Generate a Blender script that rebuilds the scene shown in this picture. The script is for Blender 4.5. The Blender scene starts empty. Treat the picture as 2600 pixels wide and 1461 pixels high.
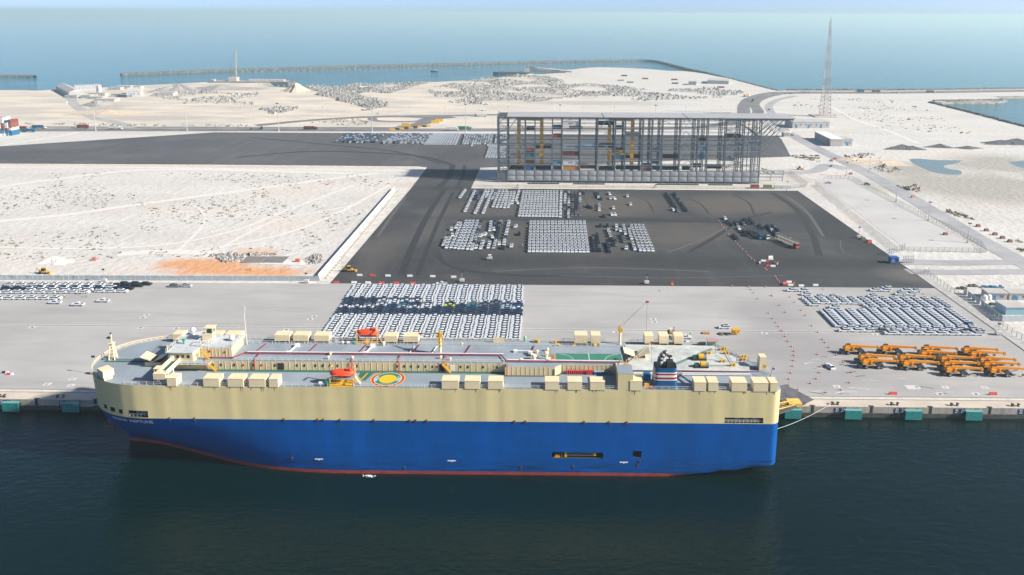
import bpy, bmesh, math, random
from mathutils import Vector, Matrix
from mathutils.geometry import tessellate_polygon
random.seed(7)
scene = bpy.context.scene
R = math.radians
# ------------------------------------------------------------------ camera
# metres: x along the quay (east), y inland (north), z up, z = 0 is the quay deck, the drone hovers at z = CAM_H
F_PX, PITCH, YAW, ROLL, CX, CY, CAM_H = 1943.29, .199130, .0059587, .00608, 1370.55, 425.42, 128.6
W_PX, H_PX = 2600.0, 1461.0
fw = Vector((-math.sin(YAW)*math.cos(PITCH), math.cos(YAW)*math.cos(PITCH), -math.sin(PITCH)))
rt = Vector((math.cos(YAW), math.sin(YAW), 0)); up = rt.cross(fw)
rt, up = math.cos(ROLL)*rt+math.sin(ROLL)*up, -math.sin(ROLL)*rt+math.cos(ROLL)*up
cam_d = bpy.data.cameras.new('camera'); cam = bpy.data.objects.new('camera', cam_d)
scene.collection.objects.link(cam); scene.camera = cam
cam.matrix_world = Matrix(((rt.x, up.x, -fw.x, 0), (rt.y, up.y, -fw.y, 0), (rt.z, up.z, -fw.z, CAM_H), (0, 0, 0, 1)))
cam_d.sensor_width = 36; cam_d.lens = F_PX/W_PX*36
cam_d.shift_x = -(CX-W_PX/2)/W_PX; cam_d.shift_y = -(H_PX/2-CY)/W_PX
cam_d.clip_start = 1; cam_d.clip_end = 120000
# ------------------------------------------------------------------ sky, sun, exposure
SUN_EL, SUN_AZ = R(31), R(-14)          # azimuth measured from +x (east) towards +y (north)
world = bpy.data.worlds.new('World'); scene.world = world; world.use_nodes = True
nt = world.node_tree; nt.nodes.clear()
sky = nt.nodes.new('ShaderNodeTexSky'); sky.sky_type = 'NISHITA'; sky.sun_disc = False
sky.sun_elevation = SUN_EL; sky.sun_rotation = R(90)-SUN_AZ
sky.air_density = .3; sky.dust_density = .6; sky.ozone_density = 2.3; sky.altitude = 0
bg = nt.nodes.new('ShaderNodeBackground'); bg.inputs[1].default_value = .11
wo = nt.nodes.new('ShaderNodeOutputWorld')
nt.links.new(sky.outputs[0], bg.inputs[0]); nt.links.new(bg.outputs[0], wo.inputs[0])
sd = bpy.data.lights.new('sun', 'SUN'); sd.energy = 4.4; sd.angle = R(1.4); sd.color = (1, .93, .83)
sun = bpy.data.objects.new('sun', sd); scene.collection.objects.link(sun)
sdir = Vector((math.cos(SUN_EL)*math.cos(SUN_AZ), math.cos(SUN_EL)*math.sin(SUN_AZ), math.sin(SUN_EL)))
sun.rotation_euler = sdir.to_track_quat('Z', 'Y').to_euler(); sun.location = (300, -100, 400)
vs = scene.view_settings; vs.view_transform = 'Standard'; vs.look = 'None'; vs.gamma = 1; vs.exposure = .97
scene.render.engine = 'CYCLES'
cy = scene.cycles; cy.use_denoising = True; cy.max_bounces = 6; cy.diffuse_bounces = 3; cy.glossy_bounces = 3
cy.transmission_bounces = 2; cy.volume_bounces = 0; cy.transparent_max_bounces = 4; cy.use_adaptive_sampling = True
cy.sample_clamp_indirect = 4

# ------------------------------------------------------------------ helpers
def ray(px, py):
    return fw + rt*((px-CX)/F_PX) - up*((py-CY)/F_PX)
def G(px, py, z=0.0):                    # the place at height z that the photograph shows at px, py
    d = ray(px, py); t = (z-CAM_H)/d.z
    return Vector((d.x*t, d.y*t, z))
def FZ(px, py, Y):                       # the place on the upright plane y = Y
    d = ray(px, py); t = Y/d.y
    return Vector((d.x*t, Y, CAM_H+d.z*t))
MATS = {}
def M(name, col, rough=.65, metal=0.0, var=0.0, vscale=.4, bump=0.0, bscale=1.0, stretch=(1, 1, 1), spec=.5, coat=0, rust=0.0, dark=None, world_co=False, plates=0.0, bdetail=4):
    if name in MATS: return MATS[name]
    m = bpy.data.materials.new(name); m.use_nodes = True; MATS[name] = m
    n = m.node_tree.nodes; l = m.node_tree.links; b = n['Principled BSDF']
    c = (*col, 1); b.inputs['Base Color'].default_value = c
    b.inputs['Roughness'].default_value = rough; b.inputs['Metallic'].default_value = metal
    b.inputs['Specular IOR Level'].default_value = spec; b.inputs['Coat Weight'].default_value = coat
    m.diffuse_color = c
    if var or bump or rust:
        if world_co:
            tc = n.new('ShaderNodeNewGeometry'); co = tc.outputs['Position']
        else:
            tc = n.new('ShaderNodeTexCoord'); co = tc.outputs['Object']
        mp = n.new('ShaderNodeMapping'); l.new(co, mp.inputs[0]); mp.inputs['Scale'].default_value = stretch
        out = None
        if var:
            t = n.new('ShaderNodeTexNoise'); t.inputs['Scale'].default_value = vscale; t.inputs['Detail'].default_value = 6
            t.inputs['Roughness'].default_value = .6; l.new(mp.outputs[0], t.inputs[0])
            r = n.new('ShaderNodeValToRGB'); r.color_ramp.elements[0].position = .3; r.color_ramp.elements[1].position = .7
            k = dark or tuple(x*(1-var) for x in col)
            r.color_ramp.elements[0].color = (*k, 1); r.color_ramp.elements[1].color = (*[min(1, x*(1+var*.5)) for x in col], 1)
            l.new(t.outputs[0], r.inputs[0]); out = r.outputs[0]
        if rust:
            t2 = n.new('ShaderNodeTexNoise'); t2.inputs['Scale'].default_value = .55; t2.inputs['Detail'].default_value = 8
            t2.inputs['Roughness'].default_value = .75
            mp2 = n.new('ShaderNodeMapping'); l.new(co, mp2.inputs[0]); mp2.inputs['Scale'].default_value = (2.2, 2.2, .22)
            l.new(mp2.outputs[0], t2.inputs[0])
            r2 = n.new('ShaderNodeValToRGB'); r2.color_ramp.elements[0].position = .66-.1*rust; r2.color_ramp.elements[1].position = .80
            l.new(t2.outputs[0], r2.inputs[0])
            mx = n.new('ShaderNodeMix'); mx.data_type = 'RGBA'
            l.new(r2.outputs[0], mx.inputs[0])
            if out: l.new(out, mx.inputs[6])
            else: mx.inputs[6].default_value = c
            mx.inputs[7].default_value = (.22, .11, .05, 1); out = mx.outputs[2]
        if plates:                                   # welded shell plates: slight tone steps and seams
            sp_ = n.new('ShaderNodeSeparateXYZ'); cb_ = n.new('ShaderNodeCombineXYZ'); l.new(co, sp_.inputs[0]); l.new(sp_.outputs[0], cb_.inputs[0]); l.new(sp_.outputs[2], cb_.inputs[1])
            bk = n.new('ShaderNodeTexBrick'); l.new(cb_.outputs[0], bk.inputs[0]); bk.inputs['Scale'].default_value = 1; bk.inputs['Brick Width'].default_value = 11.5; bk.inputs['Row Height'].default_value = 2.6; bk.inputs['Mortar Size'].default_value = .035; bk.inputs['Bias'].default_value = -.1
            bk.inputs['Color1'].default_value = (1, 1, 1, 1); bk.inputs['Color2'].default_value = (1-plates,)*3+(1,); bk.inputs['Mortar'].default_value = (1-2.2*plates,)*3+(1,)
            mu = n.new('ShaderNodeMix'); mu.data_type = 'RGBA'; mu.blend_type = 'MULTIPLY'; mu.inputs[0].default_value = 1
            if out: l.new(out, mu.inputs[6])
            else: mu.inputs[6].default_value = c
            l.new(bk.outputs[0], mu.inputs[7]); out = mu.outputs[2]
        if out: l.new(out, b.inputs['Base Color'])
        if bump:
            t = n.new('ShaderNodeTexNoise'); t.inputs['Scale'].default_value = bscale; t.inputs['Detail'].default_value = bdetail
            l.new(mp.outputs[0], t.inputs[0])
            bp = n.new('ShaderNodeBump'); bp.inputs['Strength'].default_value = 1; bp.inputs['Distance'].default_value = bump
            l.new(t.outputs[0], bp.inputs['Height']); l.new(bp.outputs[0], b.inputs['Normal'])
    return m
col = scene.collection
def props(o, label=None, cat=None, group=None, kind=None):
    if label: o['label'] = label
    if cat: o['category'] = cat
    if group: o['group'] = group
    if kind: o['kind'] = kind
    return o
def empty(name, loc=(0, 0, 0), rz=0, label=None, cat=None, group=None):
    o = bpy.data.objects.new(name, None); col.objects.link(o); o.location = loc; o.rotation_euler = (0, 0, rz)
    o.empty_display_size = .2
    return props(o, label, cat, group)
def clone(o, loc=None, rz=None, label=None, group=None, parent=None):
    c = o.copy(); col.objects.link(c)
    if parent is not None: c.parent = parent
    if loc is not None: c.location = loc
    if rz is not None: c.rotation_euler = (0, 0, rz)
    if label: c['label'] = label
    if group: c['group'] = group
    for ch in list(o.children): clone(ch, parent=c)
    return c
class MB:
    def __init__(s): s.v = []; s.f = []; s.m = []
    def add(s, vs_, fs, mi=0):
        k = len(s.v); s.v += [tuple(x) for x in vs_]; s.f += [tuple(i+k for i in f) for f in fs]; s.m += [mi]*len(fs); return s
    def box(s, x0, x1, y0, y1, z0, z1, mi=0, top=None, T=None):
        v = [(x0, y0, z0), (x1, y0, z0), (x1, y1, z0), (x0, y1, z0), (x0, y0, z1), (x1, y0, z1), (x1, y1, z1), (x0, y1, z1)]
        if top:                                              # top inset (dx0, dx1, dy0, dy1)
            a, b_, c, d = top
            v[4:] = [(x0+a, y0+c, z1), (x1-b_, y0+c, z1), (x1-b_, y1-d, z1), (x0+a, y1-d, z1)]
        if T is not None: v = [T @ Vector(p) for p in v]
        return s.add(v, [(0, 3, 2, 1), (4, 5, 6, 7), (0, 1, 5, 4), (1, 2, 6, 5), (2, 3, 7, 6), (3, 0, 4, 7)], mi)
    def bar(s, p, q, w, h=None, mi=0):
        p, q = Vector(p), Vector(q); d = q-p; L = d.length
        if L < 1e-6: return s
        d /= L; u = Vector((0, 0, 1)).cross(d)
        if u.length < 1e-4: u = Vector((1, 0, 0))
        u.normalize(); n = d.cross(u); h = h or w; a = u*(w/2); b_ = n*(h/2)
        v = [p-a-b_, p+a-b_, p+a+b_, p-a+b_, q-a-b_, q+a-b_, q+a+b_, q-a+b_]
        return s.add(v, [(0, 3, 2, 1), (4, 5, 6, 7), (0, 1, 5, 4), (1, 2, 6, 5), (2, 3, 7, 6), (3, 0, 4, 7)], mi)
    def tube(s, p, q, r, n=6, mi=0, r2=None, caps=True):
        p, q = Vector(p), Vector(q); d = (q-p)
        if d.length < 1e-6: return s
        d.normalize(); u = d.orthogonal().normalized(); w = d.cross(u); r2 = r if r2 is None else r2
        v = []
        for c, rr in ((p, r), (q, r2)):
            for i in range(n):
                t = 2*math.pi*i/n; v.append(c+(u*math.cos(t)+w*math.sin(t))*rr)
        f = [(i, (i+1) % n, n+(i+1) % n, n+i) for i in range(n)]
        if caps: f += [tuple(range(n-1, -1, -1)), tuple(range(n, 2*n))]
        return s.add(v, f, mi)
    def path(s, pts, r, n=6, mi=0):
        for a, b_ in zip(pts, pts[1:]): s.tube(a, b_, r, n, mi)
        return s
    def lathe(s, c, prof, n=12, mi=0, ax='z', T=None):
        c = Vector(c); v = []; k = len(prof)
        for (r, h) in prof:
            for i in range(n):
                t = 2*math.pi*i/n
                p = {'z': (r*math.cos(t), r*math.sin(t), h), 'x': (h, r*math.cos(t), r*math.sin(t)), 'y': (r*math.sin(t), h, r*math.cos(t))}[ax]
                v.append(c+Vector(p))
        f = []
        for j in range(k-1):
            for i in range(n):
                f.append((j*n+i, j*n+(i+1) % n, (j+1)*n+(i+1) % n, (j+1)*n+i))
        if prof[0][0] > 1e-5: f.append(tuple(range(n-1, -1, -1)))
        if prof[-1][0] > 1e-5: f.append(tuple(range((k-1)*n, k*n)))
        return s.add(v, f, mi)
    def prism(s, poly, z0, z1, mi=0, T=None):
        n = len(poly); v = [(x, y, z0) for x, y in poly]+[(x, y, z1) for x, y in poly]
        if T is not None: v = [T @ Vector(p) for p in v]
        a = sum(poly[i][0]*poly[(i+1) % n][1]-poly[(i+1) % n][0]*poly[i][1] for i in range(n))
        f = [(i, (i+1) % n, n+(i+1) % n, n+i) for i in range(n)]+[tuple(range(n, 2*n)), tuple(range(n-1, -1, -1))]
        if a < 0: f = [tuple(reversed(x)) for x in f]
        return s.add(v, f, mi)
    def poly(s, pts, mi=0):
        return s.add(pts, [tuple(range(len(pts)))], mi)
    def build(s, name, mats, parent=None, smooth=False, loc=None):
        me = bpy.data.meshes.new(name); me.from_pydata(s.v, [], s.f)
        if not isinstance(mats, (list, tuple)): mats = [mats]
        for m in mats: me.materials.append(m)
        if len(mats) > 1: me.polygons.foreach_set('material_index', s.m)
        if smooth: me.polygons.foreach_set('use_smooth', [True]*len(s.f))
        me.update()
        o = bpy.data.objects.new(name, me); col.objects.link(o)
        if parent is not None: o.parent = parent
        if loc is not None: o.location = loc
        return o
def text_mesh(body, size, extrude=0.0, bold=0.0):
    cu = bpy.data.curves.new('t', 'FONT'); cu.body = body; cu.size = size; cu.align_x = 'CENTER'; cu.align_y = 'CENTER'
    cu.resolution_u = 2; cu.offset = bold; cu.extrude = extrude
    o = bpy.data.objects.new('t', cu); col.objects.link(o)
    dg = bpy.context.evaluated_depsgraph_get(); me = bpy.data.meshes.new_from_object(o.evaluated_get(dg))
    v = [p.co.copy() for p in me.vertices]; f = [tuple(p.vertices) for p in me.polygons]
    bpy.data.objects.remove(o); bpy.data.curves.remove(cu); bpy.data.meshes.remove(me)
    return v, f
def sheet(name, pts, mat, z=None, kind='structure', label=None, cat=None, group=None, parent=None):
    pts = [Vector((p[0], p[1], (p[2] if len(p) > 2 else 0) if z is None else z)) for p in pts]
    a = sum(pts[i].x*pts[(i+1) % len(pts)].y-pts[(i+1) % len(pts)].x*pts[i].y for i in range(len(pts)))
    if a < 0: pts.reverse()
    o = MB().add(pts, [tuple(t) for t in tessellate_polygon([pts])]).build(name, mat, parent)
    # keep every triangle facing up
    me = o.data
    for p in me.polygons:
        if p.normal.z < 0: p.flip()
    me.update()
    return props(o, label, cat, group, kind)
def strip(name, pts, width, mat, z, kind='structure', widths=None, parent=None):
    pts = [Vector((p[0], p[1], 0)) for p in pts]; L = []; Rr = []
    for i, p in enumerate(pts):
        d = (pts[min(i+1, len(pts)-1)]-pts[max(i-1, 0)]).normalized(); n = Vector((-d.y, d.x, 0)); w = (widths[i] if widths else width)/2
        L.append(p+n*w); Rr.append(p-n*w)
    v = []; f = []
    for i in range(len(pts)):
        v += [(L[i].x, L[i].y, z), (Rr[i].x, Rr[i].y, z)]
        if i: k = 2*i; f.append((k-2, k-1, k+1, k))
    o = MB().add(v, f).build(name, mat, parent)
    return props(o, kind=kind)
def smooth_line(pts, n=6):
    pts = [Vector((p[0], p[1], 0)) for p in pts]; out = []
    for i in range(len(pts)-1):
        p0, p1, p2, p3 = pts[max(i-1, 0)], pts[i], pts[i+1], pts[min(i+2, len(pts)-1)]
        for k in range(n):
            t = k/n; out.append(.5*((2*p1)+(p2-p0)*t+(2*p0-5*p1+4*p2-p3)*t*t+(3*p1-p0-3*p2+p3)*t**3))
    return out+[pts[-1]]
# ------------------------------------------------------------------ ground materials (world position based)
def nodes_of(name):
    m = bpy.data.materials.new(name); m.use_nodes = True; MATS[name] = m
    return m, m.node_tree.nodes, m.node_tree.links, m.node_tree.nodes['Principled BSDF']
def pos(n, l, scale=(1, 1, 1), rot=0):
    g = n.new('ShaderNodeNewGeometry'); mp = n.new('ShaderNodeMapping'); l.new(g.outputs['Position'], mp.inputs[0])
    mp.inputs['Scale'].default_value = scale; mp.inputs['Rotation'].default_value = (0, 0, rot); return mp.outputs[0]
def noise(n, l, co, scale, detail=5, rough=.6, lo=.35, hi=.65):
    t = n.new('ShaderNodeTexNoise'); t.inputs['Scale'].default_value = scale; t.inputs['Detail'].default_value = detail
    t.inputs['Roughness'].default_value = rough; l.new(co, t.inputs[0])
    r = n.new('ShaderNodeMapRange'); r.inputs[1].default_value = lo; r.inputs[2].default_value = hi; l.new(t.outputs[0], r.inputs[0])
    return r.outputs[0]
def mix(n, l, fac, a, b):
    x = n.new('ShaderNodeMix'); x.data_type = 'RGBA'
    if isinstance(fac, float): x.inputs[0].default_value = fac
    else: l.new(fac, x.inputs[0])
    for i, c in ((6, a), (7, b)):
        if isinstance(c, tuple): x.inputs[i].default_value = (*c, 1)
        else: l.new(c, x.inputs[i])
    return x.outputs[2]
def math_(n, l, op, a, b=0.0):
    x = n.new('ShaderNodeMath'); x.operation = op; x.use_clamp = op in ('MULTIPLY', 'ADD')
    for i, c in ((0, a), (1, b)):
        if isinstance(c, (int, float)): x.inputs[i].default_value = c
        else: l.new(c, x.inputs[i])
    return x.outputs[0]
def blob(n, l, cx_, cy_, rx, ry, wob=.5, sc=.05):      # a stain with a ragged edge at a place on the ground
    g = n.new('ShaderNodeNewGeometry'); mp = n.new('ShaderNodeMapping'); mp.vector_type = 'POINT'
    mp.inputs['Location'].default_value = (-cx_/rx, -cy_/ry, 0); mp.inputs['Scale'].default_value = (1/rx, 1/ry, 0); l.new(g.outputs['Position'], mp.inputs[0])
    v = n.new('ShaderNodeVectorMath'); v.operation = 'LENGTH'; l.new(mp.outputs[0], v.inputs[0])
    t = n.new('ShaderNodeTexNoise'); t.inputs['Scale'].default_value = sc; t.inputs['Detail'].default_value = 6; l.new(g.outputs['Position'], t.inputs[0])
    s = n.new('ShaderNodeMath'); s.operation = 'MULTIPLY_ADD'; l.new(t.outputs[0], s.inputs[0]); s.inputs[1].default_value = wob*2; s.inputs[2].default_value = -wob
    a = n.new('ShaderNodeMath'); l.new(v.outputs['Value'], a.inputs[0]); l.new(s.outputs[0], a.inputs[1])
    r = n.new('ShaderNodeMapRange'); r.inputs[1].default_value = 1.08; r.inputs[2].default_value = .45; l.new(a.outputs[0], r.inputs[0])
    return r.outputs[0]
# sand
m_sand, n, l, b = nodes_of('sand')
c = mix(n, l, noise(n, l, pos(n, l, (1, 2.2, 1)), .012, 6), (.60, .585, .55), (.52, .507, .475))
c = mix(n, l, math_(n, l, 'MULTIPLY', noise(n, l, pos(n, l, (1, 2, 1)), .009, 5, .6, .5, .7), .6), c, (.62, .52, .44))
c = mix(n, l, math_(n, l, 'MULTIPLY', noise(n, l, pos(n, l), .15, 5, .7, .5, .75), .4), c, (.45, .43, .39))
g = n.new('ShaderNodeNewGeometry'); sx = n.new('ShaderNodeSeparateXYZ'); l.new(g.outputs['Position'], sx.inputs[0])
far = n.new('ShaderNodeMapRange'); far.inputs[1].default_value = 780; far.inputs[2].default_value = 900; l.new(sx.outputs[1], far.inputs[0])
lef = n.new('ShaderNodeMapRange'); lef.inputs[1].default_value = 160; lef.inputs[2].default_value = -150; l.new(sx.outputs[0], lef.inputs[0])
dune = mix(n, l, noise(n, l, pos(n, l, (1, 2.5, 1)), .011, 7, .65, .42, .6), (.66, .585, .475), (.48, .44, .385))
c = mix(n, l, math_(n, l, 'MULTIPLY', far.outputs[0], math_(n, l, 'ADD', math_(n, l, 'MULTIPLY', lef.outputs[0], .85), .1)), c, dune)
o1 = G(520, 672); o2 = G(620, 690); o3 = G(650, 640); o4 = G(1045, 470)
for q, rx, ry, k in ((o1, 30, 14, .95), (o2, 42, 9, .95), (o3, 16, 9, .5), (o4, 22, 12, .25)):
    c = mix(n, l, math_(n, l, 'MULTIPLY', blob(n, l, q.x, q.y, rx, ry, .6, .07), k), c, (.60, .31, .15))
for q, rx, ry in ((G(2450, 470), 90, 75), (G(2330, 430), 40, 38), (G(2560, 420), 70, 60)):
    c = mix(n, l, math_(n, l, 'MULTIPLY', blob(n, l, q.x, q.y, rx, ry, .5, .02), .8), c, (.33, .31, .27))
for q, rx, ry in ((G(400, 300), 120, 26), (G(250, 280), 30, 60), (G(1330, 240), 110, 40), (G(1500, 262), 150, 34), (G(1150, 235), 60, 30)):
    c = mix(n, l, math_(n, l, 'MULTIPLY', blob(n, l, q.x, q.y, rx, ry, .6, .02), .75), c, (.40, .37, .33))
l.new(c, b.inputs['Base Color']); b.inputs['Roughness'].default_value = .95; b.inputs['Specular IOR Level'].default_value = .15
t = n.new('ShaderNodeTexNoise'); t.inputs['Scale'].default_value = .22; t.inputs['Detail'].default_value = 6; l.new(pos(n, l), t.inputs[0])
bp = n.new('ShaderNodeBump'); bp.inputs['Distance'].default_value = .9; bp.inputs['Strength'].default_value = .8; l.new(t.outputs[0], bp.inputs['Height']); l.new(bp.outputs[0], b.inputs['Normal'])
# concrete of the apron
m_conc, n, l, b = nodes_of('apron_concrete')
c = mix(n, l, noise(n, l, pos(n, l, (1, 1.6, 1), .5), .02, 6), (.42, .415, .40), (.35, .345, .335))
c = mix(n, l, math_(n, l, 'MULTIPLY', noise(n, l, pos(n, l, (.12, 1, 1), .65), .16, 5, .6, .5, .72), .5), c, (.28, .277, .275))
c = mix(n, l, math_(n, l, 'MULTIPLY', noise(n, l, pos(n, l, (.15, 1, 1), -.45), .2, 6, .7, .56, .75), .35), c, (.50, .49, .46))
for q, rx, ry in ((G(2010, 880), 34, 20), (G(1950, 800), 20, 26), (G(2080, 960), 40, 14)):
    c = mix(n, l, math_(n, l, 'MULTIPLY', blob(n, l, q.x, q.y, rx, ry, .5, .03), .55), c, (.25, .245, .25))
q = G(2060, 760)
c = mix(n, l, math_(n, l, 'MULTIPLY', noise(n, l, pos(n, l), 1.3, 4, .6, .55, .8), .25), c, (.26, .25, .24))
l.new(c, b.inputs['Base Color']); b.inputs['Roughness'].default_value = .9; b.inputs['Specular IOR Level'].default_value = .2
# asphalt
def asphalt(name, a1, a2, dust, amt, stains=()):
    m, n, l, b = nodes_of(name)
    c = mix(n, l, noise(n, l, pos(n, l, (.5, 1, 1)), .018, 6, .6, .38, .62), a1, a2)
    c = mix(n, l, math_(n, l, 'MULTIPLY', noise(n, l, pos(n, l, (.10, 1, 1), .12), .12, 6, .65, .5, .72), .6), c, tuple(x*.62 for x in a1))
    c = mix(n, l, math_(n, l, 'MULTIPLY', noise(n, l, pos(n, l, (1, .14, 1), .2), .10, 6, .65, .52, .72), .45), c, tuple(x*1.5 for x in a1))
    c = mix(n, l, math_(n, l, 'MULTIPLY', noise(n, l, pos(n, l, (.7, 1, 1)), .02, 5, .6, .53, .7), amt), c, dust)
    for px, py, rx, ry, k, cc in stains: q = G(px, py); c = mix(n, l, math_(n, l, 'MULTIPLY', blob(n, l, q.x, q.y, rx, ry, .55, .03), k), c, cc)
    c = mix(n, l, math_(n, l, 'MULTIPLY', noise(n, l, pos(n, l), .6, 5, .7, .5, .8), .25), c, dust)
    c = mix(n, l, math_(n, l, 'MULTIPLY', noise(n, l, pos(n, l, (.05, 1, 1), -.35), .5, 4, .6, .55, .75), .35), c, tuple(x*.55 for x in a1))
    l.new(c, b.inputs['Base Color']); b.inputs['Roughness'].default_value = .85; b.inputs['Specular IOR Level'].default_value = .25
    return m
m_asph = asphalt('lot_asphalt', (.062, .063, .066), (.047, .048, .051), (.125, .116, .108), .5, [(1900, 520, 58, 34, .75, (.12, .104, .09)), (1560, 520, 50, 38, .7, (.115, .10, .088)), (1250, 525, 46, 36, .55, (.10, .09, .08)), (1430, 600, 95, 36, .55, (.105, .094, .084)), (1750, 590, 40, 30, .6, (.105, .094, .084)), (960, 650, 12, 50, .5, (.11, .10, .09)), (1100, 555, 10, 60, .5, (.10, .095, .09)), (1700, 665, 160, 14, .6, (.034, .034, .036)), (1500, 557, 130, 7, .7, (.035, .035, .037)), (2130, 580, 22, 80, .6, (.036, .036, .038)), (1300, 480, 120, 6, .7, (.036, .036, .038)), (1140, 440, 26, 40, .5, (.11, .108, .105)), (2330, 700, 20, 16, .5, (.16, .15, .14))])
m_asph2 = asphalt('far_lot_asphalt', (.105, .104, .108), (.085, .085, .09), (.15, .146, .142), .5, [(1150, 400, 40, 60, .5, (.045, .045, .05)), (700, 350, 200, 16, .4, (.11, .108, .108))])
m_road = M('road_asphalt', (.19, .185, .185), .85, var=.35, vscale=.05, world_co=True)
m_dust = M('dusty_road', (.36, .36, .37), .9, var=.25, vscale=.04, world_co=True)
m_pale = M('pale_concrete', (.52, .49, .44), .9, var=.2, vscale=.08, world_co=True)
m_cope = M('cope_concrete', (.54, .475, .39), .9, var=.22, vscale=.12, world_co=True)
m_lotc = M('lorry_park_concrete', (.50, .49, .47), .9, var=.16, vscale=.03, world_co=True)
m_track = M('track_sand', (.67, .645, .60), .95, spec=.1, var=.12, vscale=.3, world_co=True)
m_white = M('white_paint', (.62, .61, .59), .7, var=.3, vscale=.6, world_co=True)
m_black = M('black_rubber', (.018, .018, .02), .7)
m_dsteel = M('dark_steel', (.06, .065, .07), .55, .3)
# water
m_sea, n, l, b = nodes_of('sea_water')
b.inputs['Roughness'].default_value = .04
b.inputs['IOR'].default_value = 1.33; b.inputs['Specular IOR Level'].default_value = .5
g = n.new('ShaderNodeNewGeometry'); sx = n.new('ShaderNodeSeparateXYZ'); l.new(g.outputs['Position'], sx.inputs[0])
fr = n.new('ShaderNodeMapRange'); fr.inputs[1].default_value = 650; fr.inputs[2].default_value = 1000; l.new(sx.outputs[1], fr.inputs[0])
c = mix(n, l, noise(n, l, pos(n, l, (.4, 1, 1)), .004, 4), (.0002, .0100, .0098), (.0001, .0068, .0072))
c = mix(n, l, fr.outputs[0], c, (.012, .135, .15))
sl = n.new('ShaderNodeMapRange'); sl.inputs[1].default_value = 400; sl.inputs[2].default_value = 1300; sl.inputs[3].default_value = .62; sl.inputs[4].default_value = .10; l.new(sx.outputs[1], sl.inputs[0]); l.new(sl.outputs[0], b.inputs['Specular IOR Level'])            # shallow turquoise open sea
l.new(c, b.inputs['Base Color'])
h1 = n.new('ShaderNodeTexNoise'); h1.inputs['Scale'].default_value = .55; h1.inputs['Detail'].default_value = 5; h1.inputs['Roughness'].default_value = .6; l.new(pos(n, l, (.45, 1, 1), -.32), h1.inputs[0])
h2 = n.new('ShaderNodeTexNoise'); h2.inputs['Scale'].default_value = .10; h2.inputs['Detail'].default_value = 3; l.new(pos(n, l, (.6, 1, 1), .3), h2.inputs[0])
ad = n.new('ShaderNodeMath'); ad.operation = 'MULTIPLY_ADD'; l.new(h2.outputs[0], ad.inputs[0]); ad.inputs[1].default_value = .8; l.new(h1.outputs[0], ad.inputs[2])
wp = noise(n, l, pos(n, l, (.5, 1, 1), -.3), .016, 4, .5, .3, .7)
bp = n.new('ShaderNodeBump'); l.new(math_(n, l, 'ADD', math_(n, l, 'MULTIPLY', wp, .75), .4), bp.inputs['Strength']); bp.inputs['Distance'].default_value = .36; l.new(ad.outputs[0], bp.inputs['Height']); l.new(bp.outputs[0], b.inputs['Normal'])

# ------------------------------------------------------------------ sea, land, quay
SEA = -3.8; QY = 236.0
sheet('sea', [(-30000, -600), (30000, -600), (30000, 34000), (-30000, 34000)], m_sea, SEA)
coast = [(-600, 233), (0, 229), (110, 230), (150, 226), (300, 221), (420, 214), (520, 209), (590, 206), (680, 206), (688, 211), (650, 216), (700, 221), (760, 224), (840, 223), (880, 219), (950, 218), (1050, 211), (1160, 206), (1250, 199),
         (1330, 190), (1345, 187), (1370, 189), (1405, 187), (1440, 184), (1390, 178), (1338, 171), (1400, 174), (1440, 178), (1500, 172), (1560, 172), (1640, 175), (1690, 180), (1740, 181), (1800, 190), (1880, 206), (1960, 228),
         (1990, 231), (2080, 232), (2300, 231), (2600, 227), (3200, 220), (3200, 236), (2600, 243), (2530, 246), (2548, 251), (2540, 254), (2500, 257), (2420, 257), (2366, 259), (2362, 262), (2400, 270), (2480, 290), (2600, 321), (2900, 395)]
cp = smooth_line([G(*p) for p in coast], 3)
land = [Vector((p.x+random.uniform(-3, 3), p.y+random.uniform(-3, 3), -.06)) for p in cp]
land += [Vector((1200, 300, -.06)), Vector((1200, QY+.3, -.06)), Vector((-1400, QY+.3, -.06))]
sheet('sand_ground', land, m_sand)
# the beach and rock slope that drops from the land to the sea
mb = MB()
for i in range(len(cp)-1):
    a, b_ = land[i], land[i+1]; d = (b_-a); nn = Vector((-d.y, d.x, 0)).normalized()*9
    s_ = 1
    mb.add([a, b_, b_+nn-Vector((0, 0, 5)), a+nn-Vector((0, 0, 5))], [(0, 1, 2, 3)])
props(mb.build('shore_slope', M('shore_rock', (.30, .28, .25), .95, var=.5, vscale=.15, world_co=True)), kind='structure')
XK = 188.5                                                     # east kerb of the port area
sheet('apron', [(-1200, QY+.02), (XK, QY+.02), (XK, 350.1), (-100, 349.9), (-1200, 347.0)], m_conc, 0.0)
sheet('quay_cope', [(-1200, QY), (1100, QY), (1100, 240.9), (-1200, 240.9)], m_cope, .02)
sheet('quay_apron_east', [(XK, QY+.02), (1100, QY+.02), (1100, 262), (XK, 262)], m_conc, -.01)
mb = MB(); mb.add([(-1200, QY, 0.02), (1100, QY, .02), (1100, QY, -7), (-1200, QY, -7)], [(0, 3, 2, 1)])
props(mb.build('quay_wall', M('quay_concrete', (.40, .37, .32), .9, var=.45, vscale=.18, stretch=(1, 1, .35), bump=.15, bscale=.5)), kind='structure')
mb = MB(); mb.add([(-1200, QY-.12, -2.3), (1100, QY-.12, -2.3), (1100, QY-.12, -7), (-1200, QY-.12, -7), (-1200, QY, -2.2), (1100, QY, -2.2)], [(0, 3, 2, 1), (0, 1, 5, 4)])
props(mb.build('quay_wall_tide_band', M('weed_concrete', (.07, .065, .055), .8, var=.5, vscale=.5)), kind='structure')
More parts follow.
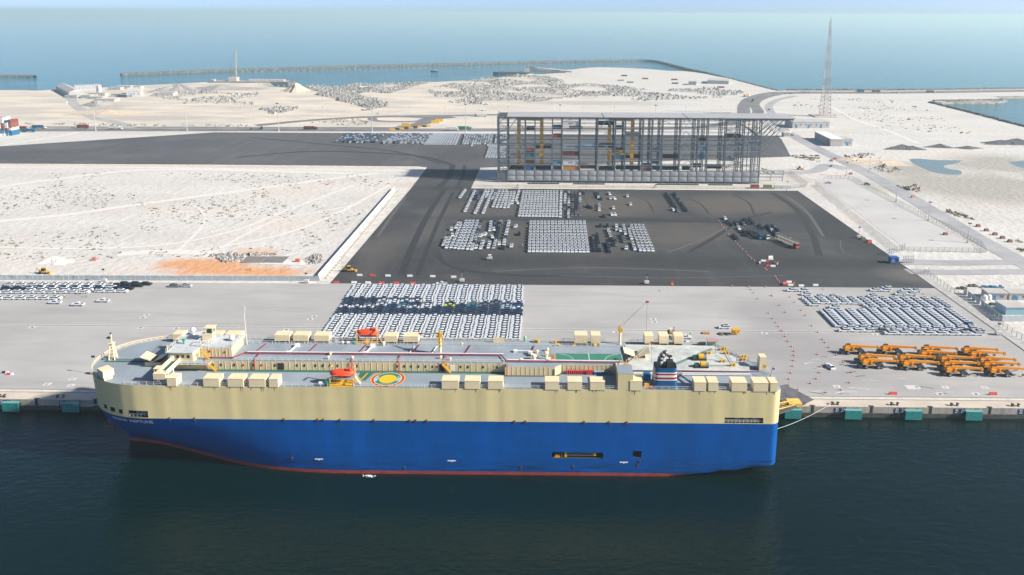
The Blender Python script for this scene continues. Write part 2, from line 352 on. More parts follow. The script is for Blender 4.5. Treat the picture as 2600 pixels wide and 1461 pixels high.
# crane rails in their grooves and the white lines beside them
for y, nm in ((240.95, 'quay_rail'), (243.0, 'quay_rail'), (297.6, 'quay_rail')):
    x1 = XK if y > 250 else 1100
    props(MB().box(-1200, x1, y-.11, y+.11, -.02, .025).build(nm, m_dsteel), kind='structure')
    if y != 243.0:
        props(MB().box(-1200, x1, y+.55, y+.85, 0, .03).build('rail_line', m_white), kind='structure')
    if y > 250:
        props(MB().box(-1200, x1, y-.85, y-.55, 0, .03).build('rail_line', m_white), kind='structure')
sheet('rail_band', [(-1200, 241.2), (1100, 241.2), (1100, 242.7), (-1200, 242.7)], M('rail_band_concrete', (.60, .56, .48), .9, var=.2, vscale=.3, world_co=True), .024)
# asphalt lots
AL = [G(885, 717), G(2377, 733), (XK, 350.1), (XK, 556), G(2025, 485), G(1187, 478), G(1240, 425), G(1062, 427), G(1010, 480), G(940, 590)]
lot = [(-103, 350.2), (XK-.4, 350.2), (XK-.4, 556.0), (-54.5, 556.0), (-54, 634), (-99, 634), (-99, 556)]
sheet('car_lot', lot, m_asph, .03)
far_lot = [G(0, 416), G(1062, 423), G(1275, 425), G(2010, 398), G(1975, 348), G(1560, 341), G(1150, 339.5), G(545, 336.5), G(0, 372), G(-300, 392), G(-300, 414)]
far_lot = [G(-400, 413.4), G(1063, 423), (-99, 634), (-54, 634), G(2008, 398), G(1985, 355), G(1975, 345), G(1150, 339.5), G(545, 336.5), G(0, 372), G(-400, 398)]
sheet('far_lot', far_lot, m_asph2, .03)
# the worn line between the apron and the car lot
props(MB().box(-103, XK-.4, 350.0, 350.35, 0, .05).build('lot_kerb', M('kerb_concrete', (.48, .46, .43), .9)), kind='structure')
props(MB().box(XK-.15, XK+.15, 262, 556.5, -.05, .16).build('east_kerb', M('dark_kerb', (.16, .15, .14), .9)), kind='structure')
# pale pad under the container racks and the lane before it
sheet('rack_pad', [(-54.0, 556.3), (192, 556.3), (212, 568), (212, 640), (-54.0, 633.6)], m_pale, .01)
sheet('rack_lane', [(-54, 556.2), (190, 556.2), (190, 559.0), (-54, 559.0)], m_white if False else M('lane_concrete', (.60, .57, .51), .9, var=.15, vscale=.2, world_co=True), .045)
sheet('rack_yard', [(-50, 580), (-37, 580), (-37, 632), (-47, 632)], M('yard_slab', (.50, .50, .49), .9, var=.1, world_co=True), .05)
# lorry park on the right, fenced
sheet('lorry_park', [G(2065, 455), G(2165, 455), G(2500, 642), G(2300, 634)], m_lotc, .03)
# roads
def px_line(pts, n=5): return smooth_line([G(*p) for p in pts], n)
strip('far_road', px_line([(-700, 329), (0, 330), (600, 330), (1300, 330), (1760, 325)]), 22, m_road, .02)
strip('far_road_lane', px_line([(-700, 322), (0, 323), (600, 324), (1060, 325)]), 10, m_road, .025)
strip('link_road', px_line([(650, 319), (800, 305), (950, 297), (1150, 294), (1330, 291), (1700, 290), (1860, 288)]), 15, m_road, .03)
strip('loop_road', px_line([(1090, 300), (1030, 297), (960, 297), (945, 301), (955, 307), (1000, 309), (1060, 308), (1090, 300), (1130, 296)], 4), 11, m_road, .035)
strip('slip_road', px_line([(985, 329), (1060, 317), (1100, 302), (1150, 297)], 6), 20, m_road, .04)
strip('shore_road', px_line([(1760, 325), (1850, 312), (1886, 292), (1889, 268), (1906, 250), (1950, 238), (2010, 234.6), (2300, 234.2), (2600, 230), (3000, 225)], 6), 17, m_road, .045)
strip('shore_road', px_line([(1800, 322), (1900, 305), (1925, 285), (1915, 265), (1930, 252), (1965, 242), (2020, 237.4), (2300, 236.6), (2600, 232.4), (3000, 227)], 6), 15, m_road, .05)
strip('shore_verge', px_line([(1990, 230.6), (2300, 230.6), (2600, 226.8), (3000, 221)], 4), 14, M('rubble_verge', (.42, .40, .36), .95, var=.4, vscale=.1, world_co=True), .06)
strip('park_road', px_line([(1962, 292), (1952, 270), (1975, 254), (2020, 244)], 6), 11, m_dust, .055)
strip('park_road', px_line([(1962, 300), (1990, 330), (2080, 380), (2150, 413), (2250, 466), (2400, 556), (2480, 604), (2560, 648), (2640, 690)], 5), 13, m_dust, .05)
strip('gate_road', px_line([(2900, 668), (2600, 666), (2420, 668), (2330, 666), (2286, 666)], 4), 8.5, m_dust, .06)
strip('gate_road', px_line([(2900, 690), (2600, 690), (2420, 692), (2330, 690), (2304, 690)], 4), 8.0, m_dust, .06)
strip('yard_road', px_line([(2150, 430), (2100, 420), (2070, 434), (1990, 440), (1950, 440)], 5), 12, m_dust, .06)
strip('lot_edge_strip', px_line([(-400, 412), (0, 417.5), (500, 420), (1062, 425)], 2), 5, M('verge_sand', (.72, .62, .50), .95, var=.3, vscale=.2, world_co=True), .05)
strip('lot_edge_strip', px_line([(0, 370), (140, 348), (200, 336)], 3), 6, m_track, .05)
strip('lot_edge_strip', px_line([(200, 335), (545, 335.5), (1150, 338), (1560, 340.4), (1975, 344)], 2), 4, m_track, .05)
strip('coast_track', px_line([(330, 325), (300, 312), (240, 300), (215, 285), (185, 262), (180, 245)], 4), 13, M('grey_track', (.42, .40, .37), .95, var=.3, vscale=.05, world_co=True), .03)
TZ = .0
for pts, w in (([(-50, 482), (120, 458), (330, 434), (480, 431), (720, 436), (900, 441)], 7), ([(-50, 566), (150, 548), (300, 527), (460, 505), (700, 473), (860, 452), (960, 440)], 7),
               ([(450, 640), (500, 590), (520, 560), (515, 540), (480, 515)], 2.2), ([(520, 655), (560, 630), (700, 560), (830, 535), (900, 520)], 2.5), ([(300, 646), (420, 640), (560, 646), (640, 662), (780, 668)], 8),
               ([(0, 425), (300, 425), (700, 431), (1040, 434)], 5), ([(480, 640), (700, 600), (850, 545), (990, 470)], 3), ([(0, 628), (200, 632), (420, 622), (600, 585), (700, 545), (820, 500), (900, 470)], 3),
               ([(2110, 270), (2160, 300), (2260, 335), (2330, 365)], 6), ([(2000, 300), (2100, 320), (2200, 330)], 4)):
    TZ += .004; strip('sand_track', px_line(pts, 4), w, m_track, TZ)
# ponds on the right
for pts in ([(2308, 405), (2330, 403), (2380, 407), (2440, 408), (2425, 416), (2400, 420), (2400, 427), (2438, 434), (2438, 443), (2405, 443), (2370, 437), (2345, 428), (2318, 415)], [(2560, 412), (2620, 408), (2700, 420), (2700, 440), (2600, 428)]):
    sheet('pond', [(p.x, p.y) for p in smooth_line([G(*p) for p in pts+[pts[0]]], 3)[:-1]], M('pond_water', (.17, .24, .25), .3, spec=.15), -.02)
# breakwaters
m_rock = M('armour_rock', (.14, .138, .132), .95, var=.55, vscale=.25, world_co=True)
def mound(name, line, hw, top, label=None):
    v = []; f = []; pts = line
    prof = [(-1, SEA-1), (-.75, SEA+top*.45), (-.45, SEA+top*.8), (-.3, SEA+top), (.3, SEA+top), (.45, SEA+top*.75), (.75, SEA+top*.4), (1, SEA-1)]
    k = len(prof)
    for i, p in enumerate(pts):
        d = (pts[min(i+1, len(pts)-1)]-pts[max(i-1, 0)]).normalized(); nn = Vector((-d.y, d.x, 0))
        for a, z in prof:
            q = p+nn*(a*hw+random.uniform(-1.3, 1.3))+d*random.uniform(-1.5, 1.5); v.append((q.x, q.y, z+random.uniform(-.7, .7)))
        if i:
            for j in range(k-1): f.append(((i-1)*k+j, (i-1)*k+j+1, i*k+j+1, i*k+j))
    return props(MB().add(v, f).build(name, m_rock), kind='structure')
def dense(pts, step):
    out = []
    for a, b_ in zip(pts, pts[1:]):
        nn = max(1, int((b_-a).length/step))
        out += [a.lerp(b_, k/nn) for k in range(nn)]
    return out+[pts[-1]]
bw = px_line([(1968, 229), (1880, 206), (1800, 186), (1740, 173), (1690, 160), (1660, 154), (1625, 152), (1560, 153), (1400, 155.5), (1200, 160), (1000, 164.5), (800, 170), (600, 176), (430, 182.5), (308, 187)], 4)
mound('breakwater', dense(bw, 4), 9, 4.6)
mound('breakwater', dense(px_line([(-300, 189), (0, 190.5), (60, 190.8), (88, 191.2)], 3), 4), 8, 3.8)
mound('breakwater', dense(px_line([(1338, 171.5), (1372, 175), (1400, 178), (1450, 184)], 3), 5), 7, 5)
mound('breakwater', dense(px_line([(2362, 260), (2400, 270), (2480, 290), (2600, 321), (2800, 370)], 3), 4), 6, 5.5)
mound('breakwater', dense(px_line([(2370, 257), (2440, 256), (2530, 255), (2545, 252)], 3), 5), 5, 5.5)
mound('breakwater', dense(px_line([(2000, 229.6), (2300, 229.2), (2600, 225.4)], 3), 6), 7, 6)
# rows of concrete armour blocks
mb = MB()
for pts, st in ((px_line([(690, 213.5), (860, 210), (1050, 205.5), (1260, 199)], 2), 9), (px_line([(600, 180), (900, 172), (1080, 168)], 2), 12), (px_line([(1170, 167), (1400, 160.5), (1600, 157)], 2), 12)):
    for p in dense(pts, st):
        mb.box(p.x-1.6+random.uniform(-2, 2), p.x+1.6+random.uniform(-1, 1), p.y-1.6, p.y+1.6+random.uniform(-1, 1), SEA-1, SEA+random.uniform(.9, 1.8), top=(.5, .5, .5, .5))
props(mb.build('armour_block_rows', M('armour_concrete', (.36, .35, .33), .9, var=.3)), kind='stuff')
# haze: the air over sea and land
hz = MB().box(-31000, 31000, -700, 35000, -6, 145).build('haze', None)
props(hz, kind='stuff')
hm = bpy.data.materials.new('haze_air'); hm.use_nodes = True; hn = hm.node_tree.nodes; hn.remove(hn['Principled BSDF'])
pv = hn.new('ShaderNodeVolumePrincipled'); pv.inputs['Color'].default_value = (.72, .98, 1, 1); pv.inputs['Density'].default_value = .00012; pv.inputs['Anisotropy'].default_value = .15
hm.node_tree.links.new(pv.outputs[0], hn['Material Output'].inputs['Volume'])
hz.data.materials.clear(); hz.data.materials.append(hm); hz.display_type = 'WIRE'

# curved tyre marks worn into the asphalt
tm = [M('tyre_dark', (.030, .030, .031), .8, var=.3, vscale=.3, world_co=True), M('tyre_pale', (.105, .098, .092), .85, var=.3, vscale=.3, world_co=True)]
tr_ = random.Random(21); tz = .034
for pts, w, mi in [([(1110, 640), (1130, 670), (1200, 690), (1320, 700), (1500, 700)], 3, 0), ([(1020, 700), (1050, 620), (1090, 540), (1130, 480)], 4, 0), ([(1060, 700), (1090, 620), (1115, 560), (1150, 490)], 2.5, 0), ([(1160, 560), (1300, 558), (1700, 562), (1830, 565)], 4, 0), ([(1750, 640), (1820, 600), (1880, 560), (1960, 540)], 3, 0), ([(1700, 640), (1780, 610), (1850, 575)], 1.6, 1), ([(1960, 490), (2020, 530), (2060, 590), (2080, 650)], 4, 0), ([(2000, 500), (2050, 540), (2090, 600)], 2, 1),
                   ([(2134, 610), (2136, 630), (2150, 645), (2190, 655)], .7, 1), ([(1500, 500), (1530, 530), (1560, 545)], .6, 0), ([(1480, 500), (1500, 530), (1520, 548)], .5, 0), ([(1580, 490), (1640, 510), (1660, 540)], 1, 0), ([(1740, 500), (1780, 520), (1800, 545)], 1.2, 0), ([(1860, 495), (1900, 515), (1915, 545)], 1.4, 0), ([(1250, 690), (1500, 680), (1800, 690)], 1.2, 1), ([(1420, 700), (1700, 706), (2000, 700)], .8, 1), ([(960, 600), (1000, 540), (1030, 500)], 2, 1),
                   ([(600, 400), (800, 385), (1050, 395), (1150, 420)], 4, 0), ([(640, 350), (800, 365), (1000, 385), (1120, 415)], 3, 0), ([(150, 410), (300, 375), (420, 345)], 2, 1), ([(500, 412), (590, 380), (660, 350)], 2, 1), ([(1150, 420), (1140, 450), (1110, 480)], 5, 0), ([(1180, 420), (1175, 450), (1160, 475)], 3, 0), ([(0, 395), (400, 392), (900, 398)], 2.5, 1)]:
    tz += .0012; strip('tyre_mark', px_line(pts, 5), w, tm[mi], tz, widths=None)
# ------------------------------------------------------------------ the car carrier
T, U, ZB, ZR = 23.45, 26.2, 13.2, -2.8        # main deck, raised deck, colour break, boot top
YC, HB, XT, XS = 217.7, 16.3, -136.0, 68.4    # centreline, half beam, bow tip, transom
ship = empty('car_carrier_ship', (0, 0, SEA), label='huge car carrier ship with beige upper hull and blue lower hull moored at the quay', cat='ship')
JOINED = {'wall_rib', 'mooring_rail', 'gas_bottles', 'locker_bottles', 'mooring_line', 'branch_pipe', 'duct', 'railing', 'bow_rail', 'fender_scuff', 'court_line', 'uptake', 'ladder_davit', 'shell_winches'}
def sp(mb, name, mats, parent=None, smooth=False):
    o = mb.build(name, mats, parent or ship, smooth)
    if name in JOINED: o['kind'] = 'stuff'
    if (parent or ship) is ship: o.location = (0, 0, -SEA)
    return o
m_beige = M('hull_beige', (.72, .61, .31), .45, var=.02, vscale=.2, stretch=(1, 1, .16), bump=.45, bscale=.15, bdetail=1.2, rust=-.3, plates=.04)
m_blue = M('hull_blue', (.0, .085, .36), .4, var=.16, vscale=.15, stretch=(1, 1, .3), bump=.05, bscale=.3, spec=.25, rust=-.5, plates=.09, dark=(.0, .07, .26))
_n = m_blue.node_tree.nodes; _l = m_blue.node_tree.links; _b = _n['Principled BSDF']; _src = _b.inputs['Base Color'].links[0].from_socket     # weed and tug scuffs low on the shell
_tc = _n.new('ShaderNodeTexCoord'); _s = _n.new('ShaderNodeSeparateXYZ'); _l.new(_tc.outputs['Object'], _s.inputs[0]); _r = _n.new('ShaderNodeMapRange'); _r.inputs[1].default_value = 2.6; _r.inputs[2].default_value = -2.8; _l.new(_s.outputs[2], _r.inputs[0])
_mp = _n.new('ShaderNodeMapping'); _mp.inputs['Scale'].default_value = (.09, .09, .9); _l.new(_tc.outputs['Object'], _mp.inputs[0]); _t = _n.new('ShaderNodeTexNoise'); _t.inputs['Scale'].default_value = 1; _t.inputs['Detail'].default_value = 9; _t.inputs['Roughness'].default_value = .75; _l.new(_mp.outputs[0], _t.inputs[0])
_k = noise(_n, _l, _mp.outputs[0], 1.0, 9, .75, .42, .68); _m = _n.new('ShaderNodeMath'); _m.operation = 'MULTIPLY'; _l.new(_r.outputs[0], _m.inputs[0]); _l.new(_k, _m.inputs[1])
_l.new(mix(_n, _l, _m.outputs[0], _src, (.004, .028, .07)), _b.inputs['Base Color'])
m_red = M('boot_red', (.32, .045, .035), .6, var=.3, vscale=.5)
m_bei = M('deck_beige', (.78, .65, .41), .6, var=.08, vscale=.3, rust=.14)
m_wall = M('house_beige', (.62, .52, .31), .6, var=.07, vscale=.3, rust=.12)
m_deck = M('deck_grey', (.25, .30, .345), .8, var=.16, vscale=.1, rust=.1)
m_deck2 = M('raised_deck_grey', (.27, .315, .355), .8, var=.2, vscale=.13)
m_palek = M('worn_deck', (.50, .53, .50), .8, var=.3, vscale=.35, rust=.3)
m_green = M('deck_green', (.03, .13, .09), .8, var=.2, vscale=.4)
m_court = M('court_green', (.04, .20, .13), .8, var=.12, vscale=.5)
m_yel = M('safety_yellow', (.72, .40, .02), .6, var=.15, vscale=.6)
m_yel2 = M('winch_yellow', (.62, .36, .03), .5)
m_maroon = M('pipe_maroon', (.27, .03, .055), .5)
m_wpipe = M('pipe_white', (.74, .74, .74), .4)
m_redp = M('fire_red', (.50, .03, .03), .5)
m_orange = M('lifeboat_orange', (.80, .075, .02), .4, var=.08, vscale=.6)
m_win = M('window_dark', (.02, .025, .03), .15)
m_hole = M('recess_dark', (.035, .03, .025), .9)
m_rail = M('rail_white', (.68, .66, .58), .5)
m_grey = M('machinery_grey', (.22, .23, .24), .5, .4)
m_sblk = M('soot_black', (.02, .02, .02), .8)
m_fred = M('funnel_red', (.32, .02, .035), .5)
m_fwht = M('funnel_white', (.68, .66, .62), .5, rust=.4)
m_fblue = M('funnel_blue', (.006, .09, .22), .45, var=.12)
def lerp_tab(tab, x):
    if x <= tab[0][0]: return tab[0][1]
    for (a, b_), (c_, d) in zip(tab, tab[1:]):
        if x <= c_:
            t = (x-a)/(c_-a); return b_+(d-b_)*t
    return tab[-1][1]
STEM = [(-6, 7.0), (-3.8, 6.6), (0, 5.9), (2.5, 3.4), (5, 2.2), (8, 1.5), (13.2, .7), (23.5, 0)]
WL = [(0, 0), (.06, .03), (.167, .123), (.3, .325), (.38, .455), (.457, .577), (.53, .69), (.6, .785), (.67, .855), (.739, .908), (.85, .965), (.957, .995), (1.0, 1)]
def half(x, z):                                    # half breadth on the port (camera) side
    e = XT+lerp_tab(STEM, z)
    if x <= e: return 0.0
    t = min(1, (x-e)/22.0); top = (1-(1-t)**2.2)**(1/2.2)
    k = max(0.0, min(1, (ZB-z)/16.0))**1.25
    if k > 0:
        wl = lerp_tab(WL, (x-e)/(70.0 if z < 2 else 70.0)); v = (1-k)*top+k*wl
    else: v = top
    b_ = HB*v
    if x > XS-2.6: b_ -= 2.6-math.sqrt(max(0, 2.6**2-(x-XS+2.6)**2))
    return b_
def half_far(x, z):
    b_ = half(x, z)
    if x > 55.8: b_ = min(b_, lerp_tab([(55.8, 16.3), (64.2, 2.6), (66.5, 2.2), (XS, -9)], x))
    return b_
OPEN = [(-119.5, -113.7, 13.42, 15.5), (-122.7, -121.5, 14.1, 15.4), (-125.8, -124.1, 14.2, 15.5), (-128.4, -127.2, 14.3, 15.6), (52.3, 63.4, 13.42, 15.1), (2.8, 17.7, 1.75, 3.7), (26.3, 28.8, 2.2, 4.3)]
xs = set([XS-2.6+2.6*math.sin(a*math.pi/16) for a in range(9)])
for i in range(13): xs.add(XT+.02+7.5*(i/12)**1.6)
x = XT+9
while x < XS-3: xs.add(round(x, 2)); x += 1.5 if x < -60 else 4
zs = set([-6, -3.8, ZR, -1.5, 0, 1.2, 2.5, 4, 5.5, 7.5, 9.5, 11.4, ZB, 17, 20, T])
for a, b_, c_, d in OPEN: xs |= {a, b_}; zs |= {c_, d}
xs = sorted(xs); xs = [x for i, x in enumerate(xs) if i == 0 or x-xs[i-1] > .04]; zs = sorted(zs)
def hull_pt(x, z, far=False):
    zz = z; b_ = half_far(x, z) if far else half(x, z)
    zc = -3.9+3.9*max(0, (x-36)/32.4)**1.15 if x > 36 else -9
    if z < zc:                                     # the counter rises clear of the water
        zz = zc-.12*(zc-z); b_ -= .75*(zc-z)*(1+(x-36)*.04)
    e = XT+lerp_tab(STEM, z); xx = max(x, e)
    return (xx, YC+(b_ if far else -b_), zz)
def hull_part(name, z0, z1, mat, xmax=99):
    xs = [x for x in globals()['xs'] if x <= xmax]
    mb = MB(); zz = [z for z in zs if z0-1e-6 <= z <= z1+1e-6]
    for far in (False, True):
        idx = {}
        for i, x in enumerate(xs):
            for j, z in enumerate(zz):
                idx[i, j] = len(mb.v); mb.v.append(hull_pt(x, z, far))
        for i in range(len(xs)-1):
            for j in range(len(zz)-1):
                xm, zm = (xs[i]+xs[i+1])/2, (zz[j]+zz[j+1])/2
                if not far and any(a < xm < b_ and c_ < zm < d for a, b_, c_, d in OPEN): continue
                q = (idx[i, j], idx[i+1, j], idx[i+1, j+1], idx[i, j+1])
                mb.f.append(q[::-1] if far else q); mb.m.append(0)
    # transom
    k = len(mb.v)
    for z in (zz if xmax == 99 else []): mb.v += [hull_pt(XS, z), hull_pt(XS, z, True)]
    for j in range(len(zz)-1 if xmax == 99 else 0): mb.f.append((k+2*j, k+2*j+1, k+2*j+3, k+2*j+2)); mb.m.append(0)
    o = sp(mb, name, mat, smooth=True)
    me = o.data; bmm = bmesh.new(); bmm.from_mesh(me); bmesh.ops.remove_doubles(bmm, verts=bmm.verts, dist=.002)
    for e in bmm.edges:
        if len(e.link_faces) == 2 and e.link_faces[0].normal.angle(e.link_faces[1].normal, 0) > .7: e.smooth = False
    bmm.to_mesh(me); bmm.free(); return o
lower = hull_part('lower_hull', ZR, ZB, m_blue); upper = hull_part('upper_hull', ZB, T, m_beige); boot = hull_part('boot_top', -6, ZR, m_red, 50)
# openings in the shell: recesses with what stands in them
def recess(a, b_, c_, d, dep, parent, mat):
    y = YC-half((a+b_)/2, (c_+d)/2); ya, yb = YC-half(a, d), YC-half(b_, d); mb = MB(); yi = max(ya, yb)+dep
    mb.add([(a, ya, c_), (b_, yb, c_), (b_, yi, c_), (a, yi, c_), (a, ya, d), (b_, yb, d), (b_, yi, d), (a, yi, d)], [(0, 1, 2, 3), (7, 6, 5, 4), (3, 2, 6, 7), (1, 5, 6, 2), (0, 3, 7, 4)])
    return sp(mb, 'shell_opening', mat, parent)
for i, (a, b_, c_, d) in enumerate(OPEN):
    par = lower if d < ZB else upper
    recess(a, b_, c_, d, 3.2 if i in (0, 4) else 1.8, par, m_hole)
def hull_y(x, z): return YC-half(x, z)
mb = MB()                                            # rails and rollers in the bow and stern openings
for (a, b_, c_, d) in (OPEN[0], OPEN[4]):
    y = max(hull_y(a, c_), hull_y(b_, c_))+.35
    for z in (c_+.45, c_+.85): mb.bar((a, y, z), (b_, y, z), .1)
    k = 0
    while a+k*1.1 < b_: mb.bar((a+k*1.1, y, c_), (a+k*1.1, y, c_+.85), .12); k += 1
sp(mb, 'mooring_rail', m_rail, upper)
mb = MB()
for (a, b_, c_, d) in (OPEN[0], OPEN[4]):
    y = max(hull_y(a, c_), hull_y(b_, c_))
    for t in (.35, .6, .8): mb.lathe((a+(b_-a)*t, y+1.6, c_+.7), [(.45, -.6), (.45, .6)], 8, ax='x'); mb.bar((a+(b_-a)*t-.8, y+2, c_), (a+(b_-a)*t+.5, y+2, c_+1.2), .3)
sp(mb, 'shell_winches', m_grey, upper)
a, b_, c_, d = OPEN[5]; y = hull_y(a, c_)+.5         # accommodation ladder stowed in its slot
mb = MB(); mb.box(a+4.4, b_-2.6, y, y+.8, c_+.65, c_+.75)
for z in (c_+.7, c_+1.5): mb.bar((a+4.4, y, z), (b_-2.6, y, z), .1); mb.bar((a+4.4, y+.7, z), (b_-2.6, y+.7, z), .1)
k = a+4.4
while k < b_-2.6: mb.bar((k, y, c_+.7), (k, y, c_+1.5), .09); k += .42
sp(mb, 'accommodation_ladder', M('ladder_aluminium', (.45, .47, .48), .4, .6), lower)
mb = MB(); mb.box(a+3.7, a+4.4, y-.1, y+.7, c_+.15, c_+1.65); mb.box(b_-2.7, b_-2.0, y-.1, y+.7, c_+.6, c_+1.5)
mb.box(a+1.2, a+2.0, y, y+.6, c_+.3, c_+.8); [mb.bar((a+t, y, c_), (a+t, y, c_+1.2), .09) for t in (1.0, 2.2, 2.9)]; mb.box(a+.8, a+2.4, y-.1, y+.5, c_, c_+.14)
sp(mb, 'ladder_davit', m_yel, lower)
# writing and marks on the shell
for word, xc, wd in (('GRAND', -123.3, 5.2), ('NEPTUNE', -116.3, 7.2)):
    v, f = text_mesh(word, 1.65, bold=.05); wmin, wmax = min(p.x for p in v), max(p.x for p in v); vv = []
    for p in v:
        x = xc+(p.x-(wmin+wmax)/2)*wd/(wmax-wmin); z = 11.7+p.y; vv.append((x, hull_y(x, z)-.06, z))
    sp(MB().add(vv, f), 'ship_name', m_wpipe, lower)
for px, py in ((810, 1166), (1147, 1170), (1584, 1174)):
    p = FZ(px, py, YC-HB); mb = MB(); y = YC-HB
    n_ = 6; out = []
    for k in range(n_+1): t = -math.pi/2+math.pi*k/n_; out.append((1.05+.2*math.cos(t), .2*math.sin(t)))
    for k in range(n_+1): t = math.pi/2+math.pi*k/n_; out.append((-1.05+.2*math.cos(t), .2*math.sin(t)))
    k = len(out); vv = [(p.x+a, y-.04, p.z+b_) for a, b_ in out]; mb.add(vv, [tuple(range(k))])
    mb.add([(p.x-.25, y-.041, p.z-.19), (p.x-.05, y-.041, p.z-.5), (p.x+.05, y-.041, p.z-.5), (p.x+.25, y-.041, p.z-.19)], [(0, 1, 2, 3)])
    sp(mb, 'tug_mark', m_wpipe, lower)
for px in (432, 495, 722, 807, 822, 864, 950, 1041, 1056, 1084, 1307, 1335, 1484, 1547, 1592):
    p = FZ(px, 1066, YC-HB); y = hull_y(p.x, ZB)
    sp(MB().box(p.x-.2, p.x+.2, y-.3, y+.05, ZB-.1, ZB+.5), 'scupper', M('rusty_iron', (.20, .09, .035), .8, var=.4, vscale=3), upper)
    sp(MB().box(p.x-.12, p.x+.15, y-.03, y+.05, ZB-random.uniform(.9, 2.2), ZB-.1), 'rust_streak', M('rust_stain', (.035, .06, .13), .8, var=.6, vscale=2, stretch=(3, 3, .6)), lower)
for px, py in ((740, 1165), (1028, 1188), (1324, 1187), (1456, 1184), (1620, 1180), (1625, 1172)):
    p = FZ(px, py, YC-HB); y = hull_y(p.x, p.z)
    sp(MB().box(p.x-.3, p.x+.3, y-.15, y+.1, p.z-.5, p.z+.3), 'shell_valve', M('valve_brown', (.07, .055, .05), .8), lower)
for px, py, w, h in ((1690, 1172, 9, .5), (1790, 1168, 12, .4), (1540, 1182, 8, .5), (1900, 1170, 9, .3), (1040, 1190, 3, .5), (1760, 1180, 14, .3)):
    p = FZ(px, py, YC-HB); y = hull_y(p.x, p.z)
    mb = MB(); xx = p.x-w/2
    while xx < p.x+w/2:
        w1 = random.uniform(.6, 1.8); z = p.z+random.uniform(-.5, .5)*h; hh = random.uniform(.06, .16); mb.box(xx, xx+w1, y-.02, y+.05, z, z+hh); xx += w1*random.uniform(.5, 1.2)
    sp(mb, 'fender_scuff', M('scuff_dark', (.006, .03, .085), .8), lower)
sp(MB().box(60.6, 67.0, hull_y(62, 1)-.14, hull_y(62, 1)+.1, 1.55, 1.75), 'rubbing_strake', m_blue, lower)
# anchor at the bow
p = FZ(276, 1079, 212.5); mb = MB()
mb.bar(p+Vector((.9, .3, 1.4)), p+Vector((0, 0, .2)), .35); mb.box(p.x-.9, p.x+1.3, p.y-.5, p.y+.5, p.z-.6, p.z+.2, top=(.3, .3, .1, .1)); mb.bar(p+Vector((-1.0, -.2, -.5)), p+Vector((-.9, -.4, .9)), .35); mb.bar(p+Vector((1.3, -.2, -.6)), p+Vector((1.2, -.3, .7)), .35)
sp(mb, 'anchor', M('anchor_rust', (.16, .065, .03), .9, var=.4, vscale=2), lower)
mb = MB(); mb.tube(p+Vector((.4, 0, 1.0)), p+Vector((2.6, .8, 2.6)), .75, 8); sp(mb, 'hawse_pipe', m_blue, lower)
# decks
near = [(x, YC-half(x, T)+.02) for x in xs]; farp = [(x, YC+half_far(x, T)-.02) for x in xs]
o = sheet('main_deck', near+farp[::-1], m_deck, T-.03, kind=None, parent=ship); o.location = (0, 0, -SEA)
def flat(name, pts, mat, z, parent=None):
    o = sheet(name, pts, mat, z, kind=None, parent=parent or ship)
    if parent is None: o.location = (0, 0, -SEA)
    return o
mb = MB(); mb.prism([(XT+1.2, YC-.3), (-116, YC-.3), (-116, YC+.3), (XT+1.2, YC+.3)], T, T+.5); sp(mb, 'deck_spine', m_deck)
flat('deck_walkway', [(XT+2, YC-.6), (-117, YC-.6), (-117, YC-1.6), (XT+2, YC-1.6)], m_green, T+.01)
# raised house along the middle of the ship
house = sp(MB().prism([(-110.8, 211.9), (-11.2, 211.9), (-11.2, 209.8), (3.6, 209.8), (5.4, 211.4), (24.2, 211.4), (24.2, 224.3), (-110.8, 224.3)], T-.02, U-.05), 'raised_house', m_wall)
flat('raised_deck', [(-110.8, 211.9), (-11.2, 211.9), (-11.2, 209.8), (3.6, 209.8), (5.4, 211.4), (24.2, 211.4), (24.2, 224.3), (-110.8, 224.3)], m_deck2, U-.02)
mb = MB()
x = -109
while x < -12: mb.box(x, x+.1, 211.83, 211.95, T, U-.1); x += 1.75
x = -10.4
while x < 3: mb.box(x, x+.1, 209.73, 209.9, T, U-.1); x += 1.35
x = 6
while x < 21: mb.box(x, x+.1, 211.33, 211.5, T, U-.1); x += 1.3
sp(mb, 'wall_rib', m_bei, house)
for x in [-98.5, -96.2, -92.2, -86.5, -80, -73.4, -71.2, -67.9, -65.7, -63.5, -61.3, -55.5, -43.5, -41.3, -39.2, -37.1, -35, -32.9, -24.5, -22.3, -17.8, -13.6, -105.5]:
    w = sp(MB().box(x-.24, x+.24, 211.8, 211.95, T+1.1, T+1.9), 'window', m_win, house)
for x0, w in ((-79.2, 1.9), (-30.9, 2.1)):
    sp(MB().box(x0, x0+w, 211.78, 211.95, T+.15, T+2.2), 'doorway', m_hole, house)
sp(MB().box(-27.6, -26.4, 211.76, 211.95, T+.1, T+2.0), 'door', m_wpipe, house)
sp(MB().box(3.0, 3.5, 209.72, 209.85, T+.1, T+2.0), 'door', m_green, house)
for x in (-107, -89.5, -31.6, -84): sp(MB().lathe((x, 211.86, T+1.5), [(.36, -.08), (.36, .08)], 10, ax='y'), 'fire_hose_reel', m_redp, house)
for x, y0 in ((-100.9, 211.6), (-86, 211.6), (-57, 211.6), (-43, 211.6), (-29.2, 211.6), (-10.5, 209.5)):
    sp(MB().path([(x, y0, T), (x, y0, U+.3), (x, y0+1.6, U+.35)], .13), 'fire_pipe', m_redp, house)
flat('wall_walkway', [(-100, 210.6), (-11.4, 210.6), (-11.4, 211.85), (-109, 211.85), (-109, 211.2), (-100.5, 211.2)], m_green, T+.012)
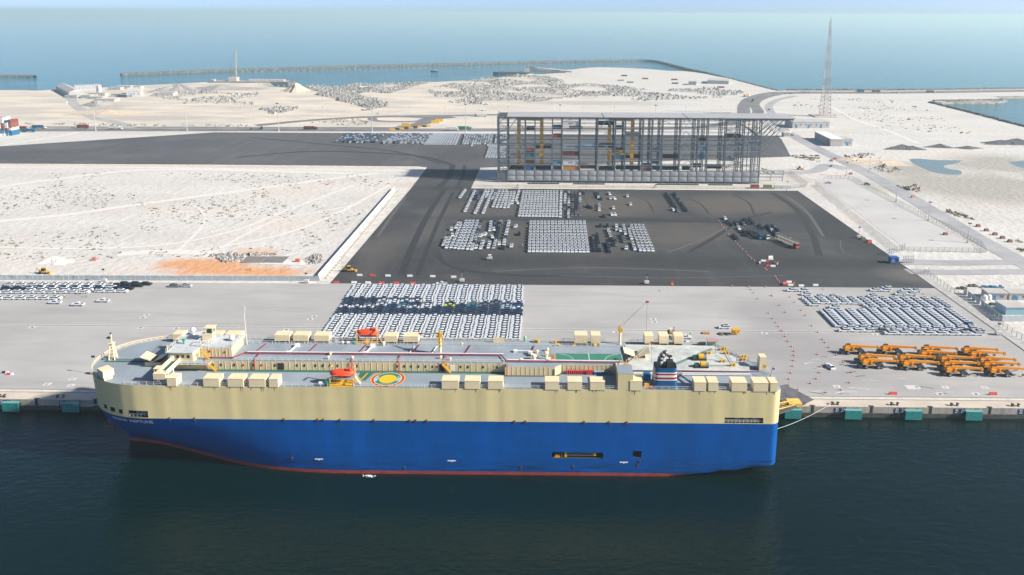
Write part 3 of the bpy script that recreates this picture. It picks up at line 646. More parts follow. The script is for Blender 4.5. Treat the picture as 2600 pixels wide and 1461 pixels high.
flat('wall_walkway_aft', [(-11.2, 208.9), (4, 208.9), (5.6, 210.6), (21, 210.6), (21, 211.35), (5.4, 211.35), (3.6, 209.75), (-11.2, 209.75)], M('deck_dark_grey', (.09, .10, .10), .8), T+.012)
# rails
def railing(pts, z, name='railing', parent=None, h=1.05, step=2.0):
    mb = MB(); pts = [Vector((p[0], p[1], z)) for p in pts]
    for a, b_ in zip(pts, pts[1:]):
        for k in (h, h*.52): mb.bar(a+Vector((0, 0, k)), b_+Vector((0, 0, k)), .07)
        n_ = max(1, int((b_-a).length/step))
        for k in range(n_+1): q = a.lerp(b_, k/n_); mb.bar(q, q+Vector((0, 0, h)), .08)
    return sp(mb, name, m_rail, parent)
railing([(-120, hull_y(-120, T)+.25), (-105, 201.65), (-61.5, 201.65)], T); railing([(-54, 201.65), (21, 201.65)], T); railing([(26, 201.65), (66, 201.65)], T)
bowline = [(x, YC+half(x, T)-.15) for x in xs if x < -100]; bown = [(x, YC-half(x, T)+.15) for x in xs if x < -129.5]
mb = MB(); pts = [Vector((x, y, T)) for x, y in bown[::-1]+bowline]
for a, b_ in zip(pts, pts[1:]):
    for h, w in ((1.15, .16), (.6, .1)): mb.bar(a+Vector((0, 0, h)), b_+Vector((0, 0, h)), w)
for p in pts[::2]: mb.bar(p, p+Vector((0, 0, 1.15)), .1)
sp(mb, 'bow_rail', m_bei)
railing([(-92, 212.1), (-11.5, 212.1), (-11.5, 210.0)], U); railing([(-93, 224.1), (24, 224.1)], U); railing([(-100, 233.8), (55, 233.8)], T)
# ventilator housings: at the near edge they stand on the deck, at the far edge on legs
vent_n = [(425.4, 448.9), (517.1, 557.6), (579, 618.2), (632.9, 673.8), (683.9, 706.7), (1122, 1164.2), (1179.9, 1218.6), (1239.6, 1276.7), (1384, 1419.5), (1441.7, 1477.7), (1499, 1535.4), (1599.8, 1630.4), (1762.9, 1792.9), (1799, 1823.5), (1858.5, 1896.6), (1913.5, 1950.7), (1956.3, 1974.5)]
for i, (a, b_) in enumerate(vent_n):
    x0, x1 = FZ(a, 983, 201.3).x, FZ(b_, 983, 201.3).x
    h = 2.35 if i < 11 else 2.5; d = 3.3 if i < 11 else 3.7
    if i == 11: h = 2.7
    x1 = min(x1, XS-.6)
    mb = MB(); mb.prism([(x0, 201.25), (x1, 201.25), (x1, 201.25+d), (x0, 201.25+d)], T-.08, T+h)
    o = sp(mb, 'vent_housing', m_bei)
    sp(MB().box(x0-.06, x1+.06, 201.2, 201.3+d, T+h, T+h+.12), 'lid', m_bei, o)
    for k in range(random.choice((1, 2, 2, 3))):
        xr = random.uniform(x0+.2, x1-.4); wr = random.uniform(.15, .5); lr = random.uniform(.4, 1.6); yh = hull_y((x0+x1)/2, T)-.025
        sp(MB().add([(xr, yh, T-.1), (xr+wr, yh, T-.1), (xr+wr*.6, yh-.001, T-.1-lr), (xr+wr*.4, yh-.001, T-.1-lr)], [(0, 3, 2, 1)]), 'rust_run', M('rust_run', (.36, .24, .11), .8, var=.4, vscale=2.5, stretch=(3, 3, .5)), upper)
vent_f = [(438.8, 465), (538, 561), (571, 612), (696.6, 734.5), (744.6, 782.5), (797.6, 835.5), (976, 1008), (1023.5, 1062.4), (1458.8, 1491.7), (1501, 1525), (1636.9, 1659.8), (1674, 1698), (1712, 1736)]
for i, (a, b_) in enumerate(vent_f):
    x0, x1 = FZ(a, 862, 230.6).x, FZ(b_, 862, 230.6).x; z0 = T+(.9 if i < 8 else 1.0); h = 1.9 if i < 8 else 2.6
    mb = MB(); mb.box(x0, x1, 230.6, 234.1, z0, z0+h); o = sp(mb, 'vent_housing', m_bei)
    for xx in (x0+.2, x1-.2):
        for yy in (230.9, 233.6): sp(MB().bar((xx, yy, T), (xx, yy, z0), .22), 'leg', m_bei, o)
    sp(MB().box(x0+.4, x1-.4, 231.2, 233.6, T, z0), 'vent_trunk', m_hole, o)
mb = MB(); Tm = Matrix.Translation((-127.4, 206.0, T)) @ Matrix.Rotation(R(-38), 4, 'Z')
mb.box(-1.9, 1.9, -1.5, 1.5, .9, 2.9, T=Tm); o = sp(mb, 'vent_housing', m_bei)
mb = MB(); mb.box(-1.6, 1.6, -1.2, 1.2, 0, .9, T=Tm, top=(.9, .2, .2, .2)); [mb.bar(Tm @ Vector((1.9, y, 0)), Tm @ Vector((1.5, y, 1.4)), .12) for y in (-1.2, -.2)]
sp(mb, 'leg', m_bei, o)
# bridge
bridge = sp(MB().prism([(-111.5, 211.4), (-104.2, 211.4), (-103.6, 213.4), (-103.6, 225.2), (-111.5, 225.2)], U-.06, U+2.75), 'wheelhouse', m_wall)
sp(MB().prism([(-112.1, 211.0), (-107.2, 210.9), (-104.0, 211.2), (-103.4, 213.2), (-103.4, 225.6), (-112.1, 225.6)], U+2.75, U+2.95), 'roof', M('roof_grey', (.52, .55, .56), .7, var=.2, vscale=.6, rust=.2), bridge)
for x in (-108.7, -107.1, -105.5): sp(MB().box(x-.42, x+.42, 211.3, 211.5, U+1.1, U+2.0), 'window', m_win, bridge)
for y in range(7): sp(MB().box(-111.6, -111.4, 212.4+y*1.8, 213.6+y*1.8, U+1.2, U+2.1), 'window', m_win, bridge)
sp(MB().box(-110.9, -109.9, 211.28, 211.5, U+.05, U+2.0), 'door', m_wpipe, bridge)
blk = sp(MB().box(-103.5, -93.9, 214.7, 224.0, U-.06, U+2.7), 'deckhouse', m_wall)
sp(MB().box(-103.5, -93.9, 214.7, 224.0, U+2.7, U+2.82), 'roof', MATS['roof_grey'], blk)
mb = MB(); [mb.box(-103+i*1.05, -102.92+i*1.05, 214.63, 214.75, U, U+2.65) for i in range(9)]; sp(mb, 'wall_rib', m_bei, blk)
for x, z in ((-100.6, 1.7), (-96, 1.5)): sp(MB().lathe((x, 214.66, U+z), [(.36, -.08), (.36, .08)], 10, ax='y'), 'fire_hose_reel', m_redp, blk)
railing([(-103.2, 214.9), (-94.1, 214.9), (-94.1, 223.8)], U+2.8, parent=None)
railing([(-112, 211.2), (-112, 225.4)], U+2.95)
flat('bridge_deck', [(-111.2, 209.6), (-98.8, 209.6), (-98.8, 211.88), (-111.2, 211.88)], m_deck2, U-.01)
sp(MB().box(-111.2, -98.8, 209.6, 211.88, U-.25, U-.04), 'bridge_deck_edge', m_bei); railing([(-107, 209.7), (-99, 209.7)], U)
# bridge wing with its walkway out to the ship's side
flat('wing_floor', [(-110.6, 203.0), (-108.2, 203.0), (-108.2, 211.3), (-110.6, 211.3)], M('wing_green', (.02, .16, .13), .7), U+.02)
wing = sp(MB().box(-110.8, -108.0, 202.8, 211.3, U-.25, U-.02), 'bridge_wing', m_bei)
for x in (-110.9, -108.1): sp(MB().box(x, x+.14, 202.8, 211.3, U-.2, U+1.25), 'parapet', m_bei, wing)
cab = sp(MB().box(-111.2, -107.7, 201.5, 203.6, U-.9, U+.9), 'wing_cab', m_bei)
sp(MB().box(-111.4, -109.2, 202.2, 204.4, U+1.9, U+2.05), 'roof', m_bei, cab)
[sp(MB().bar((x, y, U+.9), (x, y, U+1.9), .1), 'roof_post', m_wpipe, cab) for x in (-111.2, -109.4) for y in (202.4, 204.2)]; [sp(MB().bar((x, y, T), (x, y, U), .3), 'leg', m_wpipe, cab) for x, y in ((-110.5, 203.2), (-108.4, 203.2), (-108.4, 207.5))]
sp(MB().lathe((-107.6, 202.4, U+.3), [(.35, -.05), (.35, .05)], 10, ax='x'), 'life_ring', m_redp, cab)
mb = MB(); mb.prism([(-112.4, 201.8), (-110.4, 201.8), (-111, 203.6), (-111.5, 203.6)], T, T+.12); sp(mb, 'wing_step', m_grey)
# stairs
def stairs(a, b_, w, name='stair', mat=None, parent=None):
    a, b_ = Vector(a), Vector(b_); mb = MB()
    for y in (0, w):
        o_ = Vector((0, y, 0)); mb.bar(a+o_, b_+o_, .12, .3); mb.bar(a+o_+Vector((0, 0, 1)), b_+o_+Vector((0, 0, 1)), .08)
    n_ = int((b_-a).length/.35)
    for k in range(1, n_):
        p = a.lerp(b_, k/n_); mb.box(p.x-.14, p.x+.14, p.y, p.y+w, p.z-.03, p.z+.03)
    return sp(mb, name, mat or m_yel2, parent)
stairs((-97.2, 210.4, T), (-100.2, 210.4, U), .9); stairs((-99.8, 212.4, U), (-102.2, 212.4, U+2.8), .9); stairs((-27.4, 210.6, T), (-29.9, 210.6, U), .9)
# bridge top: mast, radar, domes
mast = sp(MB().box(-104.8, -101.6, 219.6, 221.8, U+2.9, U+5.2), 'radar_mast', m_bei)
mb = MB(); mb.box(-104.0, -101.2, 219.4, 222.0, U+6.9, U+7.15); [mb.bar((x, y, U+5.2), (x, y, U+6.9), .18) for x in (-103.7, -101.5) for y in (219.7, 221.7)]; sp(mb, 'platform', m_bei, mast)
mb = MB(); mb.box(-103.5, -101.9, 220, 221.4, U+5.2, U+6.2); sp(mb, 'equipment', m_green, mast)
mb = MB(); mb.bar((-107.6, 219.2, U+5.6), (-103.4, 219.6, U+6.0), .25); mb.bar((-105.4, 219.4, U+4.9), (-105.4, 219.4, U+5.9), .2); sp(mb, 'radar_scanner', m_wpipe, mast)
mb = MB(); [mb.bar((x, y, U+2.8), (x, y, U+4.6), .13) for x in (-104.5, -101.2) for y in (215.4, 217.6)]; [mb.bar((-104.5, y, U+z), (-101.2, y, U+z), .13) for y in (215.4, 217.6) for z in (4.6, 3.7)]; [mb.bar((x, 215.4, U+4.6), (x, 217.6, U+4.6), .13) for x in (-104.5, -101.2)]; mb.bar((-104.5, 215.4, U+2.9), (-101.2, 215.4, U+4.6), .1)
sp(mb, 'aerial_frame', m_rail)
def dome(x, y, z, r, h):
    mb = MB(); mb.lathe((x, y, z), [(.3, 0), (.3, h)], 8); o = sp(mb, 'dome_post', m_bei)
    k = [(r*.75, h), (r, h+r*.6)]+[(r*math.cos(t*math.pi/12), h+r*.6+r*1.1*math.sin(t*math.pi/12)) for t in range(1, 7)]
    sp(MB().lathe((x, y, z), k, 14), 'radar_dome', m_wpipe, o, smooth=True)
dome(-109.6, 224.0, U+2.95, .85, .9); dome(-95.9, 220.2, U+2.8, .9, .3)
mb = MB(); p = (-109.4, 217.2, U+2.95); mb.lathe(p, [(.25, 0), (.25, .8), (.5, 1.0), (.5, 1.5), (.1, 1.7)], 8); sp(mb, 'searchlight', M('light_green', (.02, .25, .15), .5))
sp(MB().path([(-92.6, 223.4, U), (-92.9, 223.4, U+9), (-92.4, 223.2, U+13)], .1, 5), 'whip_aerial', m_rail)
sp(MB().path([(-111.7, 211.6, U+2.9), (-111.7, 211.6, U+5)], .12, 5), 'whip_aerial', m_bei)
# foremast at the bow
fm = MB(); q = Vector((-132.1, 218.2, T))
for sx_ in (-1, 1):
    for sy_ in (-1, 1): fm.bar(q+Vector((sx_*.9, sy_*.9, 0)), q+Vector((sx_*.35, sy_*.35, 5.2)), .26)
for k in range(5):
    z0, z1 = k*1.04, k*1.04+1.04; w0, w1 = .9-.55*k/5, .9-.55*(k+1)/5
    fm.bar(q+Vector((-w0, -w0, z0)), q+Vector((w1, -w1, z1)), .13); fm.bar(q+Vector((w0, -w0, z0)), q+Vector((w0, w0, z0)), .13); fm.bar(q+Vector((-w0, -w0, z0)), q+Vector((w0, -w0, z0)), .13); fm.bar(q+Vector((w0, -w0, z0)), q+Vector((w1, w1, z1)), .13)
fmo = sp(fm, 'foremast', m_bei)
mb = MB(); mb.box(q.x-.8, q.x+.8, q.y-.8, q.y+.8, T+5.2, T+5.35); mb.bar(q+Vector((0, 0, 5.2)), q+Vector((0, 0, 8.2)), .3); sp(mb, 'mast_top', m_bei, fmo)
mb = MB(); mb.box(q.x-1.2, q.x-.2, q.y-.4, q.y+.4, T+6.8, T+7.2); mb.box(q.x-.2, q.x+.2, q.y-.2, q.y+.2, T+8.2, T+8.6); sp(mb, 'mast_light', m_black, fmo)
# twin-flap intake hoods
def hood(cx_, cy_, w, d, h, tilt):
    o = sp(MB().box(cx_-w*.42, cx_+w*.42, cy_-d/2, cy_+d/2, T, T+h*.45), 'intake_hood', m_wall)
    sp(MB().box(cx_-w*.40, cx_+w*.40, cy_-d/2-.02, cy_+d/2+.02, T+h*.45, T+h*.62), 'grille', m_hole, o)
    for s in (-1, 1):
        mb = MB(); a = Vector((cx_, 0, T+h*.5)); e = Vector((cx_+s*w*.62, 0, T+h*.5+tilt))
        vv = [(a.x, cy_-d/2-.3, a.z), (e.x, cy_-d/2-.3, e.z), (e.x, cy_+d/2+.3, e.z), (a.x, cy_+d/2+.3, a.z)]
        vv += [(x, y, z+.18) for x, y, z in vv]
        mb.add(vv, [(0, 3, 2, 1), (4, 5, 6, 7), (0, 1, 5, 4), (1, 2, 6, 5), (2, 3, 7, 6), (3, 0, 4, 7)]); sp(mb, 'flap', m_bei, o)
hood(-117.6, 215.4, 5.6, 3.6, 2.8, 1.5); hood(28.9, 221.0, 6.4, 3.6, 3.2, 1.5)
# pipes over the raised deck
mb = MB(); mb.path([(-101, 213.2, U+.5), (-93, 213.2, U+.5), (-90.5, 217.0, U+.5), (-90.5, 216.5, U+.5), (-12.6, 216.5, U+.5), (-11, 212.6, U+.5), (23, 212.2, U+.5)], .19); sp(mb, 'fire_main', m_maroon)
mb = MB(); mb.path([(-90, 216.95, U+.65), (-12, 216.95, U+.65)], .17); mb.path([(-10.6, 213.1, U+.6), (23.5, 212.8, U+.6)], .2); sp(mb, 'ballast_pipe', m_wpipe)
mb = MB()
for x in (-88, -72, -56.5, -40, -24, -4): mb.path([(x+1.4, 224, U+.3), (x+.5, 219, U+.3), (x, 216.5, U+.5)], .13)
for x in (-86, -57, -43, -29.2): mb.path([(x, 216.5, U+.5), (x-.3, 213.2, U+.4)], .13)
sp(mb, 'branch_pipe', m_maroon)
mb = MB()
for x in (-77.5, -54): mb.path([(x, 217.4, U+.5), (x+.9, 222.0, U+.5)], .28); mb.box(x+.2, x+1.6, 221.8, 222.8, U, U+.9); mb.box(x-.8, x+.6, 217.0, 217.7, U, U+.8)
mb.path([(-34, 217, U+.4), (-33, 222.5, U+.4)], .14); mb.path([(-41, 217, U+.3), (-40, 222.5, U+.3)], .09); mb.box(-9.0, -8.0, 219.2, 220.2, U, U+.7); mb.path([(-8, 219.6, U+.5), (-4, 219.4, U+.5)], .2); mb.box(-4.4, -3.2, 217.6, 218.8, U, U+1); mb.path([(-3.8, 218, U+.6), (1.2, 214, U+.5)], .26); mb.box(1, 2.5, 213.4, 214.6, U, U+.8)
sp(mb, 'duct', m_wpipe)
# mushroom ventilators
def mush(x, y, z, r=.45, h=1.0):
    mb = MB(); mb.lathe((x, y, z), [(r*.55, 0), (r*.55, h*.55), (r, h*.6), (r, h*.85), (r*.7, h)], 10); sp(mb, 'mushroom_vent', m_bei)
for px, py, r, h in ((870, 874, .5, 1), (974, 877, .55, 1.2), (839, 902, .5, 1), (834, 912, .45, 1), (895, 913, .5, 1.1), (1173, 877, .4, .9), (1119, 911, .4, .9), (1143, 915, .4, .8), (1356, 913.5, .75, 1.6), (1349, 905, .45, 1), (1364, 897, .45, 1), (1387, 906, .75, 1.6), (1390, 892, .5, 1), (1322.5, 918, .5, 1)):
    q = G(px, py, U); mush(q.x, q.y, U, r, h)
# deck cranes
def deck_crane(q, z, h, jib, name='deck_crane', mat=None):
    mat = mat or m_bei; mb = MB(); mb.lathe((q[0], q[1], z), [(.55, 0), (.42, .6), (.38, h)], 10); o = sp(mb, name, mat, smooth=False)
    mb = MB(); mb.box(q[0]-.7, q[0]+.7, q[1]-.7, q[1]+.7, z+h-1.2, z+h+.2); sp(mb, 'turntable', m_yel2, o)
    e = Vector((q[0], q[1], z+h)); t = e+Vector(jib)
    mb = MB(); side = Vector((0, .35, 0)); mb.bar(e+side, t, .16); mb.bar(e-side, t, .16); n_ = 7
    for k in range(1, n_): mb.bar((e+side).lerp(t, k/n_), (e-side).lerp(t, (k+.5)/n_), .1)
    mb.bar(e+Vector((0, 0, 1.2)), t, .06); mb.bar(e, e+Vector((0, 0, 1.3)), .25); sp(mb, 'jib', M('crane_jib', (.55, .50, .40), .5), o)
    mb = MB(); mb.bar(t, t-Vector((0, 0, h+jib[2]-2.6)), .06); mb.box(t.x-.5, t.x+.5, t.y-.25, t.y+.25, t.z-.2, t.z+.25); sp(mb, 'hoist', m_maroon, o)
deck_crane((-31.4, 218.2), U, 6.6, (-6.5, 3.0, -1.5)); deck_crane((24.9, 232.2), T, 5.6, (8.6, 1.4, 8.4)); deck_crane((24.4, 208.4), T, 4.6, (8.0, 4.6, 4.6))
mb = MB(); mb.box(-31.6, -31.2, 217.4, 217.8, U+2, U+7.2); [mb.box(-32.6, -30.2, 217.2, 217.6, U+k, U+k+.15) for k in (3, 4.2, 5.4)]; sp(mb, 'ladder_platform', m_yel2)
# helicopter winching circle (painted rings, each a thin coat above the last)
hc = Vector((-45.25, 206.72)); 
for k, (r, mt) in enumerate(((5.05, M('ring_orange', (.72, .33, .03), .7)), (4.65, M('ring_red', (.35, .04, .03), .7)), (4.05, m_wpipe), (3.85, M('ring_green', (.03, .19, .13), .7)), (2.55, M('ring_yellow', (.78, .45, .01), .7)))):
    o = sp(MB().poly([(hc.x+r*math.cos(t*math.pi/24), hc.y+r*math.sin(t*math.pi/24), T+.005+.006*k) for t in range(48)]), 'winching_circle_ring', mt)
for body, sgn in (('WINCH', -1), ('ONLY', 1)):
    v, f = text_mesh(body, 1.35, bold=.03); w = max(p.x for p in v)-min(p.x for p in v); s = 3.0/w
    mb = MB(); mb.add([(hc.x+sgn*3.25+(-p.y*1.15), hc.y+p.x*s, T+.045) for p in v], f); sp(mb, 'winching_circle_text', m_wpipe)
flat('hose_pad', [(-54.2, 205.6), (-51.6, 205.6), (-50.2, 210.5), (-54.2, 210.5)], m_green, T+.014); flat('hose_pad_line', [(-53.2, 206), (-52.8, 206), (-51.8, 210.2), (-52.2, 210.2)], m_yel, T+.024)
# lifeboats on their davits: a lifeboat hangs from the davits, so it is a thing of its own
def lifeboat(cx_, cy_, z, label):
    L, Bm = 7.2, 1.55; root = empty('lifeboat', (cx_, cy_, z), 0, label, 'lifeboat', 'lifeboats of the ship')
    def ring(prof, name, mat):
        v = []; f = []; ns = 13
        for i in range(ns):
            t = -1+2*i/(ns-1); k = max(.02, 1-abs(t)**2.6)**.6
            for (a, h) in prof: v.append((t*L/2, a*Bm*k, h*(.55+.45*k) if h > 0 else h*k))
        kk = len(prof)
        for i in range(ns-1):
            for j in range(kk-1): f.append((i*kk+j, (i+1)*kk+j, (i+1)*kk+j+1, i*kk+j+1))
        f += [tuple(range(kk)), tuple(range((ns-1)*kk+kk-1, (ns-1)*kk-1, -1))]
        return MB().add(v, f).build(name, mat, root, True)
    ring([(1.0, .0), (.95, -.4), (.6, -1.05), (0, -1.3), (-.6, -1.05), (-.95, -.4), (-1.0, 0)], 'hull', M('lifeboat_red', (.42, .03, .015), .4)); ring([(-1.02, 0), (-.92, .6), (-.6, 1.05), (0, 1.25), (.6, 1.05), (.92, .6), (1.02, 0)], 'canopy', m_orange)
    MB().box(1.2, 2.6, -.75, .75, .9, 1.75, top=(.2, .2, .2, .2)).build('conning_cab', m_orange, root); MB().box(1.4, 2.4, -.78, .78, 1.25, 1.5).build('cab_window', m_win, root)
    for s in (-1, 1): MB().box(-3.2, 3.2, s*1.5-.06, s*1.5+.06, -.08, .06).build('grab_rail', M('grab_pink', (.6, .25, .2), .5), root)
    return root
def davits(cx_, cy_, z, sgn):
    pad = sp(MB().box(cx_-3.6, cx_+3.4, cy_-1.9, cy_+2.4, z, z+.12), 'davit_platform', m_yel)
    for x in (cx_-3.3, cx_+3.3):
        mb = MB(); mb.bar((x, cy_-1.4*sgn, z), (x, cy_-1.7*sgn, z+2.4), .3); mb.bar((x, cy_+1.4*sgn, z), (x, cy_+1.8*sgn, z+4.9), .34); mb.bar((x, cy_+1.8*sgn, z+4.9), (x, cy_-.2*sgn, z+5.4), .3); mb.bar((x, cy_-1.6*sgn, z+1.9), (x, cy_+1.5*sgn, z+1.9), .22)
        sp(mb, 'davit', M('davit_tan', (.58, .36, .16), .6), pad)
    mb = MB(); mb.box(cx_-3.3, cx_+3.3, cy_-1.7, cy_-1.5, z+1.0, z+1.15); mb.box(cx_-1.8, cx_-.6, cy_-.4, cy_+.6, z, z+.9); sp(mb, 'davit_winch', m_yel2, pad)
    stairs((cx_+5.2, cy_-.4, z), (cx_+3.5, cy_-.4, z+2.4), .7, 'davit_stair', m_bei)
    sp(MB().lathe((cx_-5.6, cy_-1.2, z+.7), [(.55, -.9), (.55, .9)], 10, ax='x'), 'liferaft_canister', m_wpipe); sp(MB().lathe((cx_-4.2, cy_-1.0, z+1.05), [(1.05, -.25), (1.05, .25)], 14, ax='x'), 'hose_drum', M('drum_green', (.01, .20, .09), .5))
davits(-57.6, 203.5, T, 1); lifeboat(-57.6, 203.4, T+3.3, 'orange enclosed lifeboat in davits above the yellow platform beside the winching circle')
davits(-56.6, 231.2, T, -1); lifeboat(-56.6, 231.6, T+3.4, 'orange enclosed lifeboat in davits on the quay side of the ship')
# sports court
cq = [G(1411, 899, U), G(1576, 899, U), G(1580, 924, U), G(1411, 924, U)]
cx0, cx1, cy0, cy1 = 4.0, 23.9, 212.9, 219.0
flat('sports_court', [(cx0, cy0), (cx1, cy0), (cx1, cy1), (cx0, cy1)], m_court, U)
for a, b_ in ((cx0, cx0+3.2), (cx1-3.4, cx1)): flat('court_end', [(a, cy0), (b_, cy0), (b_, cy0+.6), (a if a == cx0 else a, cy0+1.2)], M('court_red', (.50, .07, .05), .8), U+.008)
for x, r in ((cx0+4.1, 1.2), (14, 1.5), (cx1-4.6, 1.2)): sp(MB().poly([(x+r*math.cos(t*math.pi/14), cy0+r*.85*math.sin(t*math.pi/14), U+.02) for t in range(15)]), 'court_spot', m_yel)
mb = MB(); mb.box(13.9, 14.1, cy0+1.2, cy1, U+.012, U+.016)
for s, x in ((1, cx0+1), (-1, cx1-1)):
    pts = [Vector((x+s*4.3*math.sin(t*math.pi/20), cy0+1+4.6*math.cos(t*math.pi/20), U+.02)) for t in range(0, 11)]
    for a, b_ in zip(pts, pts[1:]): mb.bar(a, b_, .12, .01)
sp(mb, 'court_line', m_wpipe)
mb = MB(); [mb.bar((2.6+k, 213.4, U), (2.6+k, 218, U), .16) for k in (0, .9)]; [mb.bar((2.6, 213.4+k*.5, U+.1), (3.5, 213.4+k*.5, U+.1), .14) for k in range(10)]; [mb.bar((2.4, y, U), (2.4, y, U+2.4), .14) for y in (212.6, 218.6)]; sp(mb, 'rope_net_frame', M('frame_orange', (.55, .25, .05), .6))
# gear beside the raised house, aft
mb = MB(); [mb.lathe((x, 211.0, T), [(.26, 0), (.26, 1.1), (.1, 1.4)], 8) for x in [7.2+k*.62 for k in range(9)]]; sp(mb, 'gas_bottles', m_redp)
sp(MB().box(12.9, 14.7, 210.5, 211.3, T, T+1.25), 'locker', m_redp); sp(MB().box(15.2, 18.2, 210.4, 211.3, T, T+.85), 'locker', M('locker_blue', (.01, .13, .36), .5))
mb = MB(); [mb.box(15.4+k*.5, 15.7+k*.5, 210.6, 211.0, T+.85, T+1.05) for k in range(6)]; sp(mb, 'locker_bottles', m_wpipe); sp(MB().box(18.8, 20.2, 210.5, 211.3, T, T+1.1), 'locker', m_grey)
cas = sp(MB().box(21.4, 25.7, 201.38, 207.0, T-.06, T+4.9), 'engine_casing', m_beige)
sp(MB().box(21.3, 25.8, 201.36, 207.1, T+4.9, T+5.0), 'casing_roof', m_deck, cas); sp(MB().box(21.6, 24.2, 207, 212, T, T+3.2), 'casing_link', m_wall, cas)
# far side gear
for px, py, w, h in ((1273, 871, 2.6, 1.9), (1333, 866, 1.0, 1.6)):
    q = G(px, py, T); sp(MB().prism([(q.x-w, q.y), (q.x+w*.4, q.y), (q.x-w*.4, q.y+.2), (q.x-w, q.y+.2)], T, T+h) if w > 2 else MB().lathe((q.x, q.y, T), [(.45, 0), (.45, 1.4), (.2, 1.8)], 10), 'far_side_gear', m_bei if w > 2 else M('light_green2', (.2, .5, .35), .5))
for px, py in ((1366, 871), (1410, 872), (1417, 881), (1421, 884), (1360, 869)):
    q = G(px, py, T); sp(MB().lathe((q.x, q.y, T), [(.4, 0), (.4, .7), (.6, .75), (.6, .95)], 8), 'bollard', m_yel2)
for px, py in ((1470, 887), (1512, 884)):
    q = G(px, py, T); o = sp(MB().box(q.x-2.8 if px < 1500 else q.x-1.3, q.x+2.8 if px < 1500 else q.x+1.3, q.y-.8, q.y+.8, T, T+.25), 'mooring_winch', M('winch_bed', (.09, .06, .05), .8))
    sp(MB().lathe((q.x-1.6 if px < 1500 else q.x, q.y, T+.8), [(.7, -.5), (.7, .5)], 10, ax='x'), 'drum', m_yel2, o); sp(MB().bar((q.x-1, q.y, T+.8), (q.x+1.2, q.y, T+.8), .3), 'shaft', m_grey, o)
flat('worn_patch', [G(1530, 890, T), G(1575, 890, T), G(1572, 899, T), G(1525, 899, T)], m_palek, T+.012)
# aft mooring deck, pale and worn
aft = [(26.2, 212.0), (61.6, 211.7), (62.6, 216.2), (54.6, 229.5), (26.2, 230.0)]
sp(MB().prism(aft, T, T+.9), 'aft_shadow_step', M('pipe_shadow_grey', (.14, .17, .18), .7)); flat('aft_deck', aft, m_palek, T+.92)  # dark side of this added step paints in the shadow of the pipe
AZ = T+.92
mb = MB(); mb.path([(27, 211.2, T+.5), (61.5, 211.2, T+.5)], .2); mb.path([(26, 210.6, T+.35), (62, 210.6, T+.35)], .14); sp(mb, 'aft_pipe', m_wpipe)
mb = MB(); mb.path([(40, 211.6, T+1.05), (64.5, 211.3, T+1.05)], .14); sp(mb, 'aft_fire_main', m_maroon)
q0, q1 = G(1715, 925, AZ), G(1808, 886, AZ)
sp(MB().bar(q0+Vector((0, 0, .02)), q1+Vector((0, 0, .02)), 1.1, .06), 'walkway_strip', M('walk_green', (.13, .21, .19), .8))
def small(kind, px, py, mat, f):
    q = G(px, py, AZ); mb = MB(); f(mb, q); return sp(mb, kind, mat)
def bitts(mb, q): mb.box(q.x-.9, q.x+.9, q.y-.4, q.y+.4, AZ, AZ+.15); [mb.lathe((q.x+s*.5, q.y, AZ+.15), [(.32, 0), (.32, .65), (.42, .7)], 8) for s in (-1, 1)]
for px, py in ((1799, 899), (1833, 890), (1845, 899), (1839, 889), (1835, 920), (1861, 930), (1888, 916), (1890, 908)): small('bitts', px, py, m_yel2, bitts)
for px, py, h in ((1816, 898, 2.6), (1870, 920, 2.8)): small('light_post', px, py, M('post_orange', (.6, .35, .1), .6), lambda mb, q: mb.bar(q, q+Vector((0, 0, h)), .18))
for px, py in ((1777, 913), (1782, 932)):
    q = G(px, py, AZ); o = sp(MB().box(q.x-2.3, q.x+1.9, q.y-1.0, q.y+1.0, AZ, AZ+.35), 'mooring_winch', m_sblk)
    sp(MB().lathe((q.x+.3, q.y, AZ+1.0), [(.9, -.8), (.9, .8)], 12, ax='x'), 'drum', m_yel2, o); sp(MB().lathe((q.x+1.5, q.y-.2, AZ+.8), [(.7, -.4), (.7, .4)], 10, ax='x'), 'warping_head', m_grey, o); sp(MB().box(q.x-2.2, q.x-.8, q.y-.6, q.y+.6, AZ+.35, AZ+1.1), 'motor', M('motor_dark_green', (.03, .09, .07), .6), o)
sp(MB().lathe((G(1766, 909, AZ).x, G(1766, 909, AZ).y, AZ+.5), [(.45, -.8), (.45, .8)], 10, ax='x'), 'hydraulic_tank', M('tank_green', (.02, .22, .12), .5))
mb = MB()
for a, b_ in (((1800, 897), (1780, 912)), ((1835, 921), (1785, 913)), ((1845, 900), (1862, 929)), ((1861, 930), (1788, 932)), ((1888, 916), (1866, 927)), ((1818, 905), (1846, 921)), ((1835, 893), (1890, 914))):
    mb.bar(G(*a, AZ)+Vector((0, 0, .35)), G(*b_, AZ)+Vector((0, 0, .35)), .1)
sp(mb, 'mooring_line', M('rope_dark', (.12, .10, .08), .9))
q = G(1808, 882, T); o = sp(MB().box(q.x-1.6, q.x+1.0, q.y-.6, q.y+.8, T, T+2.3), 'ramp_control_cab', M('cab_green', (.22, .33, .26), .6)); sp(MB().box(q.x-1.8, q.x+1.8, q.y-1.2, q.y+1.4, T+2.3, T+2.5), 'roof', M('cab_roof', (.42, .26, .25), .7), o); sp(MB().box(q.x-4.6, q.x-1.8, q.y+1.2, q.y+1.5, T, T+1.2), 'screen', m_wall, o)
q = G(1933, 937, T); o = sp(MB().box(q.x-1.0, q.x+1.0, q.y-1.3, q.y+1.3, T, T+4.4), 'stern_post_house', m_bei); sp(MB().box(q.x+.2, q.x+1.1, q.y-1.36, q.y-.4, T+1.1, T+2.0), 'nameplate', m_yel2, o)
mb = MB(); railing([(55.6, 233.2), (63.6, 221.2), (66.2, 219.6), (68, 208)], T)
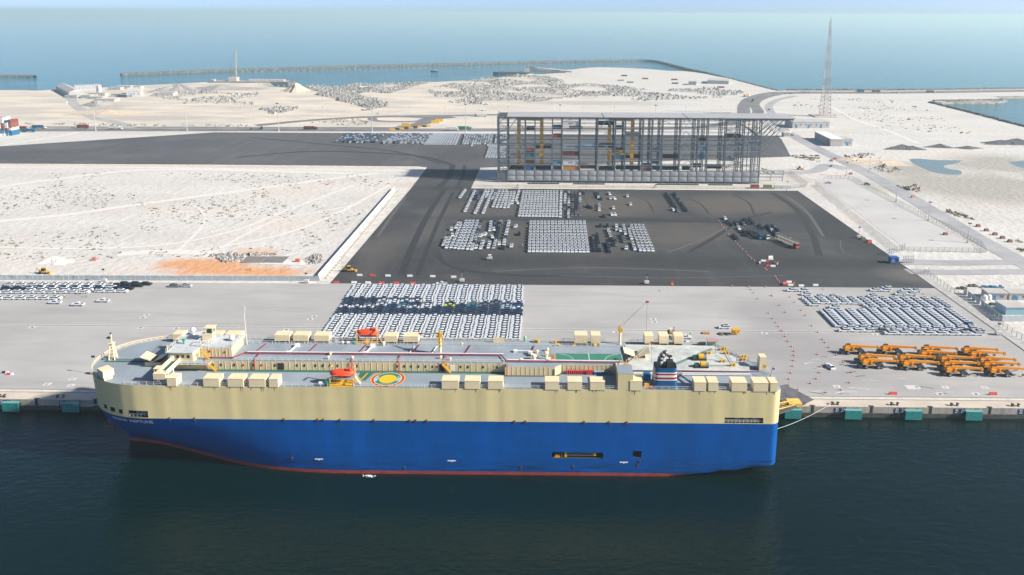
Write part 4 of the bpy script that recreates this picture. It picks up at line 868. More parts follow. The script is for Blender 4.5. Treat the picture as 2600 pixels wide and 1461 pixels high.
mb = MB(); mb.path([(66.9, 209.2, T), (67.7, 209.8, T+3.6)], .07); o = sp(mb, 'flagstaff', m_grey); sp(MB().box(67.5, 68.3, 209.7, 209.72, T+2.5, T+3.1), 'flag', M('flag_blue', (.10, .10, .22), .8), o)
sp(MB().box(64.6, 65.9, 205.6, 206.6, T, T+.9), 'locker', m_orange); sp(MB().box(65.2, 66.6, 208.4, 209.6, T, T+.8), 'locker', m_deck2)
# funnel
FX, FY, FA, FB = 35.1, 204.5, 3.35, 2.35; FH = 6.3
def sup(a, b_, t, e=.34): c_, s = math.cos(t), math.sin(t); return (a*math.copysign(abs(c_)**e, c_), b_*math.copysign(abs(s)**e, s))
def fsec(z0, z1, name, mat, parent=None, wall=False):
    mb = MB(); N = 40; v = []
    for z in (z0, z1):
        k = 1.04-.10*(z-T)/FH
        for i in range(N): a = sup(FA*k, FB*k, 2*math.pi*(i+.5)/N); v.append((FX+a[0]-.0, FY+a[1], z))
    mb.add(v, [(i, (i+1) % N, N+(i+1) % N, N+i) for i in range(N)]); return sp(mb, name, mat, parent)
fun = fsec(T, T+FH*.41, 'funnel', m_fblue)
for a, b_, mt in ((.41, .46, m_fwht), (.46, .56, m_fred), (.56, .66, m_fwht), (.66, .74, m_fred), (.74, .79, m_fwht), (.79, 1.0, m_fblue)): fsec(T+FH*a, T+FH*b_, 'funnel_band', mt, fun)
sp(MB().poly([(FX+sup(FA*.95, FB*.95, 2*math.pi*i/40)[0], FY+sup(FA*.95, FB*.95, 2*math.pi*i/40)[1], T+FH-.7) for i in range(40)]), 'funnel_deck', m_sblk, fun)
mb = MB(); c0 = Vector((FX-1.4, FY+.2, T+FH-.7)); pts = [c0, c0+Vector((0, 0, 2.0)), c0+Vector((.25, .2, 2.9)), c0+Vector((1.0, .5, 3.7)), c0+Vector((2.0, .8, 4.1))]
mb.path(pts, .85, 14); sp(mb, 'exhaust_pipe', M('exhaust_grey', (.17, .175, .18), .5, .5, var=.3, vscale=1.2), fun, True)
mb = MB(); mb.box(FX+.2, FX+2.8, FY-1.2, FY+1.4, T+FH-.7, T+FH+1.3, top=(.3, .5, .2, .2)); mb.lathe((FX+1.3, FY+.6, T+FH+1.3), [(.2, 0), (.2, .8), (.8, 1.0), (.8, 1.2)], 12); mb.lathe((FX-2.4, FY-.4, T+FH-.7), [(.4, 0), (.4, 1.0)], 10); mb.tube((FX+.1, FY-.6, T+FH-.7), (FX+.1, FY-.6, T+FH+.9), .16, 8)
sp(mb, 'uptake', m_sblk, fun)
sp(MB().box(29.6, 31.6, 207.4, 209.6, T, T+1.6), 'locker', MATS['locker_blue']); mb = MB(); mb.box(29.2, 30.4, 202.4, 203.4, T, T+1.3); sp(mb, 'windlass', m_yel); sp(MB().box(30.6, 31.5, 202, 202.9, T, T+.7), 'locker', M('pink_red', (.6, .08, .1), .6))
mb = MB(); mb.box(39.2, 41.2, 209.2, 210.6, T, T+1.2); mb.path([(40.6, 209.4, T+.9), (43.4, 203.4, T+.8)], .35); sp(mb, 'duct', MATS['deck_grey'])
# stern quarter ramp let down to the quay
rp = [Vector((57.2, 233.4, 1.6)), Vector((64.8, 221.5, 1.6)), Vector((88.5, 237.5, .12)), Vector((81.5, 249.6, .12))]
mb = MB(); v = rp+[p-Vector((0, 0, .5)) for p in rp]; mb.add(v, [(0, 1, 2, 3), (7, 6, 5, 4), (0, 4, 5, 1), (1, 5, 6, 2), (2, 6, 7, 3), (3, 7, 4, 0)]); m_ramp = M('ramp_steel', (.13, .13, .14), .7, var=.35, vscale=.5, stretch=(1, .3, 1)); ramp = sp(mb, 'stern_ramp', m_ramp)
for k in range(9):
    a, b_ = rp[0].lerp(rp[1], (k+.5)/9), rp[3].lerp(rp[2], (k+.5)/9); sp(MB().bar(a+Vector((0, 0, .06)), b_+Vector((0, 0, .06)), .14, .1), 'ramp_cleat', m_dsteel, ramp)
for a, b_ in ((0, 3), (1, 2)): sp(MB().bar(rp[a]+Vector((0, 0, .6)), rp[b_]+Vector((0, 0, .35)), .35, 1.0), 'ramp_side_beam', m_dsteel, ramp)
ends = [rp[3], rp[2], Vector((92.5, 240.6, .06)), Vector((86.0, 251.2, .06))]
mb = MB(); v = ends+[p-Vector((0, 0, .05)) for p in ends]; mb.add(v, [(0, 1, 2, 3), (0, 4, 5, 1), (1, 5, 6, 2), (2, 6, 7, 3), (3, 7, 4, 0)]); sp(mb, 'ramp_flap', m_ramp, ramp)
mb = MB(); a = Vector((70, 229.0, 2.6)); b_ = Vector((84.6, 237.6, .9))
for o_ in (Vector((0, 0, 0)), Vector((1.6, -1.8, 0)), Vector((.8, -.9, 1.3))): mb.bar(a+o_, b_+o_, .3)
for k in range(8): mb.bar(a.lerp(b_, k/8), a.lerp(b_, (k+.6)/8)+Vector((1.6, -1.8, 0)), .2); mb.bar(a.lerp(b_, k/8), a.lerp(b_, (k+.5)/8)+Vector((.8, -.9, 1.3)), .2)
mb.box(82.0, 86.4, 234.6, 238.2, .4, 1.7); sp(mb, 'ramp_gangway', M('gangway_yellow', (.75, .48, .12), .5))
# white water from a discharge under the side
q = FZ(938, 1203, YC-HB-.6)
mb = MB(); [mb.lathe((q.x+random.gauss(0, .9), YC-HB-.7+random.uniform(-1.0, .1), SEA-.05), [(random.uniform(.1, .4), 0), (.05, random.uniform(.06, .14))], 7) for _ in range(30)]
props(mb.build('discharge_foam', M('foam', (.85, .87, .88), .6)), label='patch of white foam on the water below the blue hull', cat='foam', kind='stuff')
# ------------------------------------------------------------------ cars
CARCOL = {'w': (.67, .71, .745), 'k': (.018, .020, .024), 'n': (.022, .036, .070), 'g': (.16, .17, .18), 's': (.42, .44, .45), 'b': (.01, .07, .25), 't': (.01, .22, .30), 'y': (.60, .66, .03), 'l': (.35, .50, .58)}
CNAME = {'w': 'white', 'k': 'black', 'n': 'dark navy', 'g': 'dark grey', 's': 'silver', 'b': 'blue', 't': 'teal', 'y': 'lime yellow', 'l': 'pale blue'}
def paint(c): return M('paint_'+CNAME[c], CARCOL[c], .22, 0, spec=.5, coat=.5)
m_glass = M('car_glass', (.012, .016, .02), .06); m_tyre = M('tyre', (.02, .02, .021), .8); m_rim = M('rim', (.35, .36, .37), .35, .7)
def frustum(mb, x0, x1, w0, z0, X0, X1, w1, z1, mi=0, cap=True):
    v = [(x0, -w0, z0), (x1, -w0, z0), (x1, w0, z0), (x0, w0, z0), (X0, -w1, z1), (X1, -w1, z1), (X1, w1, z1), (X0, w1, z1)]
    f = [(0, 1, 5, 4), (1, 2, 6, 5), (2, 3, 7, 6), (3, 0, 4, 7)]
    if cap: f += [(4, 5, 6, 7), (0, 3, 2, 1)]
    mb.add(v, f, mi)
def car_body(mb, kind, mi=0):
    if kind == 'suv':
        frustum(mb, -2.35, 2.35, .90, .28, -2.38, 2.38, .94, .62, mi); frustum(mb, -2.38, 2.38, .94, .62, -2.30, 2.22, .88, 1.0, mi)
        frustum(mb, -2.12, .66, .745, 1.42, -2.0, .48, .68, 1.66, mi); frustum(mb, 1.0, 2.1, .82, .98, 1.0, 1.9, .74, 1.06, mi)
    elif kind == 'sedan':
        frustum(mb, -2.3, 2.3, .88, .25, -2.34, 2.34, .92, .55, mi); frustum(mb, -2.34, 2.34, .92, .55, -2.24, 2.12, .84, .88, mi)
        frustum(mb, -1.12, .28, .62, 1.22, -.98, .12, .55, 1.38, mi); frustum(mb, .95, 2.0, .74, .87, .95, 1.75, .66, .93, mi)
    else:                                            # pickup
        frustum(mb, -2.65, 2.6, .90, .45, -2.65, 2.62, .94, .8, mi); frustum(mb, .95, 2.62, .94, .8, 1.0, 2.5, .86, 1.1, mi); frustum(mb, -.75, 1.1, .94, .8, -.75, 1.05, .90, 1.12, mi)
        frustum(mb, -.75, .55, .72, 1.5, -.7, .42, .68, 1.75, mi)
        for s in (-.90, .82): mb.box(-2.65, -.75, s, s+.08, .8, 1.15, mi)
        mb.box(-2.65, -2.57, -.9, .9, .8, 1.15, mi)
def car_glass(mb, kind, mi=0):
    if kind == 'suv': frustum(mb, -2.24, 1.18, .855, .98, -2.10, .64, .74, 1.44, mi); mb.box(-1.6, .2, -.5, .5, 1.64, 1.675, mi)
    elif kind == 'sedan': frustum(mb, -1.84, 1.12, .815, .86, -1.10, .27, .615, 1.24, mi)
    else: frustum(mb, -.74, 1.1, .86, 1.1, -.72, .52, .73, 1.52, mi); mb.box(-2.5, -.85, -.78, .78, .80, .88, mi)
def car_wheels(kind):
    a, b_ = {'suv': (-1.42, 1.45), 'sedan': (-1.38, 1.42), 'pickup': (-1.6, 1.65)}[kind]; r = .40 if kind == 'pickup' else .35
    return [(x, y, r) for x in (a, b_) for y in (-.86, .86)], r
CM = {}
def mesh_of(key, fn, mats):
    if key not in CM:
        mb = MB(); fn(mb); o = mb.build('tmp', mats); CM[key] = o.data; bpy.data.objects.remove(o)
    return CM[key]
def child(name, me, parent, loc=(0, 0, 0)):
    o = bpy.data.objects.new(name, me); col.objects.link(o); o.parent = parent; o.location = loc; return o
def wheel_mesh(r): return mesh_of(('wheel', r), lambda mb: (mb.lathe((0, 0, 0), [(r, -.11), (r, .11)], 12, 0, 'y'), mb.lathe((0, 0, 0), [(r*.6, -.125), (r*.6, .125)], 10, 1, 'y')), [m_tyre, m_rim])
def make_car(x, y, z, rz, kind, c, label, group):
    root = empty({'suv': 'parked_car', 'sedan': 'parked_car', 'pickup': 'pickup_truck'}[kind], (x, y, z), rz, label, 'car' if kind != 'pickup' else 'pickup truck', group)
    child('body', mesh_of(('body', kind, c), lambda mb: car_body(mb, kind), paint(c)), root)
    child('windows', mesh_of(('glass', kind), lambda mb: car_glass(mb, kind), m_glass), root)
    ws, r = car_wheels(kind)
    for p in ws: child('wheel', wheel_mesh(r), root, p)
    return root
CARS = []                                            # x, y, heading, kind, colour, block, priority
def put(x, y, rz, kind, c, block, pri=0, lab=None): CARS.append((x, y, rz, kind, c, block, pri, lab))
ORDN = 'first second third fourth fifth sixth seventh eighth ninth tenth eleventh twelfth thirteenth fourteenth fifteenth sixteenth seventeenth eighteenth nineteenth twentieth twenty-first twenty-second twenty-third twenty-fourth twenty-fifth'.split()
rnd = random.Random(3)
J = lambda s: rnd.uniform(-s, s)
# the big block behind the ship
for r_ in range(25):
    for k in range(16):
        x = -88.4+k*5.1+J(.2)+(.6 if r_ > 7 else 0); y = 346.6-r_*2.46+J(.08); c = 'w'
        if 7 <= r_ <= 14:
            if r_ == 7: c = 'n' if k < 7 else 'w'
            elif r_ == 8: c = 'k' if k < 3 else rnd.choice('wwwn')
            elif r_ == 9: c = 'n' if k < 2 else rnd.choice('nwgn') if k != 9 else 'k'
            elif r_ == 10: c = {4: 'b', 5: 't', 9: 'y', 11: 't', 14: 'l', 15: 'b'}.get(k, rnd.choice('nngw'))
            elif r_ == 11: c = 'w' if k in (0, 1, 2, 6, 7) else rnd.choice('wnsn')
            else: c = 'n' if rnd.random() < .9 else 'k'
            if r_ == 11 and k == 15: c = 'w'
        if r_ == 15 and k > 12: c = 'w'
        put(x, y, math.pi+J(.02), 'sedan', c, 'near', 0, f'car in big block behind ship, {ORDN[r_]} row from asphalt, {ORDN[k]} from bow end')
# the block on the right of the apron
for r_ in range(5):
    for k in range(13):
        if r_ == 3 and 1 <= k <= 4: continue
        if r_ == 4 and k < 5: continue
        put(121.3+k*4.85+r_*.25+J(.1), 334.3-r_*2.5, math.pi, 'suv', 'w', 'right', 0, f'car in block behind yellow cranes, {ORDN[r_]} row from asphalt, {ORDN[k]} from ship')
for r_ in range(10):
    for k in range(12): 
        y = 321.6-r_*2.0
        if r_ < 1 and k < 4: continue
        put(124.3+k*4.95+r_*.05+J(.08), y-.6, math.pi, 'suv', 'b' if (r_ == 8 and k == 11) else 'l' if rnd.random() < .0 else 'w', 'right', 0, f'car in block behind yellow cranes, {ORDN[r_+5]} row from asphalt, {ORDN[k]} from ship')
for y, x0, n_ in ((301.2, 128, 11), (298.2, 124.6, 12), (295.8, 142.5, 8)):
    for k in range(n_): put(x0+k*5.05+J(.1), y, math.pi, 'suv', 'g' if (y == 298.2 and k == 3) else 'k' if (y == 298.2 and k == 10) else 'w', 'right', 0, f'car in block behind yellow cranes, {ORDN[{301.2: 15, 298.2: 16, 295.8: 17}[y]]} row from asphalt, {ORDN[k]} from ship')
for zx, zy in ((235, 150), (352, 152), (380, 190), (1068, 148), (1175, 150), (1190, 128), (1380, 152), (1480, 155), (1320, 187), (1435, 187), (515, 215), (645, 215), (1045, 208), (665, 318)):
    q = G(1950+zx*.2527, 700+zy*.2527+2); put(q.x, q.y, math.pi, 'suv', 'w', 'right')
# the block by the fence on the left
for zy, x0, x1, st, cs in ((352, 80, 830, 82, 'w'), (364, 300, 830, 85, 'w'), (382, 50, 780, 84, 'k'), (386, 230, 700, 83, 'w'), (406, -20, 660, 79, 'w'), (399, 730, 900, 80, 'w'), (451, -10, 460, 84, 'w')):
    x = x0
    while x <= x1: q = G(x*.35, 600+zy*.35+2.5); put(q.x, q.y, 0, 'suv', cs, 'left'); x += st
for zx, zy in ((850, 358), (910, 346), (990, 346), (1065, 348), (930, 358), (1005, 360), (860, 382), (935, 380)):
    q = G(zx*.35, 600+zy*.35+2.5); put(q.x, q.y, 0, 'suv', 'k', 'left')
for zx, zy, kd, c, lb in ((402, 482, 'pickup', 'w', 'white pickup truck with open bed, last of the row of cars by the fence'), (567, 497, 'pickup', 'w', 'white pickup truck alone on the apron below the row of cars'), (750, 470, 'pickup', 'w', 'white pickup truck facing the ship on bare concrete'),
                          (1268, 362, 'suv', 'g', 'dark grey car beside a white one near the fence'), (1356, 361, 'suv', 's', 'white car with black roof beside a grey one near the fence')):
    q = G(zx*.35, 600+zy*.35+2.5); put(q.x, q.y, math.pi if kd == 'pickup' else 0, kd, c, lb, 2)
# loose cars near the stern
for px, py, rz, kd, c, lb in ((1838, 834, math.pi, 'suv', 'w', 'lone white car with black roof on the apron beyond the quay rail'), (2107, 934, R(102), 'sedan', 'w', 'white car driving away between the rows of traffic cones'), (1740, 860, 0, 'pickup', 'w', 'white pickup truck parked behind the beige ventilator housings'), (1735, 872, 0, 'sedan', 'w', 'white car half hidden behind the beige ventilator housings'),
                              (1697, 861, 0, 'sedan', 'g', 'grey car parked behind the ship near a forklift'), (1121, 724, math.pi, 'pickup', 'w', 'white pickup truck at the top of the big block of cars'),
                              (2103, 466, math.pi*.95, 'sedan', 's', 'small car alone in the fenced lorry park')):
    q = G(px, py); put(q.x, q.y, rz, kd, c, lb, 2)
def cols(ox, oy, s, items, block):
    for it in items:
        if len(it) == 2: (x, y), cs = it; pts = [(x, y)]
        else:
            (x0, y0), (x1, y1), n_, cs = it
            a, b_ = G(ox+x0*s, oy+y0*s+1.5), G(ox+x1*s, oy+y1*s+1.5); pts = None
            for k in range(n_):
                q = a.lerp(b_, k/max(1, n_-1)); c = {'w': 'w', 'd': rnd.choice('kkng'), 'm': rnd.choice('wwgkns')}[cs]
                put(q.x+J(.1), q.y+J(.2), -math.pi/2+math.atan2((b_-a).x, -(b_-a).y)*.6, 'suv', c, block)
        if pts:
            q = G(ox+pts[0][0]*s, oy+pts[0][1]*s+1.5); put(q.x, q.y, -math.pi/2+J(.25), 'suv', {'w': 'w', 'd': rnd.choice('kgn'), 'm': 's'}[cs], block)
def grid(ox, oy, s, tl, tr, bl, br, nc, nr, cs, block):
    P_ = [G(ox+p[0]*s, oy+p[1]*s+1.5) for p in (tl, tr, bl, br)]
    for i in range(nc):
        for j in range(nr):
            a = P_[0].lerp(P_[1], i/(nc-1)); b_ = P_[2].lerp(P_[3], i/(nc-1)); q = a.lerp(b_, j/(nr-1)); put(q.x+J(.08), q.y+J(.15), -math.pi/2, 'suv', rnd.choice(cs), block)
Z3 = (1100, 470, .2329)
cols(*Z3, [((345, 65), (295, 135), 4, 'w'), ((450, 75), (350, 285), 9, 'w'), ((480, 90), (430, 195), 4, 'd'), ((515, 85), (490, 150), 4, 'd'), ((570, 70), (460, 305), 10, 'w'), ((605, 70), (580, 130), 3, 'w'), ((645, 70), (545, 305), 10, 'w'), ((685, 80), (650, 150), 4, 'm'),
           ((720, 70), (655, 235), 8, 'w'), ((760, 70), (697, 240), 8, 'w'), ((798, 70), (738, 240), 8, 'w'), ((815, 90), (778, 245), 7, 'w'), ((850, 90), (820, 240), 7, 'w'), ((885, 90), (860, 200), 5, 'w'), ((935, 75), (905, 165), 4, 'w'), ((920, 198), 'w'),
           ((1395, 80), (1385, 345), 9, 'w'), ((1440, 85), (1432, 260), 7, 'm'), ((1480, 85), (1475, 350), 10, 'm'), ((1520, 75), (1515, 335), 11, 'd'), ((1557, 75), (1557, 335), 11, 'd'), ((1600, 80), (1595, 240), 7, 'm'), ((1635, 95), 'd'), ((1600, 330), 'd'), ((1787, 85), (1800, 140), 4, 'm'), ((1830, 155), 'd'), ((1680, 235), 'd'), ((1720, 250), 'd'),
           ((1805, 220), (1808, 275), 3, 'm'), ((1860, 345), 'd'), ((1920, 100), 'w'), ((1937, 150), 'w'), ((1972, 150), 'w'), ((2118, 125), 'w'), ((2152, 215), 'w'), ((1965, 255), 'w'), ((1943, 325), 'w'), ((1980, 325), 'w')], 'upper')
grid(*Z3, (985, 80), (1350, 80), (940, 335), (1345, 340), 12, 11, 'w', 'upper')
cols(1650, 470, .2717, [((152, 85), (260, 245), 9, 'd'), ((228, 85), (340, 240), 9, 'd'), ((215, 235), 'w')], 'upper')
cols(*Z3, [((140, 595), (115, 655), 3, 'w'), ((180, 590), (150, 680), 4, 'w'), ((300, 435), (200, 680), 9, 'w'), ((358, 410), (245, 685), 11, 'w'), ((395, 410), (285, 690), 11, 'w'), ((435, 410), (330, 690), 11, 'w'), ((480, 410), (380, 695), 11, 'w'), ((520, 410), (420, 700), 10, 'm'), ((275, 430), 'w'), ((250, 465), 'w'), ((200, 487), 'w'), ((210, 550), 'w'), ((515, 560), 'w'), ((470, 685), 'w'), ((540, 630), (520, 690), 3, 'w'), ((560, 545), 'w'),
           ((632, 415), (618, 495), 4, 'w'), ((672, 410), (672, 460), 3, 'd'), ((660, 487), 'w'), ((735, 410), (660, 685), 11, 'm'), ((643, 570), 'w'), ((615, 640), (605, 680), 2, 'w'), ((720, 645), 'w'), ((825, 410), (760, 690), 9, 'm'), ((898, 458), 'w'), ((935, 540), 'd'), ((853, 670), 'w'),
           ((1742, 570), (1755, 715), 6, 'd'), ((1785, 550), (1812, 715), 6, 'd'), ((1820, 450), 'd'), ((1898, 450), 'd'), ((1910, 500), (1930, 560), 3, 'm'), ((1940, 600), (1950, 655), 2, 'd'), ((1975, 590), (1995, 655), 3, 'd'), ((1895, 640), (1920, 725), 4, 'm'), ((1998, 450), (2000, 490), 2, 'w'), ((2040, 500), 'w'), ((2075, 455), (2095, 535), 4, 'w'), ((2055, 555), (2080, 615), 3, 'd'), ((2135, 495), (2160, 585), 4, 'w'), ((2105, 695), 'w'), ((2175, 640), (2195, 700), 3, 'w'),
           ((2160, 455), (2258, 710), 10, 'w'), ((2205, 455), (2300, 712), 10, 'w'), ((2245, 455), (2345, 712), 10, 'w'), ((2285, 455), (2390, 712), 10, 'w')], 'lower')
grid(*Z3, (1065, 415), (1645, 415), (1050, 720), (1685, 725), 16, 11, 'w', 'lower')
cols(1650, 470, .2717, [((700, 315), 'w'), ((725, 350), 'd'), ((765, 375), 'd'), ((800, 355), (815, 375), 2, 'd'), ((840, 350), (875, 370), 2, 'd'), ((885, 330), (910, 360), 2, 'd'), ((935, 330), (960, 360), 2, 'd'), ((1025, 385), (1045, 410), 2, 'd'), ((830, 410), 'w'), ((865, 440), 'd'), ((895, 470), 'd'), ((785, 480), (810, 505), 2, 'd'), ((1100, 390), (1180, 470), 5, 'm'), ((1150, 390), (1190, 425), 3, 'd')], 'lower')
Z6 = (600, 130, .272)
for g_ in (((1030, 775), (1380, 775), (930, 850), (1290, 850), 17, 12, 'kngwgk'), ((1470, 775), (1830, 775), (1360, 857), (1740, 857), 18, 12, 'wgsgwk'), ((1850, 775), (2085, 775), (1760, 868), (2045, 868), 12, 14, 'w'), ((2140, 780), (2390, 780), (2115, 865), (2370, 865), 12, 12, 'wwwgs'), ((2430, 780), (2520, 780), (2420, 850), (2510, 850), 5, 10, 'wwg'), ((2370, 880), (2510, 880), (2335, 988), (2500, 988), 8, 10, 'w')):
    grid(*Z6, *g_[:4], g_[4], g_[5], g_[6], 'far')
for zx, zy in ((2200, 885), (2350, 882)): q = G(600+zx*.272, 130+zy*.272+1); put(q.x, q.y, -math.pi/2, 'suv', 'w', 'far')
# the 300 that show largest are things of their own; the rest read as one mass
order = sorted(range(len(CARS)), key=lambda i: (-CARS[i][6], CARS[i][1]))
single = set(order[:300])
LAB = {'near': 'in the big block behind the ship', 'right': 'in the block of cars behind the yellow mobile cranes', 'left': 'in the rows of cars below the metal fence', 'upper': 'in the asphalt lot before the container rack', 'lower': 'in the asphalt lot before the container rack', 'far': 'in the far lot'}
GRP = {'near': 'cars in the big block behind the ship', 'right': 'cars in the block behind the cranes', 'left': 'cars below the metal fence', 'upper': 'cars in the asphalt lot', 'lower': 'cars in the asphalt lot', 'far': 'cars in the far lot'}
TPL = {}
def tpl(kind):
    if kind not in TPL:
        mb = MB(); car_body(mb, kind, 0); car_glass(mb, kind, 1); ws, r = car_wheels(kind)
        for (x, y, z) in ws: mb.lathe((x, y, z), [(r, -.11), (r, .11)], 6, 2, 'y')
        TPL[kind] = mb
    return TPL[kind]
codes = list(CARCOL); mass = MB()
for i, (x, y, rz, kd, c, blk_, pri, xl) in enumerate(CARS):
    z = .035 if y > 350.3 else .005
    if blk_ == 'right' and False: z = 0
    if i in single:
        lab = blk_ if pri else f'{CNAME[c]} {xl}' if xl else f'{CNAME[c]} car parked {LAB[blk_]}'
        make_car(x, y, z, rz, kd, c, lab, None if pri else GRP[blk_])
    else:
        t_ = tpl(kd); cs_, sn = math.cos(rz), math.sin(rz); k = len(mass.v)
        mass.v += [(x+px*cs_-py*sn, y+px*sn+py*cs_, z+pz) for px, py, pz in t_.v]
        mass.f += [tuple(a+k for a in f) for f in t_.f]; ci = codes.index(c)
        mass.m += [ci if m_ == 0 else len(codes)+m_-1 for m_ in t_.m]
props(mass.build('parked_cars_mass', [paint(c) for c in codes]+[m_glass, m_tyre]), label='hundreds of further cars parked in blocks on the lots', cat='cars', kind='stuff')

# ------------------------------------------------------------------ yellow mobile cranes
m_cy = M('crane_yellow', (.70, .27, .012), .4, var=.14, vscale=.8); m_cb = M('crane_black', (.03, .032, .035), .5); m_cgr = M('crane_grey', (.42, .42, .40), .6)
def make_crane():
    r = empty('mobile_crane')
    mb = MB(); mb.box(-4.2, 4.3, -.75, .75, .95, 1.5); mb.box(-4.9, -3.6, -1.45, 1.45, .7, 1.5, top=(.3, .1, .1, .1)); mb.box(3.6, 5.0, -1.45, 1.45, .6, 1.2, top=(.1, .6, .1, .1)); mb.build('carrier', m_cb, r)
    MB().box(1.6, 4.2, -1.35, 1.35, 1.45, 2.0, top=(.2, .7, .15, .15)).build('engine_cover', m_cb, r); MB().box(-2.2, 1.4, -1.45, 1.45, 1.42, 1.56).build('deck_plate', m_cgr, r)
    for x in (-2.2, 2.3):
        for y in (-1.15, 1.15):
            w = MB().lathe((0, 0, 0), [(.62, -.34), (.80, -.24), (.80, .24), (.62, .34)], 14, 0, 'y').build('wheel', m_tyre, r, loc=(x, y, .80)); MB().lathe((0, 0, 0), [(.42, -.35), (.42, .35)], 10, 0, 'y').build('rim', m_rim, w)
    MB().lathe((-.6, 0, 1.5), [(1.0, 0), (1.0, .3)], 14).build('turntable', m_cb, r)
    MB().box(-3.6, -1.9, -1.3, 1.3, 1.7, 2.9, top=(.25, .1, .15, .15)).build('counterweight', m_cy, r); MB().box(-2.0, .6, -.9, .9, 1.8, 2.7).build('upper_frame', m_cy, r)
    c = MB().box(-.7, 1.0, -1.35, -.55, 1.75, 3.05, top=(.1, .45, .05, .0)).build('cab', m_cy, r); MB().box(.05, 1.02, -1.38, -.6, 2.3, 2.95, top=(.0, .35, .03, .0)).build('cab_window', m_win, c)
    b_ = MB(); v = []
    for x, w, z0, z1 in ((-3.0, .42, 2.75, 3.75), (2.0, .42, 2.6, 3.6), (2.0, .36, 2.66, 3.52), (6.5, .36, 2.5, 3.3), (6.5, .30, 2.56, 3.24), (9.4, .30, 2.4, 3.05)): v += [(x, -w, z0), (x, w, z0), (x, w, z1), (x, -w, z1)]
    f = [(3, 2, 1, 0), (20, 21, 22, 23)]
    for k in range(5): f += [(4*k+i, 4*k+(i+1) % 4, 4*k+4+(i+1) % 4, 4*k+4+i) for i in range(4)]
    bo = b_.add(v, f).build('boom', m_cy, r)
    MB().box(9.3, 10.3, -.42, .42, 2.1, 3.15, top=(.05, .3, .05, .05)).build('boom_head', m_cy, bo); MB().tube((9.9, -.3, 2.2), (9.9, .3, 2.2), .28, 10).build('sheave', m_cb, bo); MB().box(-2.6, -1.2, -.35, .35, 3.75, 4.05).build('winch', m_cb, bo)
    MB().tube((.6, 0, 1.9), (3.4, 0, 2.7), .2, 8).build('lift_cylinder', m_cgr, r)
    MB().bar((9.9, 0, 2.0), (8.6, -.6, .9), .05).build('hoist_rope', m_cb, r); MB().box(8.0, 9.1, -.9, -.4, .45, .95, top=(.2, .2, .1, .1)).build('hook_block', m_cb, r)
    MB().bar((4.6, -1.1, 1.2), (5.4, -1.3, .9), .1).build('step', m_cb, r)
    return r
CR = [(430, 310), (960, 330), (1520, 410), (2100, 415), (390, 250), (910, 255), (1450, 270), (1485, 340), (1960, 285), (2010, 345), (190, 125), (680, 130), (1215, 140), (1190, 200), (1740, 155), (1835, 205)]
proto = None
for ci_, (zx, zy) in enumerate(CR):
    q = G(2100+(zx+142)*.1941, 850+(zy+122)*.1941)
    lab = 'yellow mobile crane with stowed boom, '+['front row, first from the ship', 'front row, second from the ship', 'front row, third from the ship', 'front row, fourth from the ship', 'second row, first from the ship', 'second row, second from the ship', 'third row, third from the ship', 'second row, third from the ship', 'third row, fourth from the ship', 'second row, fourth from the ship', 'nearest the parked cars, first from the ship', 'nearest the parked cars, second from the ship', 'nearest the parked cars, third from the ship', 'fourth row, third from the ship', 'nearest the parked cars, fourth from the ship', 'fourth row, fourth from the ship'][ci_]
    if proto is None: proto = make_crane(); o = proto; o.location = (q.x, q.y, 0)
    else: o = clone(proto, loc=(q.x, q.y, 0))
    o['label'] = lab; o['category'] = 'mobile crane'; o['group'] = 'yellow mobile cranes'
    o.rotation_euler = (0, 0, R(rnd.uniform(-1.5, 1.5)))
# ------------------------------------------------------------------ container high-bay rack
RY, RTOP = 578.0, 51.0
m_rs = M('rack_steel', (.125, .145, .17), .5, .25, var=.12, vscale=.5); m_rs2 = M('rack_steel_light', (.30, .33, .36), .5, .2)
m_roof = M('rack_roof', (.40, .40, .40), .6, var=.12, vscale=.1); m_tarp = M('rack_tarp', (.30, .31, .32), .85, var=.15, vscale=.2)
rack = empty('container_rack', (65, RY+12, 0), label='tall steel high-bay container rack with flat grey roof beyond the car lot', cat='rack')
RO = Vector((-65, -RY-12, 0))
def rp_(mb, name, mats, parent=None):
    o = mb.build(name, mats, parent or rack)
    if parent is None: o.location = RO
    return o
post_px = [1264, 1288.5, 1333, 1357.6, 1402.3, 1426.7, 1472.3, 1516.8, 1561.4, 1586.2, 1631.3, 1654.8, 1680.4, 1725.2, 1770.8, 1795, 1840.7, 1886.3, 1929]
PX = [FZ(p, 400, RY).x for p in post_px]
ROWS = [RY, RY+5.5, RY+14.5, RY+20, RY+25.5]
for i, x in enumerate(PX):
    fr = MB()
    for j, y in enumerate(ROWS):
        w = (.75 if (j == 0 and i not in (3, 7)) else .5)
        if i == 0 and j > 2: continue
        fr = MB(); fr.bar((x, y, 0), (x, y, RTOP), w, w+.1); rp_(fr, 'column', m_rs)
    br = MB()
    for a, b_ in ((0, 1), (2, 3), (3, 4)):
        z = 1.5; s = 0
        while z < RTOP-3:
            ya, yb = (ROWS[a], ROWS[b_]) if s % 2 else (ROWS[b_], ROWS[a]); br.bar((x, ya, z), (x, yb, z+3.4), .2); br.bar((x, ROWS[a], z), (x, ROWS[b_], z), .2); z += 3.4; s += 1
    o = rp_(br, 'frame_bracing', m_rs); o['kind'] = 'stuff'
    cl = MB(); z = 12
    while z < RTOP-2: cl.box(x-.55, x+.55, RY-.35, RY+.35, z-.15, z+.2); z += 3.6
    o = rp_(cl, 'shelf_brackets', m_rs); o['kind'] = 'stuff'
x0, x1 = PX[0], PX[-1]
